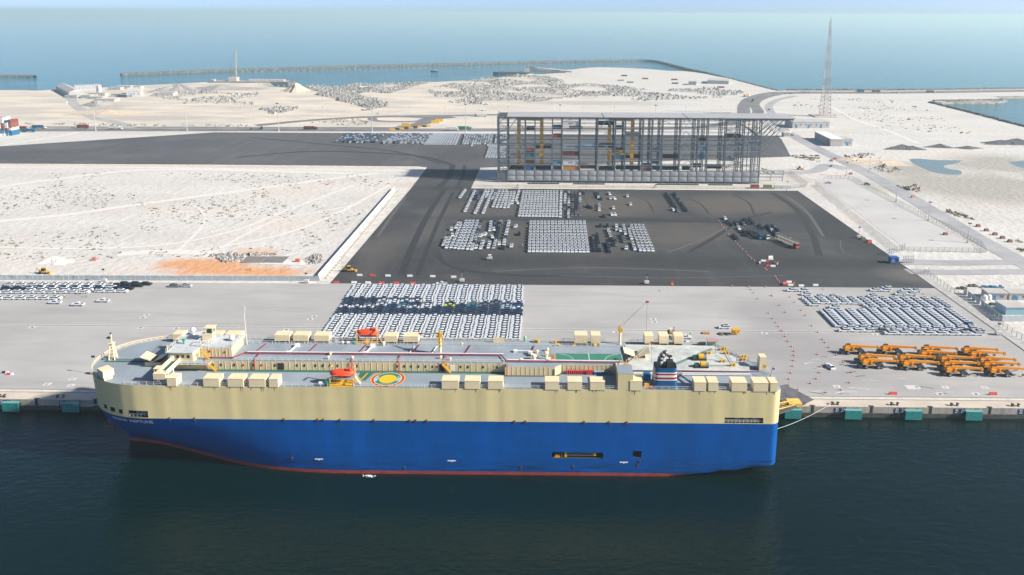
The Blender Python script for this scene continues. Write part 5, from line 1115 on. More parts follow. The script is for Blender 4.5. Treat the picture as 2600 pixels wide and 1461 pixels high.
for z in (9.6, 14.2, 18, 25.5, 29.5, 33, 39.5, 43.2, 48.5):
    for y in (RY, RY+5.5, RY+20, RY+25.5):
        rp_(MB().bar((x0, y, z), (x1, y, z), .2 if y == RY else .26, .3), 'shelf_beam', m_rs2 if y == RY else m_rs)
for y in (RY, RY+13, RY+25.5): rp_(MB().bar((x0, y, RTOP-.6), (x1+24, y, RTOP-.6), .7, 1.2), 'roof_beam', m_rs)
tr = MB(); x = x0
while x < x1+22: tr.bar((x, RY, RTOP-1.4), (x+2.5, RY, RTOP-.2), .16); tr.bar((x+2.5, RY, RTOP-.2), (x+5, RY, RTOP-1.4), .16); x += 5
tr.bar((x0, RY, RTOP-1.6), (x1+24, RY, RTOP-1.6), .25); o = rp_(tr, 'roof_truss', m_rs); o['kind'] = 'stuff'
rl, rr = PX[1]-.5, FZ(2020, 305, RY).x
for a, b_ in ((rl, 44.5), (45.3, 108.0), (108.8, rr)): rp_(MB().box(a, b_, RY-1, RY+27, RTOP, RTOP+.5), 'roof_sheet', m_roof)
# diagonal bracing bays
for i in (1, 7, 13, 16):
    br = MB(); a, b_ = PX[i], PX[i+1]; z = 10
    for y in ((RY+.3, RY+5.5) if i < 10 else (RY+.3, RY+14.5)):
        z = 10
        while z < RTOP-8: m_ = (a+b_)/2; br.bar((a, y, z), (m_, y, z+9), .28); br.bar((b_, y, z), (m_, y, z+9), .28); z += 10
    o = rp_(br, 'bay_bracing', m_rs2); o['kind'] = 'stuff'
# left tower lattice and right stair tower with its cantilever struts
br = MB(); z = 0; s = 0
while z < RTOP: br.bar((PX[0], RY-.2, z), (PX[1], RY-.2, z), .3); br.bar((PX[0] if s % 2 else PX[1], RY-.2, z), (PX[1] if s % 2 else PX[0], RY-.2, z+4.2), .22); br.bar((PX[0] if s % 2 else PX[1], RY+5.5, z), (PX[1] if s % 2 else PX[0], RY+5.5, z+4.2), .22); z += 4.2; s += 1
br.bar((PX[0], RY, RTOP), (PX[0], RY, RTOP+2.5), .25); br.bar((PX[1], RY, RTOP), (PX[1], RY, RTOP+2.5), .25); br.bar((PX[0], RY, RTOP+2.5), (PX[1], RY, RTOP+2.5), .22); br.bar((PX[0], RY, RTOP), (PX[1], RY, RTOP+2.5), .15); br.bar((PX[1], RY, RTOP), (PX[0], RY, RTOP+2.5), .15)
o = rp_(br, 'tower_lattice', m_rs); o['kind'] = 'stuff'
br = MB(); z = 9; s = 0
while z < RTOP-4:
    a, b_ = (PX[16]+1, PX[17]-1) if s % 2 else (PX[17]-1, PX[16]+1); br.bar((a, RY+2, z), (b_, RY+2, z+3.6), .5, .25); br.bar((a, RY+2, z+1.1), (b_, RY+2, z+4.7), .12); br.bar((PX[16], RY+2, z), (PX[17], RY+2, z), .25); z += 3.6; s += 1
o = rp_(br, 'stair_tower', m_rs); o['kind'] = 'stuff'
for k in (1, 2, 3):
    xx = PX[17]+(PX[18]-PX[17])*k/4
    for y in (RY, RY+12, RY+25): rp_(MB().bar((xx, y, 9), (xx, y, RTOP-2), .35), 'column', m_rs)
for y in (RY, RY+9, RY+18, RY+26):
    st = MB(); st.bar((x1, y, 31), (x1+20, y, RTOP-2), .5); st.bar((x1, y, 24), (x1+9, y, 32), .35); st.bar((x1-10, y, 44), (x1+7, y, 31), .35); st.bar((x1+7, y, 31), (x1+14, y, 42), .35); st.bar((x1-6, y, 32), (x1+10, y, RTOP-2), .35); st.bar((x1+10, y, 40), (x1+3, y, RTOP-2), .3); rp_(st, 'cantilever_strut', m_rs)
for k in range(5): rp_(MB().bar((x1+4+k*4, RY, RTOP-2), (x1+4+k*4, RY+26, RTOP-2), .4), 'roof_beam', m_rs)
# wall of bulging panels along the foot
edges = []
for a, b_ in zip(PX[1:], PX[2:]): edges += [(a, b_)] if b_-a < 9 else [(a, (a+b_)/2), ((a+b_)/2, b_)]
def tarp(w, h):
    mb = MB(); N = 6; v = []
    for j in range(N+1):
        for i in range(N+1):
            u, t = i/N, j/N; v.append((u*w, -.30*math.sin(math.pi*u)**.7*math.sin(math.pi*min(1, t+.0))**.8-.02, t*h))
    f = [(j*(N+1)+i, j*(N+1)+i+1, (j+1)*(N+1)+i+1, (j+1)*(N+1)+i) for j in range(N) for i in range(N)]
    return mb.add(v, f)
for a, b_ in edges:
    for z0 in (1.6, 5.8):
        o = tarp(b_-a-.5, 3.9).build('wall_panel', m_tarp, rack, True); o.location = RO+Vector((a+.25, RY-.3, z0))
    rp_(MB().bar((b_, RY-.35, 0), (b_, RY-.35, 10), .3), 'panel_post', m_rs)
for z in (1.4, 5.65, 9.9): rp_(MB().bar((PX[1], RY-.4, z), (x1, RY-.4, z), .25, .3), 'panel_rail', m_rs)
rp_(MB().box(PX[0], PX[1], RY-.1, RY+.1, .2, 9.8), 'lattice_screen', m_rs)
rp_(MB().box(PX[1], x1, RY+3, RY+25, 0, 1.2), 'rack_plinth', m_dsteel)
# stacker cranes in the aisle
for a, b_ in ((1317.5, 1375), (1546, 1604)):
    xa, xb = FZ(a, 400, RY+7.6).x, FZ(b_, 400, RY+7.6).x; Y = RY+7.6
    cr = empty('stacker_crane', ((xa+xb)/2, Y, 0), label='tall orange stacker crane portal inside the container rack, '+('with its hoist lowered between the masts' if a > 1400 else 'nearest the rack\'s lattice end tower'), cat='stacker crane', group='stacker cranes in the rack')
    w = (xb-xa)/2; mo = M('stacker_orange', (.74, .38, .04), .5, var=.1)
    for s in (-w, w): MB().bar((s, 0, 1), (s, 0, RTOP-3), 2.7, 1.8).build('mast', mo, cr)
    MB().bar((-w-.8, 0, RTOP-2.4), (w+.8, 0, RTOP-2.8), 1.4, 2.4).build('top_beam', mo, cr); MB().bar((-w-1, 0, 10.8), (w+1, 0, 10.8), 1.2, 1.4).build('bottom_beam', mo, cr)
    z = 21 if a > 1400 else 12; h = MB().box(-w+.8, w-.8, -1, 1, z, z+1.2).build('hoist_carriage', mo, cr); MB().box(-1.6, 1.6, -.8, .8, z+1.2, z+3).build('spreader_drum', mo, h)
# containers standing in the rack
CC = {'maroon': (.13, .03, .035), 'red': (.24, .045, .035), 'blue': (.02, .13, .26), 'navy': (.02, .045, .08), 'white': (.62, .63, .62), 'orange': (.50, .22, .05), 'grey': (.30, .33, .34), 'teal': (.03, .16, .19), 'light blue': (.10, .26, .36), 'green': (.02, .20, .13), 'olive': (.20, .20, .12), 'brown': (.22, .09, .06)}
def cmat(c): return M('container_'+c, CC[c], .55, var=.12, vscale=.8)
def cont_mesh(Lc, c):
    def f(mb):
        mb.box(-Lc/2+.06, Lc/2-.06, -1.16, 1.16, .12, 2.62); n_ = int(Lc/.8)
        for k in range(n_):
            xx = -Lc/2+.3+k*(Lc-.6)/n_
            for s in (-1, 1): mb.box(xx, xx+.38, s*1.19-.035, s*1.19+.035, .2, 2.5)
        for xx in (-Lc/2, Lc/2-.16):
            for s in (-1.22, 1.06): mb.box(xx, xx+.16, s, s+.16, 0, 2.7)
        for s in (-1.22, 1.10): mb.box(-Lc/2+.16, Lc/2-.16, s, s+.12, 0, .16); mb.box(-Lc/2+.16, Lc/2-.16, s, s+.12, 2.56, 2.7)
    return mesh_of(('cont', Lc, c), f, cmat(c))
def container(x, y, z, Lc, c, label, group=None, rz=0, text=None, logo=None, s=1.0):
    root = empty('shipping_container', (x, y, z), rz, label, 'container', group); child('box', cont_mesh(Lc, c), root)
    if s != 1: root.scale = (1, 1, s)
    if text:
        v, f = text_mesh(text, 1.5, bold=.02); mb = MB(); k = min(1, Lc*.62/(max(p.x for p in v)-min(p.x for p in v))); mb.add([(p.x*k, -1.235, 1.35+p.y*k) for p in v], f); mb.build('lettering', MATS['pipe_white'] if c != 'white' and c != 'grey' else M('ink_dark', (.03, .03, .05), .6), root)
    if logo:
        mb = MB()
        if logo == 'blocks':
            for a, b_ in ((-1.9, .2), (-1.5, -.2), (-1.1, .0), (-.6, .15), (-.2, -.2), (.1, .2), (.3, -.55), (.8, .1), (1.3, .3), (-1.9, -.2)): mb.box(a, a+.42, -1.24, -1.2, 1.35+b_, 1.8+b_)
            mb.build('logo', MATS['ink_dark'] if 'ink_dark' in MATS else M('ink_dark', (.03, .03, .05), .6), root)
        else:
            mb.box(-4.6, -3.4, -1.24, -1.2, .8, 1.9); mb.build('logo', M('logo_blue', (.25, .52, .60), .6), root)
    return root
RC = [(1182, 1388, 308, 358, 'white', None, 'blocks', 0), (707, 803, 370, 415, 'maroon', None, None, 6), (1058, 1153, 360, 402, 'navy', None, None, 0), (1058, 1158, 470, 515, 'red', None, None, 0), (1650, 1845, 310, 352, 'navy', None, None, 6), (1880, 1965, 365, 405, 'teal', None, None, 6),
      (2008, 2185, 450, 495, 'grey', None, None, 6), (832, 1028, 612, 652, 'maroon', None, None, 15), (1182, 1390, 608, 655, 'grey', 'MAERSK SEALAND', 'square', 0), (1412, 1610, 600, 642, 'light blue', 'MAERSK', None, 0), (1648, 1850, 605, 642, 'navy', None, None, 6), (702, 800, 660, 705, 'red', None, None, 0), (702, 800, 718, 768, 'teal', None, None, 0), (702, 800, 795, 850, 'maroon', None, None, 0),
      (1185, 1375, 702, 750, 'maroon', None, None, 0), (1058, 1155, 822, 866, 'light blue', None, None, 0), (1182, 1388, 820, 870, 'white', None, 'blocks', 0), (1182, 1388, 890, 936, 'orange', None, None, 0), (702, 800, 880, 935, 'blue', None, None, 0), (470, 680, 878, 932, 'maroon', None, None, 6), (822, 1030, 875, 935, 'navy', None, None, 6), (1050, 1155, 875, 935, 'navy', None, None, 0), (1412, 1605, 868, 920, 'brown', None, None, 6), (1640, 1850, 880, 940, 'navy', None, None, 6),
      (1878, 1975, 740, 792, 'teal', None, None, 0), (2000, 2190, 742, 782, 'maroon', None, None, 15), (1888, 1960, 662, 700, 'maroon', None, None, 15), (2230, 2335, 900, 958, 'red', None, None, 0), (2225, 2320, 860, 898, 'blue', None, None, 6), (2362, 2440, 665, 705, 'light blue', None, None, 6), (2358, 2435, 810, 855, 'teal', None, None, 6), (2355, 2440, 868, 935, 'teal', None, None, 6), (2490, 2675, 742, 785, 'maroon', None, None, 15), (1870, 1980, 850, 930, 'navy', None, None, 6), (2000, 2190, 850, 930, 'navy', None, None, 6), (2480, 2700, 880, 940, 'navy', None, None, 6)]
RC2 = [(905, 975, 530, 572, 'maroon', None, None, 6), (900, 995, 630, 672, 'light blue', None, None, 0), (1230, 1455, 472, 515, 'navy', None, None, 6), (1500, 1700, 560, 608, 'grey', 'MAERSK', 'square', 0), (875, 965, 745, 788, 'light blue', None, None, 6), (1005, 1185, 868, 920, 'navy', None, None, 6), (825, 930, 850, 905, 'maroon', None, None, 6), (1130, 1400, 780, 820, 'grey', None, None, 14), (660, 800, 880, 940, 'navy', None, None, 14), (420, 610, 890, 940, 'navy', None, None, 14)]
seen = {}
for lst, ox in ((RC, 1200), (RC2, 1600)):
    for a, b_, t_, bt, c, tx, lg, dy in lst:
        Y = RY+1.6+dy; p0, p1 = FZ(ox+a*.1941, 250+bt*.1941, Y-1.2), FZ(ox+b_*.1941, 250+bt*.1941, Y-1.2)
        Lc = 12.19 if p1.x-p0.x > 8.6 else 6.06; z = max(1.2, p0.z)
        side = 'nearest the car lot' if dy < 3 else 'deep inside'
        lab = f'{c} {"forty" if Lc > 8 else "twenty"}-foot container {"marked with dark block logo " if lg == "blocks" else "with lettering and pale square " if lg else "with lettering " if tx else ""}on the rack {"front" if dy < 3 else "deep inside"}, {"foot level" if z < 14 else "middle level" if z < 34 else "top level"}'
        container((p0.x+p1.x)/2, Y, z, Lc, c, lab, 'containers in the rack', text=tx, logo=lg, s=1.12)
# containers by the rack and steel frames lying on the pad
for a, b_, c, tx in ((1578, 1692, 'red', None), (1745, 1862, 'olive', None), (1882, 2108, 'white', 'C R A O U H')):
    p0, p1 = FZ(1600+a*.1941, 250+1175*.1941, 562), FZ(1600+b_*.1941, 250+1175*.1941, 562)
    container((p0.x+p1.x)/2, 563.2, .05, 12.19 if p1.x-p0.x > 8.6 else 6.06, c, f'{c} container standing on the pale pad before the rack', text=None)
for k in range(3):
    y = 590+k*12; fo = empty('portal_steelwork', (176+k*4, y, 0), label=f'grey steel portal frame lying on the pad, {["first", "second", "third"][k]} from the car lot', cat='steelwork')
    MB().bar((-8, 0, 3.2), (12, 0, 3.2), .7).build('beam', m_rs2, fo); [MB().bar((x, 0, 0), (x, 0, 3), .6).build('leg', m_rs2, fo) for x in (-7.5, 2, 11.5)]
for k, (a, b_) in enumerate(((1340, 1420), (1455, 1535), (1665, 1770), (1795, 1855))):
    p0, p1 = G(a, 466), G(b_, 466); o = MB().box(0, p1.x-p0.x, 0, 3, 0, .5, top=(.2, .2, .2, .2)).build('loading_pit_cover', m_dsteel, loc=(p0.x, 572, .02)); props(o, f'long dark cover plate at the foot of the rack, {["first", "second", "third", "fourth"][k]} from the lattice tower', 'cover plate')

# ------------------------------------------------------------------ lattice mast far right
tq = G(2090, 296); tw = empty('telecom_tower', (tq.x, tq.y, 0), label='very tall red and white lattice telecom tower on the sand', cat='tower')
TH = 122.0; m_tr = M('tower_red', (.31, .235, .23), .6); m_tw = M('tower_white', (.38, .38, .39), .6)
def tw_w(z): return 6.9*(1-z/TH)**1.0+.7
nseg = 12
for k in range(nseg):
    z0, z1 = TH*k/nseg, TH*(k+1)/nseg; mt = m_tr if k % 2 == 0 else m_tw; mb = MB(); w0, w1 = tw_w(z0), tw_w(z1)
    cs = [(-1, -.8), (1, -.8), (.35, 1)]
    for i in range(3):
        a, b_ = cs[i], cs[(i+1) % 3]; th = .5-.25*k/nseg
        mb.bar((a[0]*w0, a[1]*w0, z0), (a[0]*w1, a[1]*w1, z1), th); ns = 2
        for s in range(ns):
            za, zb = z0+(z1-z0)*s/ns, z0+(z1-z0)*(s+1)/ns; wa, wb = tw_w(za), tw_w(zb); t2 = .26-.1*k/nseg
            mb.bar((a[0]*wa, a[1]*wa, za), (b_[0]*wb, b_[1]*wb, zb), t2); mb.bar((b_[0]*wa, b_[1]*wa, za), (a[0]*wb, a[1]*wb, zb), t2); mb.bar((a[0]*wa, a[1]*wa, za), (b_[0]*wa, b_[1]*wa, za), t2)
    mb.build('tower_section', mt, tw)
mb = MB(); mb.bar((0, 0, TH), (0, 0, TH+4), .5); mb.build('mast_tip', m_tw, tw)
for z in (TH-8, TH-14, TH-4): MB().lathe((-1.5, -1.2, z), [(.9, -.6), (.9, .6)], 8).build('antenna', m_tw, tw)
MB().box(-14, 14, -12, 14, 0, 1).build('footing', m_pale, tw)

# ------------------------------------------------------------------ fences
m_corr = M('fence_sheet', (.42, .47, .50), .5, .2, var=.10, vscale=.3); m_post = M('fence_post', (.30, .31, .31), .6)
fa, fb = G(-60, 711), G(812, 713.6)
fen = empty('sheet_metal_fence', fa, label='long grey sheet metal fence between the sand and the apron', cat='fence'); n_ = int((fb-fa).length/2.45); d = (fb-fa)/n_
me = mesh_of('fpanel', lambda mb: (mb.box(.04, 2.41, -.03, .03, 0, 2.45), [mb.box(.15+k*.3, .3+k*.3, -.06, -.03, .05, 2.4) for k in range(8)]), m_corr)
for k in range(n_): o = child('panel', me, fen, d*k+Vector((0, rnd.uniform(-.05, .05), 0))); o.rotation_euler = (R(rnd.uniform(-2, 2)), 0, math.atan2(d.y, d.x))
fa, fb = Vector((-110.6, 357, 0)), Vector((-110.6, 551, 0))
fen = empty('concrete_panel_wall', fa, label='long white concrete panel wall beside the asphalt lot', cat='wall'); n_ = 48; d = (fb-fa)/n_
me = mesh_of('cpanel', lambda mb: mb.box(-.12, .12, .03, 3.98, 0, 2.3), M('panel_white', (.62, .62, .60), .8, var=.15, vscale=.2))
for k in range(n_): child('panel', me, fen, d*k)
# concrete drain strip between that wall and the lot
sheet('drain_strip', [(-110, 352), (-103.2, 352), (-101, 556), (-110, 556)], M('drain_concrete', (.60, .57, .52), .9, var=.3, vscale=.15, world_co=True), .02)
mb = MB()
for k in range(50): mb.box(-107.2, -106.2, 357+k*3.9, 359+k*3.9, 0, .35)
props(mb.build('drain_blocks', m_pale), kind='stuff')
def link_fence(pts, label, h=2.6, step=3.2):
    pts = [Vector((p[0], p[1], 0)) for p in pts]; root = empty('chain_link_fence', pts[0], label=label, cat='fence'); o0 = pts[0]
    me = mesh_of(('lp', h), lambda mb: mb.bar((0, 0, 0), (0, 0, h), .16), m_post)
    for a, b_ in zip(pts, pts[1:]):
        n_ = max(1, int((b_-a).length/step))
        for k in range(n_): child('post', me, root, a.lerp(b_, k/n_)-o0)
        mb = MB()
        for z in (.3, 1.3, h-.1): mb.bar(a-o0+Vector((0, 0, z)), b_-o0+Vector((0, 0, z)), .06)
        o = mb.build('wires', m_post, root); o['kind'] = 'stuff'
        mb = MB(); u = (b_-a).normalized()
        mb.add([a-o0+Vector((0, 0, .05)), b_-o0+Vector((0, 0, .05)), b_-o0+Vector((0, 0, h)), a-o0+Vector((0, 0, h))], [(0, 1, 2, 3)])
        o = mb.build('mesh_netting', m_net, root)
m_net = bpy.data.materials.new('chain_link'); m_net.use_nodes = True; nn_ = m_net.node_tree.nodes; ll_ = m_net.node_tree.links
tb = nn_.new('ShaderNodeBsdfTransparent'); ms = nn_.new('ShaderNodeMixShader'); ms.inputs[0].default_value = .16; ll_.new(tb.outputs[0], ms.inputs[1]); ll_.new(nn_['Principled BSDF'].outputs[0], ms.inputs[2]); ll_.new(ms.outputs[0], nn_['Material Output'].inputs[0]); nn_['Principled BSDF'].inputs['Base Color'].default_value = (.35, .35, .34, 1)
link_fence([(193.5, 262), (193.5, 372), (200, 376)], 'chain link fence along the east kerb of the apron')
link_fence([G(2070, 470), G(2275, 636), G(2300, 634)], 'chain link fence between the asphalt lot and the lorry park')
link_fence([G(2290, 638), G(2504, 642), G(2490, 622), G(2350, 552), G(2200, 475), G(2165, 455), G(2090, 453)], 'chain link fence round the outer side of the lorry park')
link_fence([G(2005, 440), G(2050, 470), G(2042, 477), G(2010, 478)], 'short chain link fence at the corner of the rack pad')
link_fence([(-54, 560.5), (188, 560.5)], 'low wire fence along the lane before the container rack', 1.8, 5)
gt = G(2275, 640); 
for k, (p0, p1) in enumerate(((G(2257, 650), G(2296, 635)), (G(2293, 668), G(2318, 668)))):
    root = empty('gate', p0, label=['tall grey steel gate at the lot entrance beside the blue booth', 'open steel gate leaf beyond the blue booth'][k], cat='gate'); d = p1-p0
    for t in range(7): MB().bar(d*(t/6), d*(t/6)+Vector((0, 0, 4)), .2).build('bar', m_post, root)
    for z in (.4, 2, 3.9): MB().bar(Vector((0, 0, z)), d+Vector((0, 0, z)), .18).build('rail', m_post, root)
# ------------------------------------------------------------------ light masts
m_pole = M('galvanised', (.50, .50, .48), .5, .3)
def mast(px, py, topx, topy, label, group, r=.35):
    q = G(px, py); h = FZ(topx, topy, q.y).z
    root = empty('light_mast', q, label=label, cat='light mast', group=group)
    MB().tube((0, 0, 0), (0, 0, h), r, 8, r2=r*.4).build('pole', m_pole, root); mb = MB()
    mb.box(-r*3.2, r*3.2, -r*2, r*2, h, h+r*2.2); mb.build('lamp_head', M('lamp_grey', (.14, .14, .15), .5), root); MB().lathe((0, 0, 0), [(r*2.2, 0), (r*2.2, .7)], 8).build('base', m_pale, root)
for i, (a, b_, c_, d) in enumerate(((243, 332, 232, 262), (475, 332, 468, 263), (708, 333.5, 704, 264), (945, 335, 943, 265), (1183, 337, 1182, 266), (1422, 296, 1422, 268), (1664, 296, 1665, 269))): mast(a, b_, c_, d, 'high light mast beside the road behind the far lot', 'high masts along the far road', .45)
for i, (a, b_, c_, d) in enumerate(((2148, 447, 2150, 414), (2275, 513, 2279, 473), (2357, 561, 2361, 515), (2457, 617, 2461, 569))): mast(a, b_, c_, d, 'grey light mast along the fence of the lorry park', 'masts along the lorry park', .28)
for a, b_, c_, d in ((2231, 437, 2233, 402), (1998, 485, 1998, 462), (2207, 437, 2209, 400)): mast(a, b_, c_, d, 'thin light pole standing by the dusty road', 'poles by the dusty road', .2)
for k, px in enumerate((820, 940, 985, 1040, 1130, 1290, 1480, 1560, 1740, 1830, 2100, 2200, 2300, 2420, 2500)):
    far_ = px > 1900; mast(px, 290 if not far_ else 231, px, 272 if not far_ else 216, 'thin street lamp pole on the coast road', 'street lamps on the coast road', .2)
def light_tower(px, py, tx, ty, label, four=False):
    q = G(px, py); h = FZ(tx, ty, q.y).z; root = empty('light_tower', q, label=label, cat='light tower', group='mobile light towers')
    MB().box(-1.1, 1.1, -.7, .7, .5, 1.7).build('generator', M('gen_white', (.55, .55, .52), .5), root); MB().bar((0, 0, 1.5), (0, 0, h), .16).build('mast', m_pole, root)
    for s in (-1, 1): MB().lathe((s*.7, 0, .35), [(.35, -.1), (.35, .1)], 10, ax='y').build('wheel', m_tyre, root)
    for x in (-.55, .1): 
        for z in ((0, .7) if four else (0,)): MB().box(x, x+.5, -.2, .2, h-.4+z, h+.2+z).build('lamp', m_black if not four else M('lamp_white', (.7, .7, .7), .4), root)
light_tower(1173, 717, 1173, 690, 'mobile light tower with dark lamps at the top of the big car block'); light_tower(1642, 722, 1643, 698, 'mobile light tower with four white lamps at the edge of the asphalt'); light_tower(241, 950, 234, 905, 'mobile light tower with dark lamps rising behind the bow of the ship'); light_tower(1664, 477, 1664, 470, 'small light tower on the lane before the container rack')
light_tower(2180, 605, 2182, 577, 'mobile light tower on the kerb of the asphalt lot near the lorry park'); light_tower(265, 717, 265, 684, 'mobile light tower before the sheet metal fence'); light_tower(778, 719, 778, 694, 'mobile light tower near the end of the sheet metal fence')
light_tower(2534, 851, 2546, 822, 'mobile light tower in the corner of the kerb and the quay rail'); light_tower(1314, 478, 1315, 470, 'small generator tower at the left end of the rack lane')
# ------------------------------------------------------------------ quay furniture
m_fend = M('fender_green', (.025, .24, .22), .5, var=.25, vscale=.8); m_fend2 = M('fender_top', (.12, .36, .32), .6)
m_sign = M('sign_navy', (.01, .035, .11), .6); m_iron = M('bollard_iron', (.06, .045, .03), .7)
XF = [FZ(px, 1040, 235).x for px in (34, 185)]+[FZ(2011+152.6*k, 1050, 235).x for k in range(4)]
NUM = [('B23', 'A23'), ('B22', 'A22'), ('B10', 'A10'), ('B09', 'A09'), ('B08', 'A08'), ('B07', 'A07'), ('B06', 'A06')]
ORD = ['beyond the bow, second from the ship', 'beyond the bow, next to the ship', 'under the stern ramp', 'first past the stern ramp', 'second past the stern ramp', 'third past the stern ramp']
for k, x in enumerate(XF):
    r = empty('quay_fender', (x, QY, -1.8), label='turquoise fender panel on the quay wall '+ORD[k], cat='fender', group='fenders on the quay wall')
    MB().box(-2.75, 2.75, -2.3, -1.9, -1.5, 1.5).build('panel', m_fend, r); MB().box(-2.8, 2.8, -2.35, -1.0, 1.5, 1.62).build('top_plate', m_fend2, r)
    for s in (-1.4, 1.4): MB().lathe((s, -.95, .2), [(.8, -.95), (.55, 0), (.8, .95)], 12, ax='y').build('rubber_cone', m_black, r)
    for s in (-2.2, 2.2): MB().bar((s, 0, 1.6), (s*.9, -1.9, 1.3), .14).build('chain', m_dsteel, r)
for k, x in enumerate(XF+[XF[-1]+21.4]):
    if k == 2: continue
    xs_ = x-5.1 if k > 1 else x-4.4
    for j in (0, 1):
        a = xs_+j*2.0+(.4 if k > 1 else .2)
        o = empty('berth_sign', (a, QY-.05, -1.3), label=f'navy berth sign reading 82 {NUM[k][j]} on the quay wall', cat='sign', group='berth signs')
        MB().box(-.85, .85, -.06, 0, -.85, 1.0).build('board', m_sign, o)
        for t_, sz, z in (('82', 1.0, .5), (NUM[k][j], .72, -.35)):
            v, f = text_mesh(t_, sz, bold=.02); MB().add([(p.x, -.075, z+p.y) for p in v], f).build('lettering', MATS['pipe_white'], o)
def bollard(x, y, lab):
    r = empty('mooring_bollard', (x, y, .02), label=lab, cat='bollard', group='bollards on the quay edge'); MB().lathe((0, 0, 0), [(.55, 0), (.32, .15), (.28, .5), (.34, .62)], 12).build('post', m_iron, r); MB().lathe((.12, 0, .62), [(.3, 0), (.55, .1), (.5, .25), (.1, .32)], 12).build('head', m_iron, r)
BP = [(px, 1006) for px in (3, 15, 151, 166)]+[(2000+z/4.293, 1027) for z in (480, 540, 1120, 1185, 1765, 1830, 2420, 2485)]
for i, (px, py) in enumerate(BP):
    q = G(px, py); bollard(q.x, 237.4, 'mushroom shaped iron mooring bollard on the quay edge '+('beyond the bow' if i < 4 else 'past the stern ramp'))
for k, (px, s) in enumerate(((95, 0), (244, 0), (2063, 1), (2213, 1), (2363, 1), (2514, 1))):
    q = FZ(px, 1040, QY); o = empty('quay_ladder', (q.x, QY, 0), label='dark recessed ladder in the quay wall '+['two fenders beyond the bow', 'right beside the bow', 'next to the stern ramp', 'after berth sign B09', 'after berth sign B08', 'after berth sign B07'][k], cat='ladder', group='ladders in the quay wall')
    MB().box(-.45, .45, -.04, .3, -3.6, .06).build('recess', m_hole, o); MB().box(-.8, .8, -.02, .9, .03, .1).build('cap', m_dsteel, o)
    for t in range(6): MB().bar((-.3, -.1, -.5-t*.55), (.3, -.1, -.5-t*.55), .06).build('rung', m_iron, o)
# mooring lines
m_rope = M('rope_pale', (.62, .60, .55), .8)
def rope(a, b_, sag, lab, r=.055):
    a, b_ = Vector(a), Vector(b_); mb = MB(); pts = [a.lerp(b_, t/8)-Vector((0, 0, sag*4*(t/8)*(1-t/8))) for t in range(9)]
    o = mb.path([p-a for p in pts], r, 5).build('mooring_rope', m_rope, loc=a); props(o, lab, 'rope', 'mooring ropes')
q = G(2112, 1027); rope((XS-.4, 212, 4.6), (q.x, 237.4, .6), 1.2, 'pale mooring rope from the stern to a bollard past the ramp', .055)
q = G(166, 1006); rope((-131.8, 209.5, 13.6), (q.x, 237.4, .6), 2.0, 'pale mooring rope from the bow to a bollard, upper one'); rope((-133.0, 212, 12.6), (q.x-.8, 237.4, .6), 2.8, 'pale mooring rope from the bow to a bollard, lower one')
# painted squares and manholes on the apron
m_man = M('manhole_iron', (.05, .05, .05), .7)
k = 0
for px, py in ((363, 807), (373, 800), (788, 811), (798, 804), (1659, 811), (1662, 818), (1650, 990), (82, 832), (357, 833), (448, 834), (727, 838), (1473, 843), (1564, 844), (1941, 847), (2222, 849), (120, 976), (180, 979), (2387, 1001), (2478, 1001), (2125, 982), (2327, 984), (2400, 984), (2500, 985), (184, 963)):
    q = G(px, py); sheet('painted_square', [(q.x-1.3, q.y-1), (q.x+1.3, q.y-1), (q.x+1.3, q.y+1), (q.x-1.3, q.y+1)], m_white, .036); sheet('manhole', [(q.x-.55, q.y-.45), (q.x+.55, q.y-.45), (q.x+.55, q.y+.45), (q.x-.55, q.y+.45)], m_man if py < 960 or py > 990 else m_conc, .046); k += 1
q = G(2316, 984); sheet('painted_square', [(q.x-2.2, q.y-1.6), (q.x+2.2, q.y-1.6), (q.x+2.2, q.y+1.6), (q.x-2.2, q.y+1.6)], M('pale_patch', (.55, .54, .52), .8), .034)
rn = random.Random(11)
for i in range(26):                                   # rubber and chalk scrapes left by wheels
    px, py = rn.uniform(2040, 2330), rn.uniform(905, 1000); q = G(px, py); a = rn.uniform(-.5, .3); L_ = rn.uniform(2, 7)
    pts = [(q.x+t*L_*math.cos(a), q.y+t*L_*math.sin(a)+.4*math.sin(t*3)) for t in (0, .33, .66, 1)]
    strip('scrape_mark', pts, rn.uniform(.12, .5), m_white if i % 4 else m_man, .05+i*.0008)
# ------------------------------------------------------------------ cones and barriers
m_cone = M('cone_orange', (.75, .10, .03), .6)
cone_v = [None]
def cone(px, py, lab, grp):
    q = G(px, py); r = empty('traffic_cone', (q.x, q.y, .035 if q.y > 350.3 else 0), label=lab, cat='traffic cone', group=grp)
    child('base', mesh_of('cone_base', lambda mb: mb.box(-.34, .34, -.34, .34, 0, .07), m_black), r); child('body', mesh_of('cone_body', lambda mb: mb.lathe((0, 0, .07), [(.26, 0), (.20, .32), (.13, .62), (.05, 1.0)], 10), m_cone), r); child('stripe', mesh_of('cone_stripe', lambda mb: mb.lathe((0, 0, .07), [(.205, .34), (.155, .56)], 10), MATS['pipe_white']), r)
for zx, zy in ((158, 145), (40, 200), (222, 210), (265, 262), (115, 293), (335, 345), (172, 363), (5, 372), (377, 397), (45, 427), (78, 470), (440, 500), (105, 508), (140, 550), (500, 565), (172, 605), (200, 655), (548, 638), (572, 668), (237, 708), (612, 718), (260, 755), (262, 797), (497, 787), (685, 795), (255, 848), (757, 868), (247, 905), (525, 910), (838, 968), (230, 973), (517, 970), (210, 1035), (485, 1033), (427, 1078), (817, 1072), (205, 1093), (300, 1140), (732, 1143), (580, 1170), (1560, 180), (555, 130)):
    cone(1950+zx*.2527, 700+zy*.2527+2, 'orange traffic cone in the lines marking the lane on the concrete apron', 'cones on the apron')
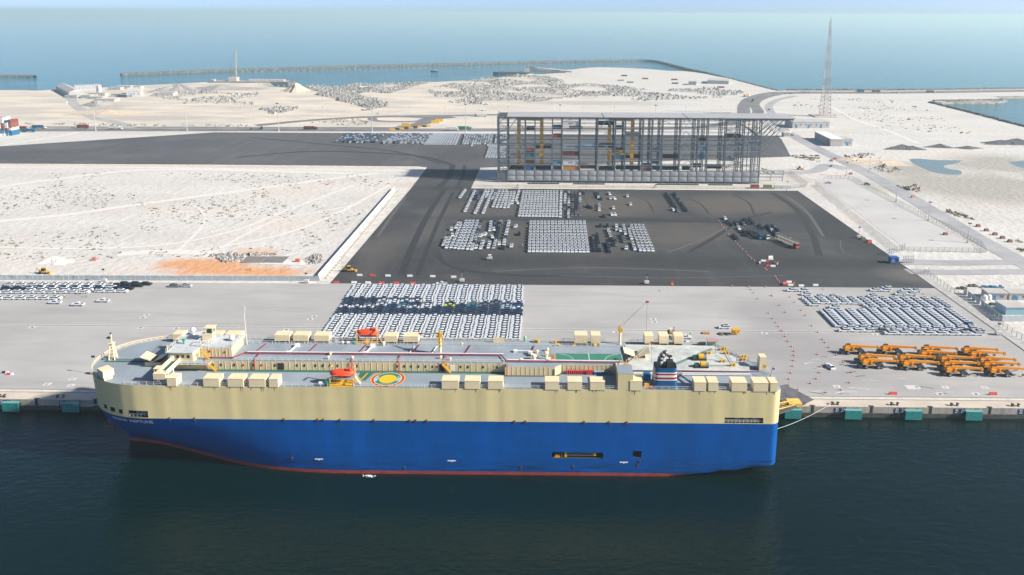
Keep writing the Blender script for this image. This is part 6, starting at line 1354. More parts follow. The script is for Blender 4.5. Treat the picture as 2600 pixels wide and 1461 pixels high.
for zx, zy in ((645, 335), (655, 355), (670, 375), (690, 400), (712, 420), (735, 460), (800, 525), (820, 555), (840, 575), (865, 600), (895, 628), (915, 655), (935, 670), (950, 690), (975, 705), (1075, 780), (1090, 795), (1165, 855), (1180, 870), (1192, 890), (1210, 908), (768, 945), (925, 950), (1080, 950), (95, 985), (945, 975), (970, 1005), (1140, 1030), (1010, 1060)):
    cone(1650+zx*.2717, 470+zy*.2717+1.5, 'orange traffic cone in the slanting line across the dark asphalt' if zy < 940 else 'orange traffic cone near the edge of the asphalt', 'cones on the asphalt')
def barrier(px, py, c, lab, rz=0, L_=2.0):
    q = G(px, py); mt = M('barrier_'+c, {'w': (.75, .75, .73), 'r': (.62, .07, .05), 'p': (.62, .60, .56)}[c], .5, var=.1); r = empty('barrier', (q.x, q.y, .035 if q.y > 350.3 else 0), rz, lab, 'barrier', 'plastic road barriers')
    child('body', mesh_of(('bar', c, L_), lambda mb: (mb.box(-L_/2, L_/2, -.28, .28, 0, .3), mb.box(-L_/2, L_/2, -.28, .28, .3, 1.0, top=(.05, .05, .18, .18))), mt), r)
for i, (zx, zy, c) in enumerate(((645, 40, 'w'), (775, 42, 'r'), (930, 46, 'w'), (1150, 48, 'w'), (1380, 52, 'w'), (1590, 58, 'w'), (410, 112, 'r'), (590, 113, 'w'), (730, 115, 'w'), (865, 117, 'r'), (1015, 119, 'r'), (1180, 120, 'r'))):
    barrier(750+zx*.2527, 690+zy*.2527+1, c, ('white' if c == 'w' else 'red')+' plastic barrier in the rows marking off the asphalt above the car block', 0, 2.6)
for zx, zy, c, rz in ((1415, 950, 'w', 0), (1548, 945, 'w', 0), (1265, 925, 'r', .3), (1315, 943, 'w', 0), (1345, 930, 'r', 1.2), (1245, 935, 'r', 1.3), (1300, 915, 'w', .1), (1025, 735, 'p', 1.2), (1060, 716, 'w', 0), (1095, 716, 'r', 0), (1175, 738, 'p', -1.1), (1110, 764, 'r', 0), (1150, 766, 'w', 0), (1128, 680, 'w', .2), (1130, 700, 'w', 0), (1185, 725, 'r', -1)):
    barrier(1650+zx*.2717, 470+zy*.2717, c, {'w': 'white', 'r': 'red', 'p': 'pale grey'}[c]+(' plastic barrier ringing the manhole in the asphalt' if zy < 800 else ' plastic barrier at the edge between asphalt and apron'), rz, 2.6)
for zx, zy, c in ((1255, 1187, 'r'), (2260, 1190, 'r')): barrier(1950+zx*.2527, 700+zy*.2527+2, c, 'red barrier beside the quay rail '+('near the scrape marks' if zx < 2000 else 'far along the quay'), 0, 2.7)
for zx in (780, 852, 1825):
    q = G(1950+zx*.2527, 700+1184*.2527+2); r = empty('crowd_barrier', q, label='white steel crowd barrier beside the quay rail', cat='barrier', group='crowd barriers'); [MB().bar((-1.2+k*.4, 0, 0), (-1.2+k*.4, 0, 1.1), .07).build('bar', MATS['pipe_white'], r) for k in range(7)]; [MB().bar((-1.2, 0, z), (1.2, 0, z), .07).build('rail', MATS['pipe_white'], r) for z in (.15, 1.1)]
# ------------------------------------------------------------------ people
def person(px, py, vest, label, rz=0):
    q = G(px, py); root = empty('person', (q.x, q.y, .035 if q.y > 350.3 else 0), rz, label, 'person')
    vv = [(0, 0, .95), (0, 0, 1.25), (0, 0, 1.45), (0, 0, 1.56), (0, 0, 1.68), (.12, 0, .9), (.13, .05, .5), (.13, 0, .08), (.13, -.12, .03), (-.12, 0, .9), (-.13, -.03, .5), (-.14, .02, .08), (-.14, -.1, .03), (.2, 0, 1.42), (.27, -.02, 1.15), (.25, -.14, .92), (-.2, 0, 1.42), (-.27, .02, 1.15), (-.24, -.1, .92)]
    ee = [(0, 1), (1, 2), (2, 3), (3, 4), (0, 5), (5, 6), (6, 7), (7, 8), (0, 9), (9, 10), (10, 11), (11, 12), (2, 13), (13, 14), (14, 15), (2, 16), (16, 17), (17, 18)]
    rr = [.15, .16, .14, .07, .11, .1, .075, .055, .05, .1, .075, .055, .05, .08, .055, .045, .08, .055, .045]
    me = bpy.data.meshes.new('body'); me.from_pydata(vv, ee, []); o = bpy.data.objects.new('body', me); col.objects.link(o); o.parent = root
    md = o.modifiers.new('s', 'SKIN'); 
    for i, r_ in enumerate(rr): me.skin_vertices[0].data[i].radius = (r_, r_)
    me.skin_vertices[0].data[0].use_root = True; sb = o.modifiers.new('d', 'SUBSURF'); sb.levels = 1; sb.render_levels = 1
    me.materials.append(M('work_trousers', (.03, .04, .08), .8))
    MB().lathe((0, 0, 1.0), [(.2, -.12), (.23, .1), (.23, .38), (.12, .52)], 10).build('safety_vest', M('vest_'+vest, {'lime': (.35, .75, .05), 'orange': (.8, .25, .02)}[vest], .7), root); MB().lathe((0, -.01, 1.72), [(.13, -.05), (.14, .04), (.1, .12), (.02, .15)], 10).build('helmet', M('helmet', (.8, .8, .75), .4), root)
    return root
person(1753, 853, 'lime', 'person in lime safety vest standing by the white pickup behind the ship'); person(220, 755, 'lime', 'person in lime vest walking on the apron below the rows of cars'); person(164, 757, 'lime', 'person in lime vest at the end of the lowest row of cars'); person(141, 754, 'lime', 'person in lime vest behind the last car of the lowest row')
person(1326, 628, 'lime', 'person in lime vest alone on the dark asphalt'); person(1338, 580, 'lime', 'person in lime vest beside the big white block of cars on the asphalt'); person(1186, 505, 'lime', 'person in lime vest between columns of cars before the container rack'); person(203, 749, 'lime', 'person in lime vest at the foot of the middle rows of cars')
# ------------------------------------------------------------------ working gear on the apron
q = G(1704, 847); r = empty('forklift', q, math.pi*0, 'yellow and black forklift beside the quay rail', 'forklift')
MB().box(-1.3, .9, -.6, .6, .35, 1.1).build('body', m_yel2, r); MB().box(-1.5, -.8, -.6, .6, .4, 1.3).build('counterweight', m_cb, r); MB().box(-.8, .6, -.6, .6, 2.1, 2.25).build('canopy', MATS['pipe_white'], r)
for x in (-.75, .55):
    for y in (-.55, .55): MB().bar((x, y, 1.0), (x, y, 2.1), .1).build('canopy_post', m_cb, r)
for y in (-.35, .35): MB().bar((1.1, y, .2), (1.1, y, 3.0), .14).build('mast', m_cb, r); MB().box(1.1, 2.2, y-.08, y+.08, .12, .2).build('fork', m_cb, r)
for x in (-.9, .7):
    for y in (-.55, .55): MB().lathe((x, y, .36), [(.36, -.12), (.36, .12)], 10, ax='y').build('wheel', m_tyre, r)
q = G(1868, 850); r = empty('shelter', q, label='small yellow roofed shelter by the quay rail', cat='shelter'); MB().box(-1.6, 1.6, -1.1, 1.1, 2.1, 2.5).build('roof', m_yel, r); [MB().bar((x, y, 0), (x, y, 2.1), .12).build('post', m_yel, r) for x in (-1.4, 1.4) for y in (-.9, .9)]; MB().box(-.6, .4, -.5, .4, 0, 1.0).build('bench', m_yel2, r); MB().box(-1.5, 1.5, .95, 1.05, .3, 2.1).build('back_panel', m_yel, r)
q = G(1792, 847); r = empty('pallet', q, label='orange pallet of striped boards beside the quay rail', cat='pallet'); [MB().box(-1.4+k*.6, -.95+k*.6, -.9, .9, .12, .45).build('board', M('pallet_orange', (.55, .24, .05), .7), r) for k in range(5)]; MB().box(-1.4, 1.45, -.9, .9, 0, .12).build('base', m_cb, r)
for px, py, w in ((1830, 849, 1.6), (1846, 850, 1.2)):
    q = G(px, py); props(MB().lathe((0, 0, 0), [(w, 0), (w*.8, .35), (w*.35, .6), (.1, .65)], 9).build('rope_coil', M('coil_dark', (.10, .08, .07), .9, var=.4, vscale=2), loc=q), 'dark heap of coiled rope beside the yellow shelter, '+('larger one' if w > 1.4 else 'smaller one'), 'rope heap')
q = G(1243, 660); r = empty('generator_trailer', q, label='pale generator trailer with a canopy on the dark asphalt below the car blocks', cat='trailer'); MB().box(-1.4, 1.4, -.8, .8, .4, 1.6).build('body', M('gen_pale', (.5, .5, .46), .6), r); MB().box(-.7, 1.0, -.8, .8, 2.6, 2.75).build('canopy', MATS['pipe_white'], r); [MB().bar((x, 0, 1.6), (x, 0, 2.6), .12).build('post', m_cb, r) for x in (-.5, .8)]; [MB().lathe((x, 0, .4), [(.4, -.9), (.4, .9)], 10, ax='y').build('wheel', m_tyre, r) for x in (-.7, .7)]
q = G(1707, 724); r = empty('warning_sign', q, label='red board on a yellow base at the asphalt edge', cat='sign'); MB().box(-.5, .5, -.3, .3, 0, .7).build('base', m_yel, r); MB().box(-.6, .6, -.05, .05, .8, 2.0).build('board', M('board_red', (.6, .05, .04), .6), r)
for px, py, c in ((14, 948, (.02, .02, .03)), (26, 952, (.6, .05, .04))):
    q = G(px, py); r = empty('barrier_pair', q, label=('black' if c[0] < .1 else 'red')+' and white barrier lying on the apron beyond the bow', cat='barrier'); MB().box(-1.2, .1, -.25, .25, 0, .8, top=(.05, .05, .15, .15)).build('body', M('bp%d' % px, c, .6), r); MB().box(.1, 1.2, -.25, .25, 0, .8, top=(.05, .05, .15, .15)).build('half', MATS['pipe_white'], r)
# ------------------------------------------------------------------ car transporters
def transporter(px, py, rz, c, label, tail):
    q = G(px, py); r = empty('car_transporter', (q.x, q.y, .035), rz, label, 'transporter lorry', 'car transporters'); mc = M('cab_'+c, {'blue': (.02, .20, .38), 'white': (.6, .62, .62), 'red': (.35, .06, .03)}[c], .4)
    MB().box(-1.25, 1.25, -1.15, 1.15, .6, 3.0, top=(.05, .2, .05, .05)).build('cab', mc, r, loc=(7.4, 0, 0)); MB().box(8.45, 8.66, -1.0, 1.0, 1.8, 2.7).build('windscreen', m_win, r); MB().box(6.9, 7.9, -1.17, 1.17, 1.9, 2.6).build('side_window', m_win, r)
    MB().box(-9.5, 8.2, -.5, .5, .6, .9).build('chassis', m_cb, r); ms_ = M('deck_'+tail, {'dark': (.05, .07, .08), 'pale': (.45, .40, .33)}[tail], .6)
    for z, x0_, x1_ in ((1.0, -9.5, 5.8), (3.1, -9.5, 8.6)):
        for y in (-1.05, .45): MB().box(x0_, x1_, y, y+.6, z, z+.14).build('ramp_track', ms_, r)
    for x in (-9.2, -6, -3, 0, 3, 5.6):
        for y in (-1.2, 1.2): MB().bar((x, y, .8), (x, y, 3.2), .16).build('post', ms_, r)
    for y in (-1.2, 1.2): MB().bar((-9.5, y, 4.1), (8.2, y, 4.1), .09).build('hand_rail', ms_, r)
    for x in (7.0, 3.6, -4.2, -5.5, -6.8):
        for y in (-1.05, 1.05): MB().lathe((x, y, .5), [(.5, -.16), (.5, .16)], 12, ax='y').build('wheel', m_tyre, r)
    for x in (-9.2, 2): MB().bar((x, -1.2, 4.1), (x, 1.2, 4.9), .1).build('hoop', ms_, r)
transporter(1914, 599, R(-75), 'blue', 'blue cabbed car transporter with an empty dark deck between parked cars', 'dark'); transporter(1931, 600, R(-75), 'white', 'white cabbed car transporter with an empty dark deck beside the blue one', 'dark'); transporter(1999, 622, R(-68), 'red', 'red and black cabbed car transporter with a pale empty deck standing apart', 'pale')
# ------------------------------------------------------------------ lorries on the roads
def lorry(px, py, rz, cab, load, label, Lc=12.2):
    q = G(px, py); r = empty('container_lorry', (q.x, q.y, .06), rz, label, 'lorry', 'lorries on the coast roads'); mc = M('lorry_cab_'+cab, CC.get(cab, (.6, .6, .6)), .4)
    MB().box(6.2, 8.4, -1.2, 1.2, .7, 3.3, top=(.1, .35, .05, .05)).build('cab', mc, r); MB().box(8.0, 8.35, -1.05, 1.05, 2.0, 2.9).build('windscreen', m_win, r); MB().box(-6.6, 7.8, -.5, .5, .8, 1.1).build('chassis', m_cb, r)
    if load: child('load', cont_mesh(12.19, load), r, (-.6, 0, 1.15))
    for x in (7.2, 4.6, -4, -5.3):
        for y in (-1.05, 1.05): child('wheel', wheel_mesh(.5), r, (x, y, .5))
for px, py, rz, cab, load, lab in ((55, 330, 0, 'white', 'red', 'lorry with a red container by the container stack'), (98, 327, 0, 'white', 'blue', 'lorry with a dark blue container near the container stack'), (74, 336, math.pi, 'green', 'blue', 'lorry with a lime cab and blue container turning by the stack'), (210, 326, math.pi, 'white', 'red', 'lorry with white cab and dark red container on the far road'), (292, 329, 0, 'white', 'white', 'lorry with a white container on the far road'), (648, 329, 0, 'navy', None, 'lorry tractor without a load on the far road'),
                                     (787, 330, 0, 'maroon', 'maroon', 'lorry with a maroon container on the far road'), (1146, 332, 0, 'white', 'white', 'lorry with a pale trailer beside the yellow kerb blocks'), (1178, 330, 0, 'green', 'green', 'lorry with a green trailer beside the pale one'), (1222, 297, math.pi, 'green', 'white', 'lorry with a green cab and white trailer on the link road'), (1895, 246, R(45), 'white', 'orange', 'lorry with an orange container on the bend of the shore road'),
                                     (2046, 236, math.pi, 'white', 'white', 'lorry with a white trailer on the shore road left of the tower'), (2183, 235, math.pi, 'white', 'blue', 'lorry with a blue container on the causeway'), (2224, 235, 0, 'white', 'brown', 'lorry with a brown container on the causeway'), (2270, 237, 0, 'white', None, 'empty lorry on the causeway'), (2362, 236, 0, 'white', 'brown', 'lorry with a short brown load farthest along the causeway'), (2000, 239, 0, 'grey', None, 'empty lorry on the bend before the causeway'), (1910, 259, R(70), 'navy', None, 'dark lorry tractor coming down the bend of the shore road'), (1460, 328, 0, 'navy', 'maroon', 'lorry with a maroon container behind the container rack')):
    lorry(px, py, rz, cab, load, lab)
q = G(1228, 282); r = empty('dump_truck', (q.x, q.y, .05), 0, 'white dump truck on the bare sand above the link road', 'dump truck'); MB().box(-4, 2.2, -1.3, 1.3, 1.2, 3.0).build('body', MATS['pipe_white'], r); MB().box(2.4, 4.4, -1.2, 1.2, .7, 2.9).build('cab', MATS['pipe_white'], r); MB().box(4.2, 4.42, -1, 1, 1.8, 2.6).build('windscreen', m_win, r); [child('wheel', wheel_mesh(.5), r, (x, y, .5)) for x in (-3, -1.6, 3) for y in (-1.1, 1.1)]
for px, py, rz, c, lab in ((470, 318, R(15), 'w', 'white car on the link road'), (960, 290, 0, 'w', 'white car at the loop of the link road'), (2012, 345, R(-40), 's', 'pale car on the dusty road by the low buildings'), (1953, 280, R(-80), 'g', 'dark car on the road beside the shore road bend'), (2202, 470, R(-30), 'g', 'grey lorry car by the outer fence of the lorry park')):
    q = G(px, py); make_car(q.x, q.y, .07, rz, 'suv', c, lab, None)
# container stack at the far left
k = 0
for i in range(7):
    for j in range(7 if i < 5 else 6):
        c = rnd.choice(['blue', 'red', 'brown', 'blue', 'light blue', 'red', 'white']); q = G(-20+i*9.0, 346-i*.4)
        o = container(q.x, q.y+i*.4, j*2.72, 6.06 if False else 12.19, c, f'{c} container in tall stack by far lot, {ORDN[j]} tier, {ORDN[6-i]} column from road', 'containers in the tall stack', rz=math.pi/2)
# yellow and black kerb blocks at the slip road
for i in range(9):
    q = G(996+i*11.5, 331-i*1.15); props(MB().box(-3, 3, -1, 1, 0, 1.8, top=(.1, .1, .4, .4)).build('kerb_block', m_yel if i % 2 == 0 else m_cb, loc=(q.x, q.y, .05)), ('yellow' if i % 2 == 0 else 'black')+' concrete block in the striped row at the slip road', 'kerb block', 'striped kerb blocks')
for px, py in ((1116, 309), (1106, 313), (1030, 320)): q = G(px, py); props(MB().box(-5, 5, -1.2, 1.2, 0, 3, top=(.3, .3, .4, .4)).build('kerb_block', m_yel, loc=(q.x, q.y, .05)), 'large yellow block at the loop of the slip road', 'kerb block', 'large yellow blocks')
# ------------------------------------------------------------------ buildings
m_bw = M('building_white', (.46, .44, .41), .8, var=.1, vscale=.1); m_bb = M('building_blue', (.06, .20, .36), .6); m_broof = M('building_roof', (.48, .46, .43), .8, var=.15, vscale=.1); m_met = M('shed_metal', (.40, .41, .41), .6, .1, var=.15, vscale=.2)
def building(p0, p1, depth, h, label, wins=0, doors=0, roof=None, wall=None, gable=0, name='building', cat='building'):
    p0, p1 = Vector(p0), Vector(p1); d = p1-p0; L_ = d.length; rz = math.atan2(d.y, d.x); r = empty(name, p0, rz, label, cat)
    MB().box(0, L_, 0, depth, 0, h).build('wall', wall or m_bw, r)
    if gable:
        mb = MB(); mb.add([(-.4, -.4, h), (L_+.4, -.4, h), (L_+.4, depth+.4, h), (-.4, depth+.4, h), (-.4, depth/2, h+gable), (L_+.4, depth/2, h+gable)], [(0, 1, 5, 4), (2, 3, 4, 5), (1, 2, 5), (3, 0, 4)]); mb.build('roof', roof or m_broof, r)
    else: MB().box(-.3, L_+.3, -.3, depth+.3, h, h+.5).build('roof', roof or m_broof, r)
    for k in range(wins): x = L_*(k+.5)/wins; MB().box(x-.7, x+.7, -.08, .05, h*.4, h*.72).build('window', m_bb, r)
    for k in range(doors): x = L_*(k+.3)/doors; MB().box(x-1.2, x+1.2, -.1, .05, 0, h*.62).build('door', m_bb, r)
    return r
building(G(2012, 326), G(2106, 326), 26, 7, 'low beige building with blue doors below the telecom tower', 7, 3)
building(G(2126, 371), G(2164, 371), 16, 6.5, 'small pale block with blue shutters at the end of the switch house', 3, 2)
b0 = building(G(2068, 352), G(2108, 372), 12, 7, 'long switch house with white roof and a red end panel', 0, 0, roof=M('bright_roof', (.75, .74, .72), .7)); MB().box(40.2, 43.5, -.3, .2, 0, 6.5).build('red_panel', M('panel_red', (.5, .05, .06), .6), b0) ; [MB().box(2+k*6, 2.4+k*6, -.25, 0, 0, 7).build('buttress', m_bw, b0) for k in range(6)]
building(G(1990, 348), G(2004, 348), 7, 4, 'small white and blue kiosk by the far lot', 2, 0, name='kiosk', cat='kiosk')
building(G(143, 229), G(176, 247), 18, 7, 'long pale shed with white gable roof by the shore', 0, 0, gable=4, wall=m_met, name='shed', cat='shed'); building(G(190, 231), G(258, 228), 26, 7, 'very long low white shed along the shore', 8, 0, wall=m_met, name='shed', cat='shed'); building(G(322, 247), G(358, 246), 30, 8, 'white gabled shed with annex among the dunes', 3, 1, gable=5, name='shed', cat='shed'); building(G(300, 247), G(322, 248), 14, 4, 'dark low annex beside the gabled shed', 0, 0, wall=M('annex_dark', (.14, .17, .19), .6), name='shed', cat='shed')
building(G(1795, 213), G(1850, 214.5), 50, 6, 'long grey shed on the far sand spit', 0, 0, name='shed', cat='shed', wall=m_met); building(G(1748, 216), G(1768, 216.5), 20, 6, 'small grey shed near the long one on the far spit', 2, 0, name='shed', cat='shed', wall=m_met)
for px, py, w, h in ((205, 250, 14, 4), (225, 252, 20, 3), (250, 246, 10, 5), (238, 258, 30, 3), (282, 246, 16, 4), (275, 229, 20, 4), (295, 227, 24, 5), (330, 226, 18, 4), (165, 250, 18, 4), (245, 239, 4, 12), (390, 243, 30, 3), (410, 241, 20, 4), (535, 210, 6, 5)):
    q = G(px, py); building(q, q+Vector((w, 0, 0)), 8+w*.2, h, 'small site hut by the shore, '+{205: 'below the long pale shed', 225: 'beside the grey track', 250: 'taller one among the yard clutter', 238: 'longest one along the yard edge', 282: 'between yard and gabled shed', 275: 'at the end of the very long shed', 295: 'second past the very long shed', 330: 'third past the very long shed', 165: 'at the foot of the long pale shed', 245: 'narrow tower-like one', 390: 'long low one right of the gabled shed', 410: 'farthest right of the gabled shed', 535: 'white one on the jetty'}[px], 1, 0, wall=m_met if px % 2 else m_bw, name='site_hut', cat='hut')
for px, py, c in ((1585, 194, 'navy'), (1576, 206, 'grey'), (1638, 201.5, 'brown'), (1712, 204, 'red'), (1714, 213.5, 'blue'), (1830, 223.5, 'red'), (1600, 211, 'olive'), (160, 262, 'white')):
    q = G(px, py); container(q.x, q.y, 0, 12.19, c, f'{c} container alone on the far sand'+(' spit' if px > 1000 else ''), 'containers on the far sand')
# the compound with cabins at the right edge
cmp_ = [G(2446, 745), G(2490, 775), G(2545, 817), G(2700, 815)]
cf = empty('sheet_metal_hoarding', cmp_[0], label='grey sheet hoarding round the cabin compound', cat='fence')
for a, b_ in zip(cmp_, cmp_[1:]):
    n_ = int((b_-a).length/3)
    for k in range(n_): o = child('panel', mesh_of('hpanel', lambda mb: mb.box(.03, 2.95, -.04, .04, 0, 2.6), m_corr), cf, a.lerp(b_, k/n_)-cmp_[0]); o.rotation_euler = (0, 0, math.atan2((b_-a).y, (b_-a).x))
c1 = building(G(2506, 761), G(2556, 763), 6, 3, 'white site cabin with small windows inside the hoarding', 2, 1); c2 = building(G(2562, 762), G(2612, 763), 6, 3, 'white site cabin beside the other, cut by the picture edge', 2, 1); c3 = building(G(2553, 800), G(2604, 800), 8, 3.2, 'pale blue sided store with a white roof inside the hoarding', 0, 0, wall=M('store_blue', (.25, .42, .50), .6))
for i, (px, py) in enumerate(((2498, 763), (2509, 761))): props(MB().lathe((0, 0, 0), [(1.3, 0), (1.5, .8), (1.3, 2.2), (.4, 2.8)], 12).build('water_tank', M('tank_white', (.6, .6, .58), .5), loc=G(px, py)), 'white water tank inside the hoarding, '+['larger', 'smaller'][i]+' one', 'water tank')
for px, py, c, w in ((2440, 735, (.10, .08, .07), 5), (2500, 730, (.04, .16, .30), 7), (2530, 731, (.05, .20, .36), 9), (2470, 728, (.16, .12, .1), 4), (2520, 775, (.08, .12, .05), 2.5), (2545, 785, (.2, .07, .05), 3), (2555, 790, (.04, .12, .25), 2)):
    q = G(px, py); mb = MB(); [mb.box(a, a+rnd.uniform(.5, 2), b_, b_+rnd.uniform(.3, 1), 0, rnd.uniform(.3, 1.1)) for a, b_ in [(rnd.uniform(-w/2, w/2), rnd.uniform(-1, 1)) for _ in range(9)]]
    props(mb.build('scrap_heap', M('scrap%d' % px, c, .8, var=.4, vscale=1.5), loc=q), 'untidy heap of '+{2440: 'dark timber at the hoarding corner', 2500: 'blue sheets behind the first cabin', 2530: 'blue pipes behind the cabins', 2470: 'brown timber beyond the hoarding', 2520: 'green gear in the compound yard', 2545: 'red gear beside the blue store', 2555: 'blue drums beside the blue store'}[px], 'scrap heap')
q = G(2268, 668); r = empty('gate_booth', q, label='blue gate booth at the entrance to the asphalt lot', cat='booth'); MB().box(-2, 2, -1.6, 1.6, .2, 3.2).build('wall', M('booth_blue', (.02, .10, .36), .5), r); MB().box(-2.3, 2.3, -1.9, 1.9, 3.2, 3.5).build('roof', M('booth_blue', (.02, .10, .36), .5), r); [MB().box(x, x+.9, -1.66, -1.55, 1.4, 2.5).build('window', m_win, r) for x in (.2, 1.2)]; [MB().box(-1.9, 0, -1.65, -1.55, z, z+.12).build('stripe', MATS['pipe_white'], r) for z in (1.0, 1.8, 2.5)]
# backhoe loader behind the sheet fence, and plant by the wall
def backhoe(px, py, rz, lab):
    q = G(px, py); r = empty('backhoe_loader', q, rz, lab, 'backhoe'); MB().box(-2, 1.8, -.9, .9, .8, 1.5).build('body', m_yel2, r); MB().box(-.9, .7, -.8, .8, 1.5, 2.9, top=(.1, .2, .1, .1)).build('cab', m_win, r); MB().box(-.9, .6, -.8, .8, 2.9, 3.05).build('cab_roof', m_yel2, r)
    MB().bar((1.5, 0, 1.4), (3.2, 0, .7), .3).build('loader_arm', m_yel2, r); MB().box(3.0, 3.7, -1.1, 1.1, .1, .9).build('bucket', m_yel2, r); MB().bar((-2, 0, 1.2), (-3.2, 0, 3.0), .3).build('boom', m_yel2, r); MB().bar((-3.2, 0, 3.0), (-4, 0, 1.2), .25).build('dipper', m_yel2, r)
    [MB().lathe((x, y, h), [(h, -.2), (h, .2)], 12, ax='y').build('wheel', m_tyre, r) for x, h in ((-1.3, .75), (1.5, .5)) for y in (-1, 1)]
backhoe(112, 695, 0, 'yellow backhoe loader on the sand behind the sheet metal fence'); backhoe(887, 690, 0, 'yellow loader at the corner of the asphalt below the concrete wall'); backhoe(2030, 431, 0, 'yellow backhoe by the small roundabout east of the rack')
# small stuff along the kerb and roads
for i, (px, py, c) in enumerate(((2191, 609, (.10, .14, .08)), (2207, 616, (.6, .06, .06)), (2318, 502, (.55, .25, .22)), (2160, 443, (.2, .15, .1)), (2400, 597, (.22, .10, .09)), (2483, 576, (.22, .10, .09)), (2504, 587, (.22, .10, .09)), (2526, 597, (.22, .10, .09)), (2545, 606, (.22, .10, .09)), (2564, 615, (.22, .10, .09)), (755, 665, (.5, .1, .06)), (240, 661, (.5, .18, .14)), (2110, 410, (.1, .12, .14)), (2120, 405, (.4, .05, .05)))):
    q = G(px, py); props(MB().box(-1.3, 1.3, -.9, .9, 0, 1.5, top=(.4, .2, .3, .2)).build('skip_bin', M('bin%d' % i, c, .7, var=.2), loc=q), ['dark green skip on the kerb of the asphalt lot', 'red skip on the kerb of the asphalt lot', 'pink skip beside the dusty road', 'brown skip at the corner of the lorry park', 'heap of brown scrap in the lorry park', 'brown block beside the dusty road', 'brown block beside the dusty road', 'brown block beside the dusty road', 'brown block beside the dusty road', 'brown block beside the dusty road', 'red skip on the sand near the stone heaps', 'orange skip on the white sand', 'dark sign box by the small roundabout', 'red sign box by the small roundabout'][i], 'skip', 'brown blocks along the dusty road' if 5 <= i <= 9 else None)
for i, (px, py) in enumerate(((645, 660), (700, 660))): q = G(px, py); props(MB().box(-5.5, 5.5, -5, 5, 0, .25).build('steel_plate', M('plate_grey', (.20, .19, .18), .8, var=.2, vscale=.3), loc=q), 'flat grey steel mat lying on the sand, '+['first', 'second'][i]+' from the stone heap', 'steel mat')
# ------------------------------------------------------------------ harbour basin: barge, jetty crane, vessel
q = G(640, 209); r = empty('barge', (q.x, q.y, SEA), R(2), 'long grey work barge moored at the sand jetty', 'barge'); MB().prism([(-75, -14), (70, -14), (78, -6), (78, 8), (70, 14), (-75, 14)], -1, 5.5).build('hull', M('barge_hull', (.16, .16, .17), .7, var=.3, vscale=.1), r); MB().box(-70, 66, -11, 11, 5.5, 6).build('deck', M('barge_deck', (.42, .38, .33), .8, var=.4, vscale=.1), r); MB().box(-40, -25, -8, 6, 6, 13).build('deckhouse', M('barge_house', (.5, .4, .36), .7), r); MB().box(-5, 60, -6, 6, 6, 9).build('cargo', M('barge_cargo', (.48, .45, .42), .8, var=.3), r)
q = G(596, 206); r = empty('crawler_crane', (q.x, q.y, 0), 0, 'tall yellow crawler crane with raised boom on the sand jetty', 'crane'); MB().box(-6, 6, -4, 4, 1.5, 6).build('house', m_cy, r); MB().box(-6, 6, -5, -3, 0, 1.5).build('track', m_cb, r); MB().box(-6, 6, 3, 5, 0, 1.5).build('track', m_cb, r); MB().bar((3, 0, 5), (6, 0, 58), 1.4).build('boom', M('boom_tan', (.5, .42, .25), .6), r); MB().bar((-5, 0, 6), (-8, 0, 20), .5).build('gantry', m_cb, r); MB().bar((-8, 0, 20), (6, 0, 57), .2).build('pendant', m_cb, r)
q = G(1301, 186); r = empty('dredger', (q.x, q.y, SEA), 0, 'dark dredger lying in the harbour basin', 'vessel'); MB().prism([(-42, 0), (-32, -7), (38, -7), (40, 0), (38, 7), (-32, 7)], -1, 6).build('hull', M('dredger_hull', (.07, .08, .10), .6), r); MB().box(26, 37, -5, 5, 6, 15).build('bridge', m_bw, r); MB().bar((34, 0, 15), (36, 0, 24), 1).build('mast', m_bw, r); MB().box(-20, 22, -5, 5, 6, 7.5).build('hopper', M('hopper', (.22, .2, .19), .8), r); MB().bar((37, 3, 6), (42, 3, 16), 1.2).build('ladder_gantry', M('gantry_red', (.35, .15, .1), .6), r)
q = G(1103, 178); r = empty('work_boat', (q.x, q.y, SEA), 0, 'small dark boat in the basin below the breakwater', 'boat'); MB().prism([(-9, 0), (-6, -3), (8, -3), (8, 3), (-6, 3)], -.5, 2).build('hull', m_cb, r); MB().box(1, 6, -2, 2, 2, 5).build('cabin', m_bw, r)
# ------------------------------------------------------------------ rocks, scrub and sand heaps
rk = random.Random(5)
def inside(p, poly):
    c = False; j = len(poly)-1
    for i in range(len(poly)):
        if (poly[i][1] > p[1]) != (poly[j][1] > p[1]) and p[0] < (poly[j][0]-poly[i][0])*(p[1]-poly[i][1])/(poly[j][1]-poly[i][1])+poly[i][0]: c = not c
        j = i
    return c
def rocks(name, polys, n_, s0, s1, mats, hump=0):
    mb = MB()
    for poly in polys:
        w = [G(*p) for p in poly]; w = [(p.x, p.y) for p in w]; xs2 = [p[0] for p in w]; ys2 = [p[1] for p in w]; k = 0; tries = 0
        while k < n_ and tries < n_*6:
            tries += 1; p = (rk.uniform(min(xs2), max(xs2)), rk.uniform(min(ys2), max(ys2)))
            if not inside(p, w): continue
            if math.sin(p[0]*.05+1.3*math.sin(p[1]*.03))+math.sin(p[1]*.045+p[0]*.02) < -.7: continue
            s = rk.uniform(s0, s1)*(1 if rk.random() < .85 else 1.8); z = hump*max(0, math.sin(p[0]*.06)*math.sin(p[1]*.04)); a = [rk.uniform(.6, 1.2)*s for _ in range(6)]
            mb.add([(p[0]-a[0], p[1]+rk.uniform(-.3, .3)*s, z), (p[0], p[1]-a[1], z-.1), (p[0]+a[2], p[1], z), (p[0], p[1]+a[3], z-.1), (p[0]+rk.uniform(-.4, .4)*s, p[1]+rk.uniform(-.3, .3)*s, z+a[4]*.9)], [(0, 1, 4), (1, 2, 4), (2, 3, 4), (3, 0, 4)], rk.randrange(len(mats))); k += 1
    return props(mb.build(name, mats), kind='stuff')
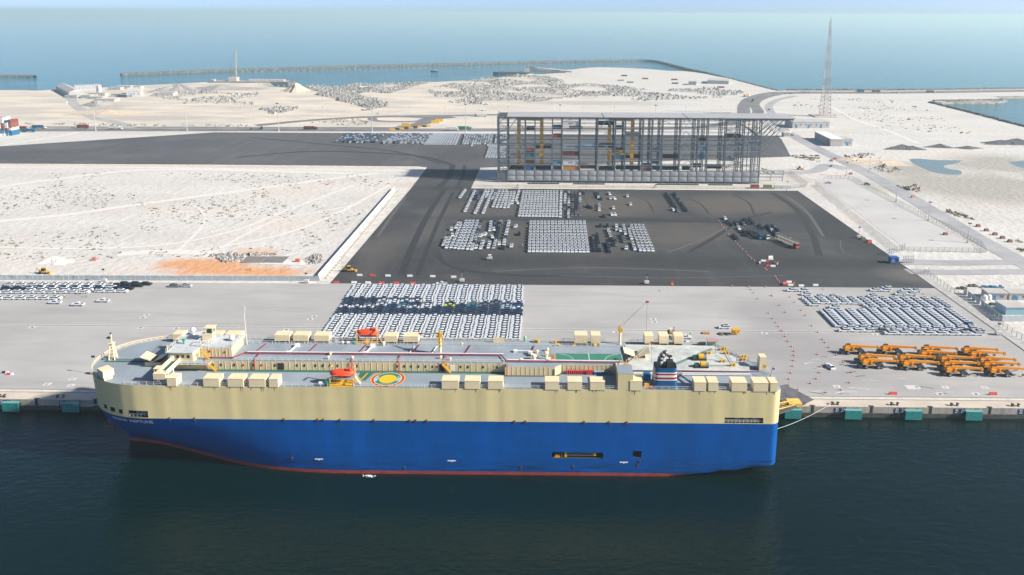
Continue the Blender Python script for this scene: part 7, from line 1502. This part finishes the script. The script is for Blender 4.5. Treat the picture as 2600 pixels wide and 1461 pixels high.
mr = [M('rubble_a', (.27, .26, .25), .95), M('rubble_b', (.17, .165, .16), .95), M('rubble_c', (.36, .345, .32), .95)]
rocks('rubble_field', [[(770, 222), (860, 220), (980, 212), (1100, 208), (1000, 235), (960, 250), (990, 270), (930, 282), (870, 275), (855, 252), (810, 243)], [(1080, 225), (1180, 205), (1330, 190), (1400, 195), (1440, 215), (1560, 217), (1660, 230), (1700, 238), (1560, 250), (1480, 245), (1400, 255), (1250, 268), (1150, 262), (1110, 248)]], 5200, .8, 2.0, mr, 4)
rocks('rubble_field', [[(1660, 232), (1780, 225), (1860, 222), (1890, 238), (1830, 250), (1740, 252), (1600, 258)], [(660, 278), (700, 275), (760, 274), (740, 283), (700, 290), (665, 288)], [(400, 225), (560, 235), (660, 240), (640, 268), (460, 258), (380, 245)]], 700, 1.0, 2.2, mr, 2.5)
rocks('rubble_field', [[(545, 655), (570, 643), (620, 650), (618, 663), (570, 667)], [(770, 660), (800, 645), (822, 650), (815, 668), (785, 672)], [(535, 648), (700, 643), (700, 648), (540, 654)]], 140, .5, 1.1, mr, 0)
rocks('rubble_field', [[(2210, 430), (2290, 405), (2310, 425), (2260, 440)], [(2140, 395), (2215, 388), (2225, 402), (2170, 412)], [(2280, 475), (2330, 470), (2340, 490), (2290, 488)]], 60, .6, 1.6, [M('brown_spoil', (.30, .22, .16), .95), mr[1]], 0)
# desert scrub: low dark tufts, nobody could count them
sc_m = [M('scrub_olive', (.24, .21, .15), .9), M('scrub_grey', (.32, .29, .24), .9), M('scrub_dark', (.16, .14, .10), .9)]
def scrub(polys, n_, s0, s1, mb):
    for poly, dens in polys:
        w = [G(*p) for p in poly]; w = [(p.x, p.y) for p in w]; xs2 = [p[0] for p in w]; ys2 = [p[1] for p in w]; k = 0; tries = 0
        while k < n_*dens and tries < n_*dens*8:
            tries += 1; p = (rk.uniform(min(xs2), max(xs2)), rk.uniform(min(ys2), max(ys2)))
            if not inside(p, w): continue
            if math.sin(p[0]*.045+2*math.sin(p[1]*.021))+math.sin(p[1]*.06+p[0]*.013)+.6*math.sin(p[0]*.21+p[1]*.13) < .1: continue
            s = rk.uniform(s0, s1)*(1 if rk.random() < .85 else 1.7); mi = rk.randrange(3); k += 1
            for _ in range(7):                        # a tuft is a clump of small tilted leaf blades
                dx, dy = rk.gauss(0, .5)*s, rk.gauss(0, .4)*s; h = rk.uniform(.35, .8)*s; t = rk.uniform(0, 6.28); e = .4*s
                a = Vector((p[0]+dx, p[1]+dy, 0)); u = Vector((math.cos(t), math.sin(t), 0))*e; v_ = Vector((-math.sin(t), math.cos(t), 0))*e*.6
                mb.add([a-u-v_, a+u-v_, a+u*.4+v_+Vector((0, 0, h)), a-u*.5+v_*.5+Vector((0, 0, h*.8)), a+v_*1.8], [(0, 1, 2, 3), (3, 2, 4)], mi)
mb = MB()
scrub([([(-40, 440), (900, 440), (1000, 470), (900, 560), (780, 625), (500, 640), (-40, 628)], 1.0), ([(-40, 655), (0, 640), (700, 640), (850, 590), (860, 600), (700, 650), (-40, 662)], .12), ([(-40, 700), (300, 700), (800, 704), (800, 708), (-40, 707)], .05)], 1300, .28, .7, mb)
scrub([([(2050, 250), (2300, 252), (2480, 340), (2420, 370), (2250, 330), (2000, 275)], 1.0), ([(1935, 395), (2080, 395), (2080, 440), (1935, 440)], .5), ([(880, 300), (950, 300), (930, 318), (700, 325)], .5), ([(0, 312), (850, 318), (850, 322), (0, 320)], .7)], 260, .6, 1.2, mb)
scrub([([(2400, 520), (2600, 620), (2600, 640), (2380, 525)], 1), ([(1250, 305), (1900, 300), (1900, 312), (1250, 318)], 1.2)], 60, .6, 1.1, mb)
props(mb.build('desert_scrub', sc_m), kind='stuff')
# heaps of sand and gravel
def heap(px, py, w, d, h, mat, lab):
    q = G(px, py); N = 20; v = [(0, 0, h)]; f = []
    for j in range(1, 6):
        for i in range(N):
            t = 2*math.pi*i/N; k = j/5; wob = 1+.25*math.sin(3*t+px)+.12*math.sin(7*t+py); v.append((w*k*wob*math.cos(t), d*k*wob*math.sin(t), max(-.1, h*(1-k)**1.2+rk.uniform(-.06, .06)*h*(1-k)*2)))
    f += [(0, 1+i, 1+(i+1) % N) for i in range(N)]
    for j in range(4): f += [(1+j*N+i, 1+(j+1)*N+i, 1+(j+1)*N+(i+1) % N, 1+j*N+(i+1) % N) for i in range(N)]
    props(MB().add(v, f).build('spoil_heap', mat, loc=q), lab, 'heap', 'heaps on the sand')
m_grv = M('gravel_dark', (.11, .11, .12), .95, var=.3, vscale=.4); m_sh = M('heap_sand', (.68, .65, .60), .95, var=.1, vscale=.3); m_sh2 = M('heap_tan', (.58, .48, .36), .95, var=.2, vscale=.3); m_grey2 = M('heap_grey', (.34, .32, .30), .95, var=.3, vscale=.1)
for px, py, w, d, h, mt, lab in ((2290, 378, 18, 8, 4.5, m_grv, 'low dark gravel heap before the pond'), (2315, 379, 12, 7, 3.5, m_grv, 'dark gravel heap overlapping its neighbour before the pond'), (2386, 374, 14, 6, 3.5, m_grv, 'small dark gravel heap between two larger ones'), (2457, 377, 14, 5, 2.5, m_grv, 'flat dark gravel heap on the right flats'), (2540, 365, 22, 8, 4, m_grv, 'wide dark gravel heap on the right flats'), (2580, 366, 26, 9, 6, m_grv, 'largest dark gravel heap at the picture edge'), (135, 664, 8, 5, 2.8, m_sh, 'white sand heap near the backhoe'), (150, 667, 7, 4, 2.0, m_sh, 'lower white sand heap near the backhoe'), (753, 232, 22, 22, 14, m_sh2, 'pointed tan sand cone by the basin'), (455, 231, 45, 30, 12, m_grey2, 'grey spoil mound behind the jetty'), (560, 226, 60, 25, 7, m_grey2, 'long grey spoil mound on the jetty sand'), (250, 268, 22, 20, 7, m_grey2, 'grey spoil heap left of the light mast'), (270, 288, 60, 14, 5, m_sh2, 'long tan bank on the dune edge'), (1995, 336, 6, 4, 2.5, m_sh2, 'tan heap by the kiosk'), (2003, 334, 5, 4, 2.2, m_sh2, 'second tan heap by the kiosk'), (2170, 405, 16, 8, 2, m_sh2, 'brown spoil heap by the dusty road'), (2235, 415, 26, 12, 2.2, m_sh2, 'wide brown spoil bank beside the pond'), (640, 685, 3, 2, .8, M('heap_orange', (.55, .27, .13), .95), 'small orange heap on the orange sand')):
    heap(px, py, w, d, h, mt, lab)
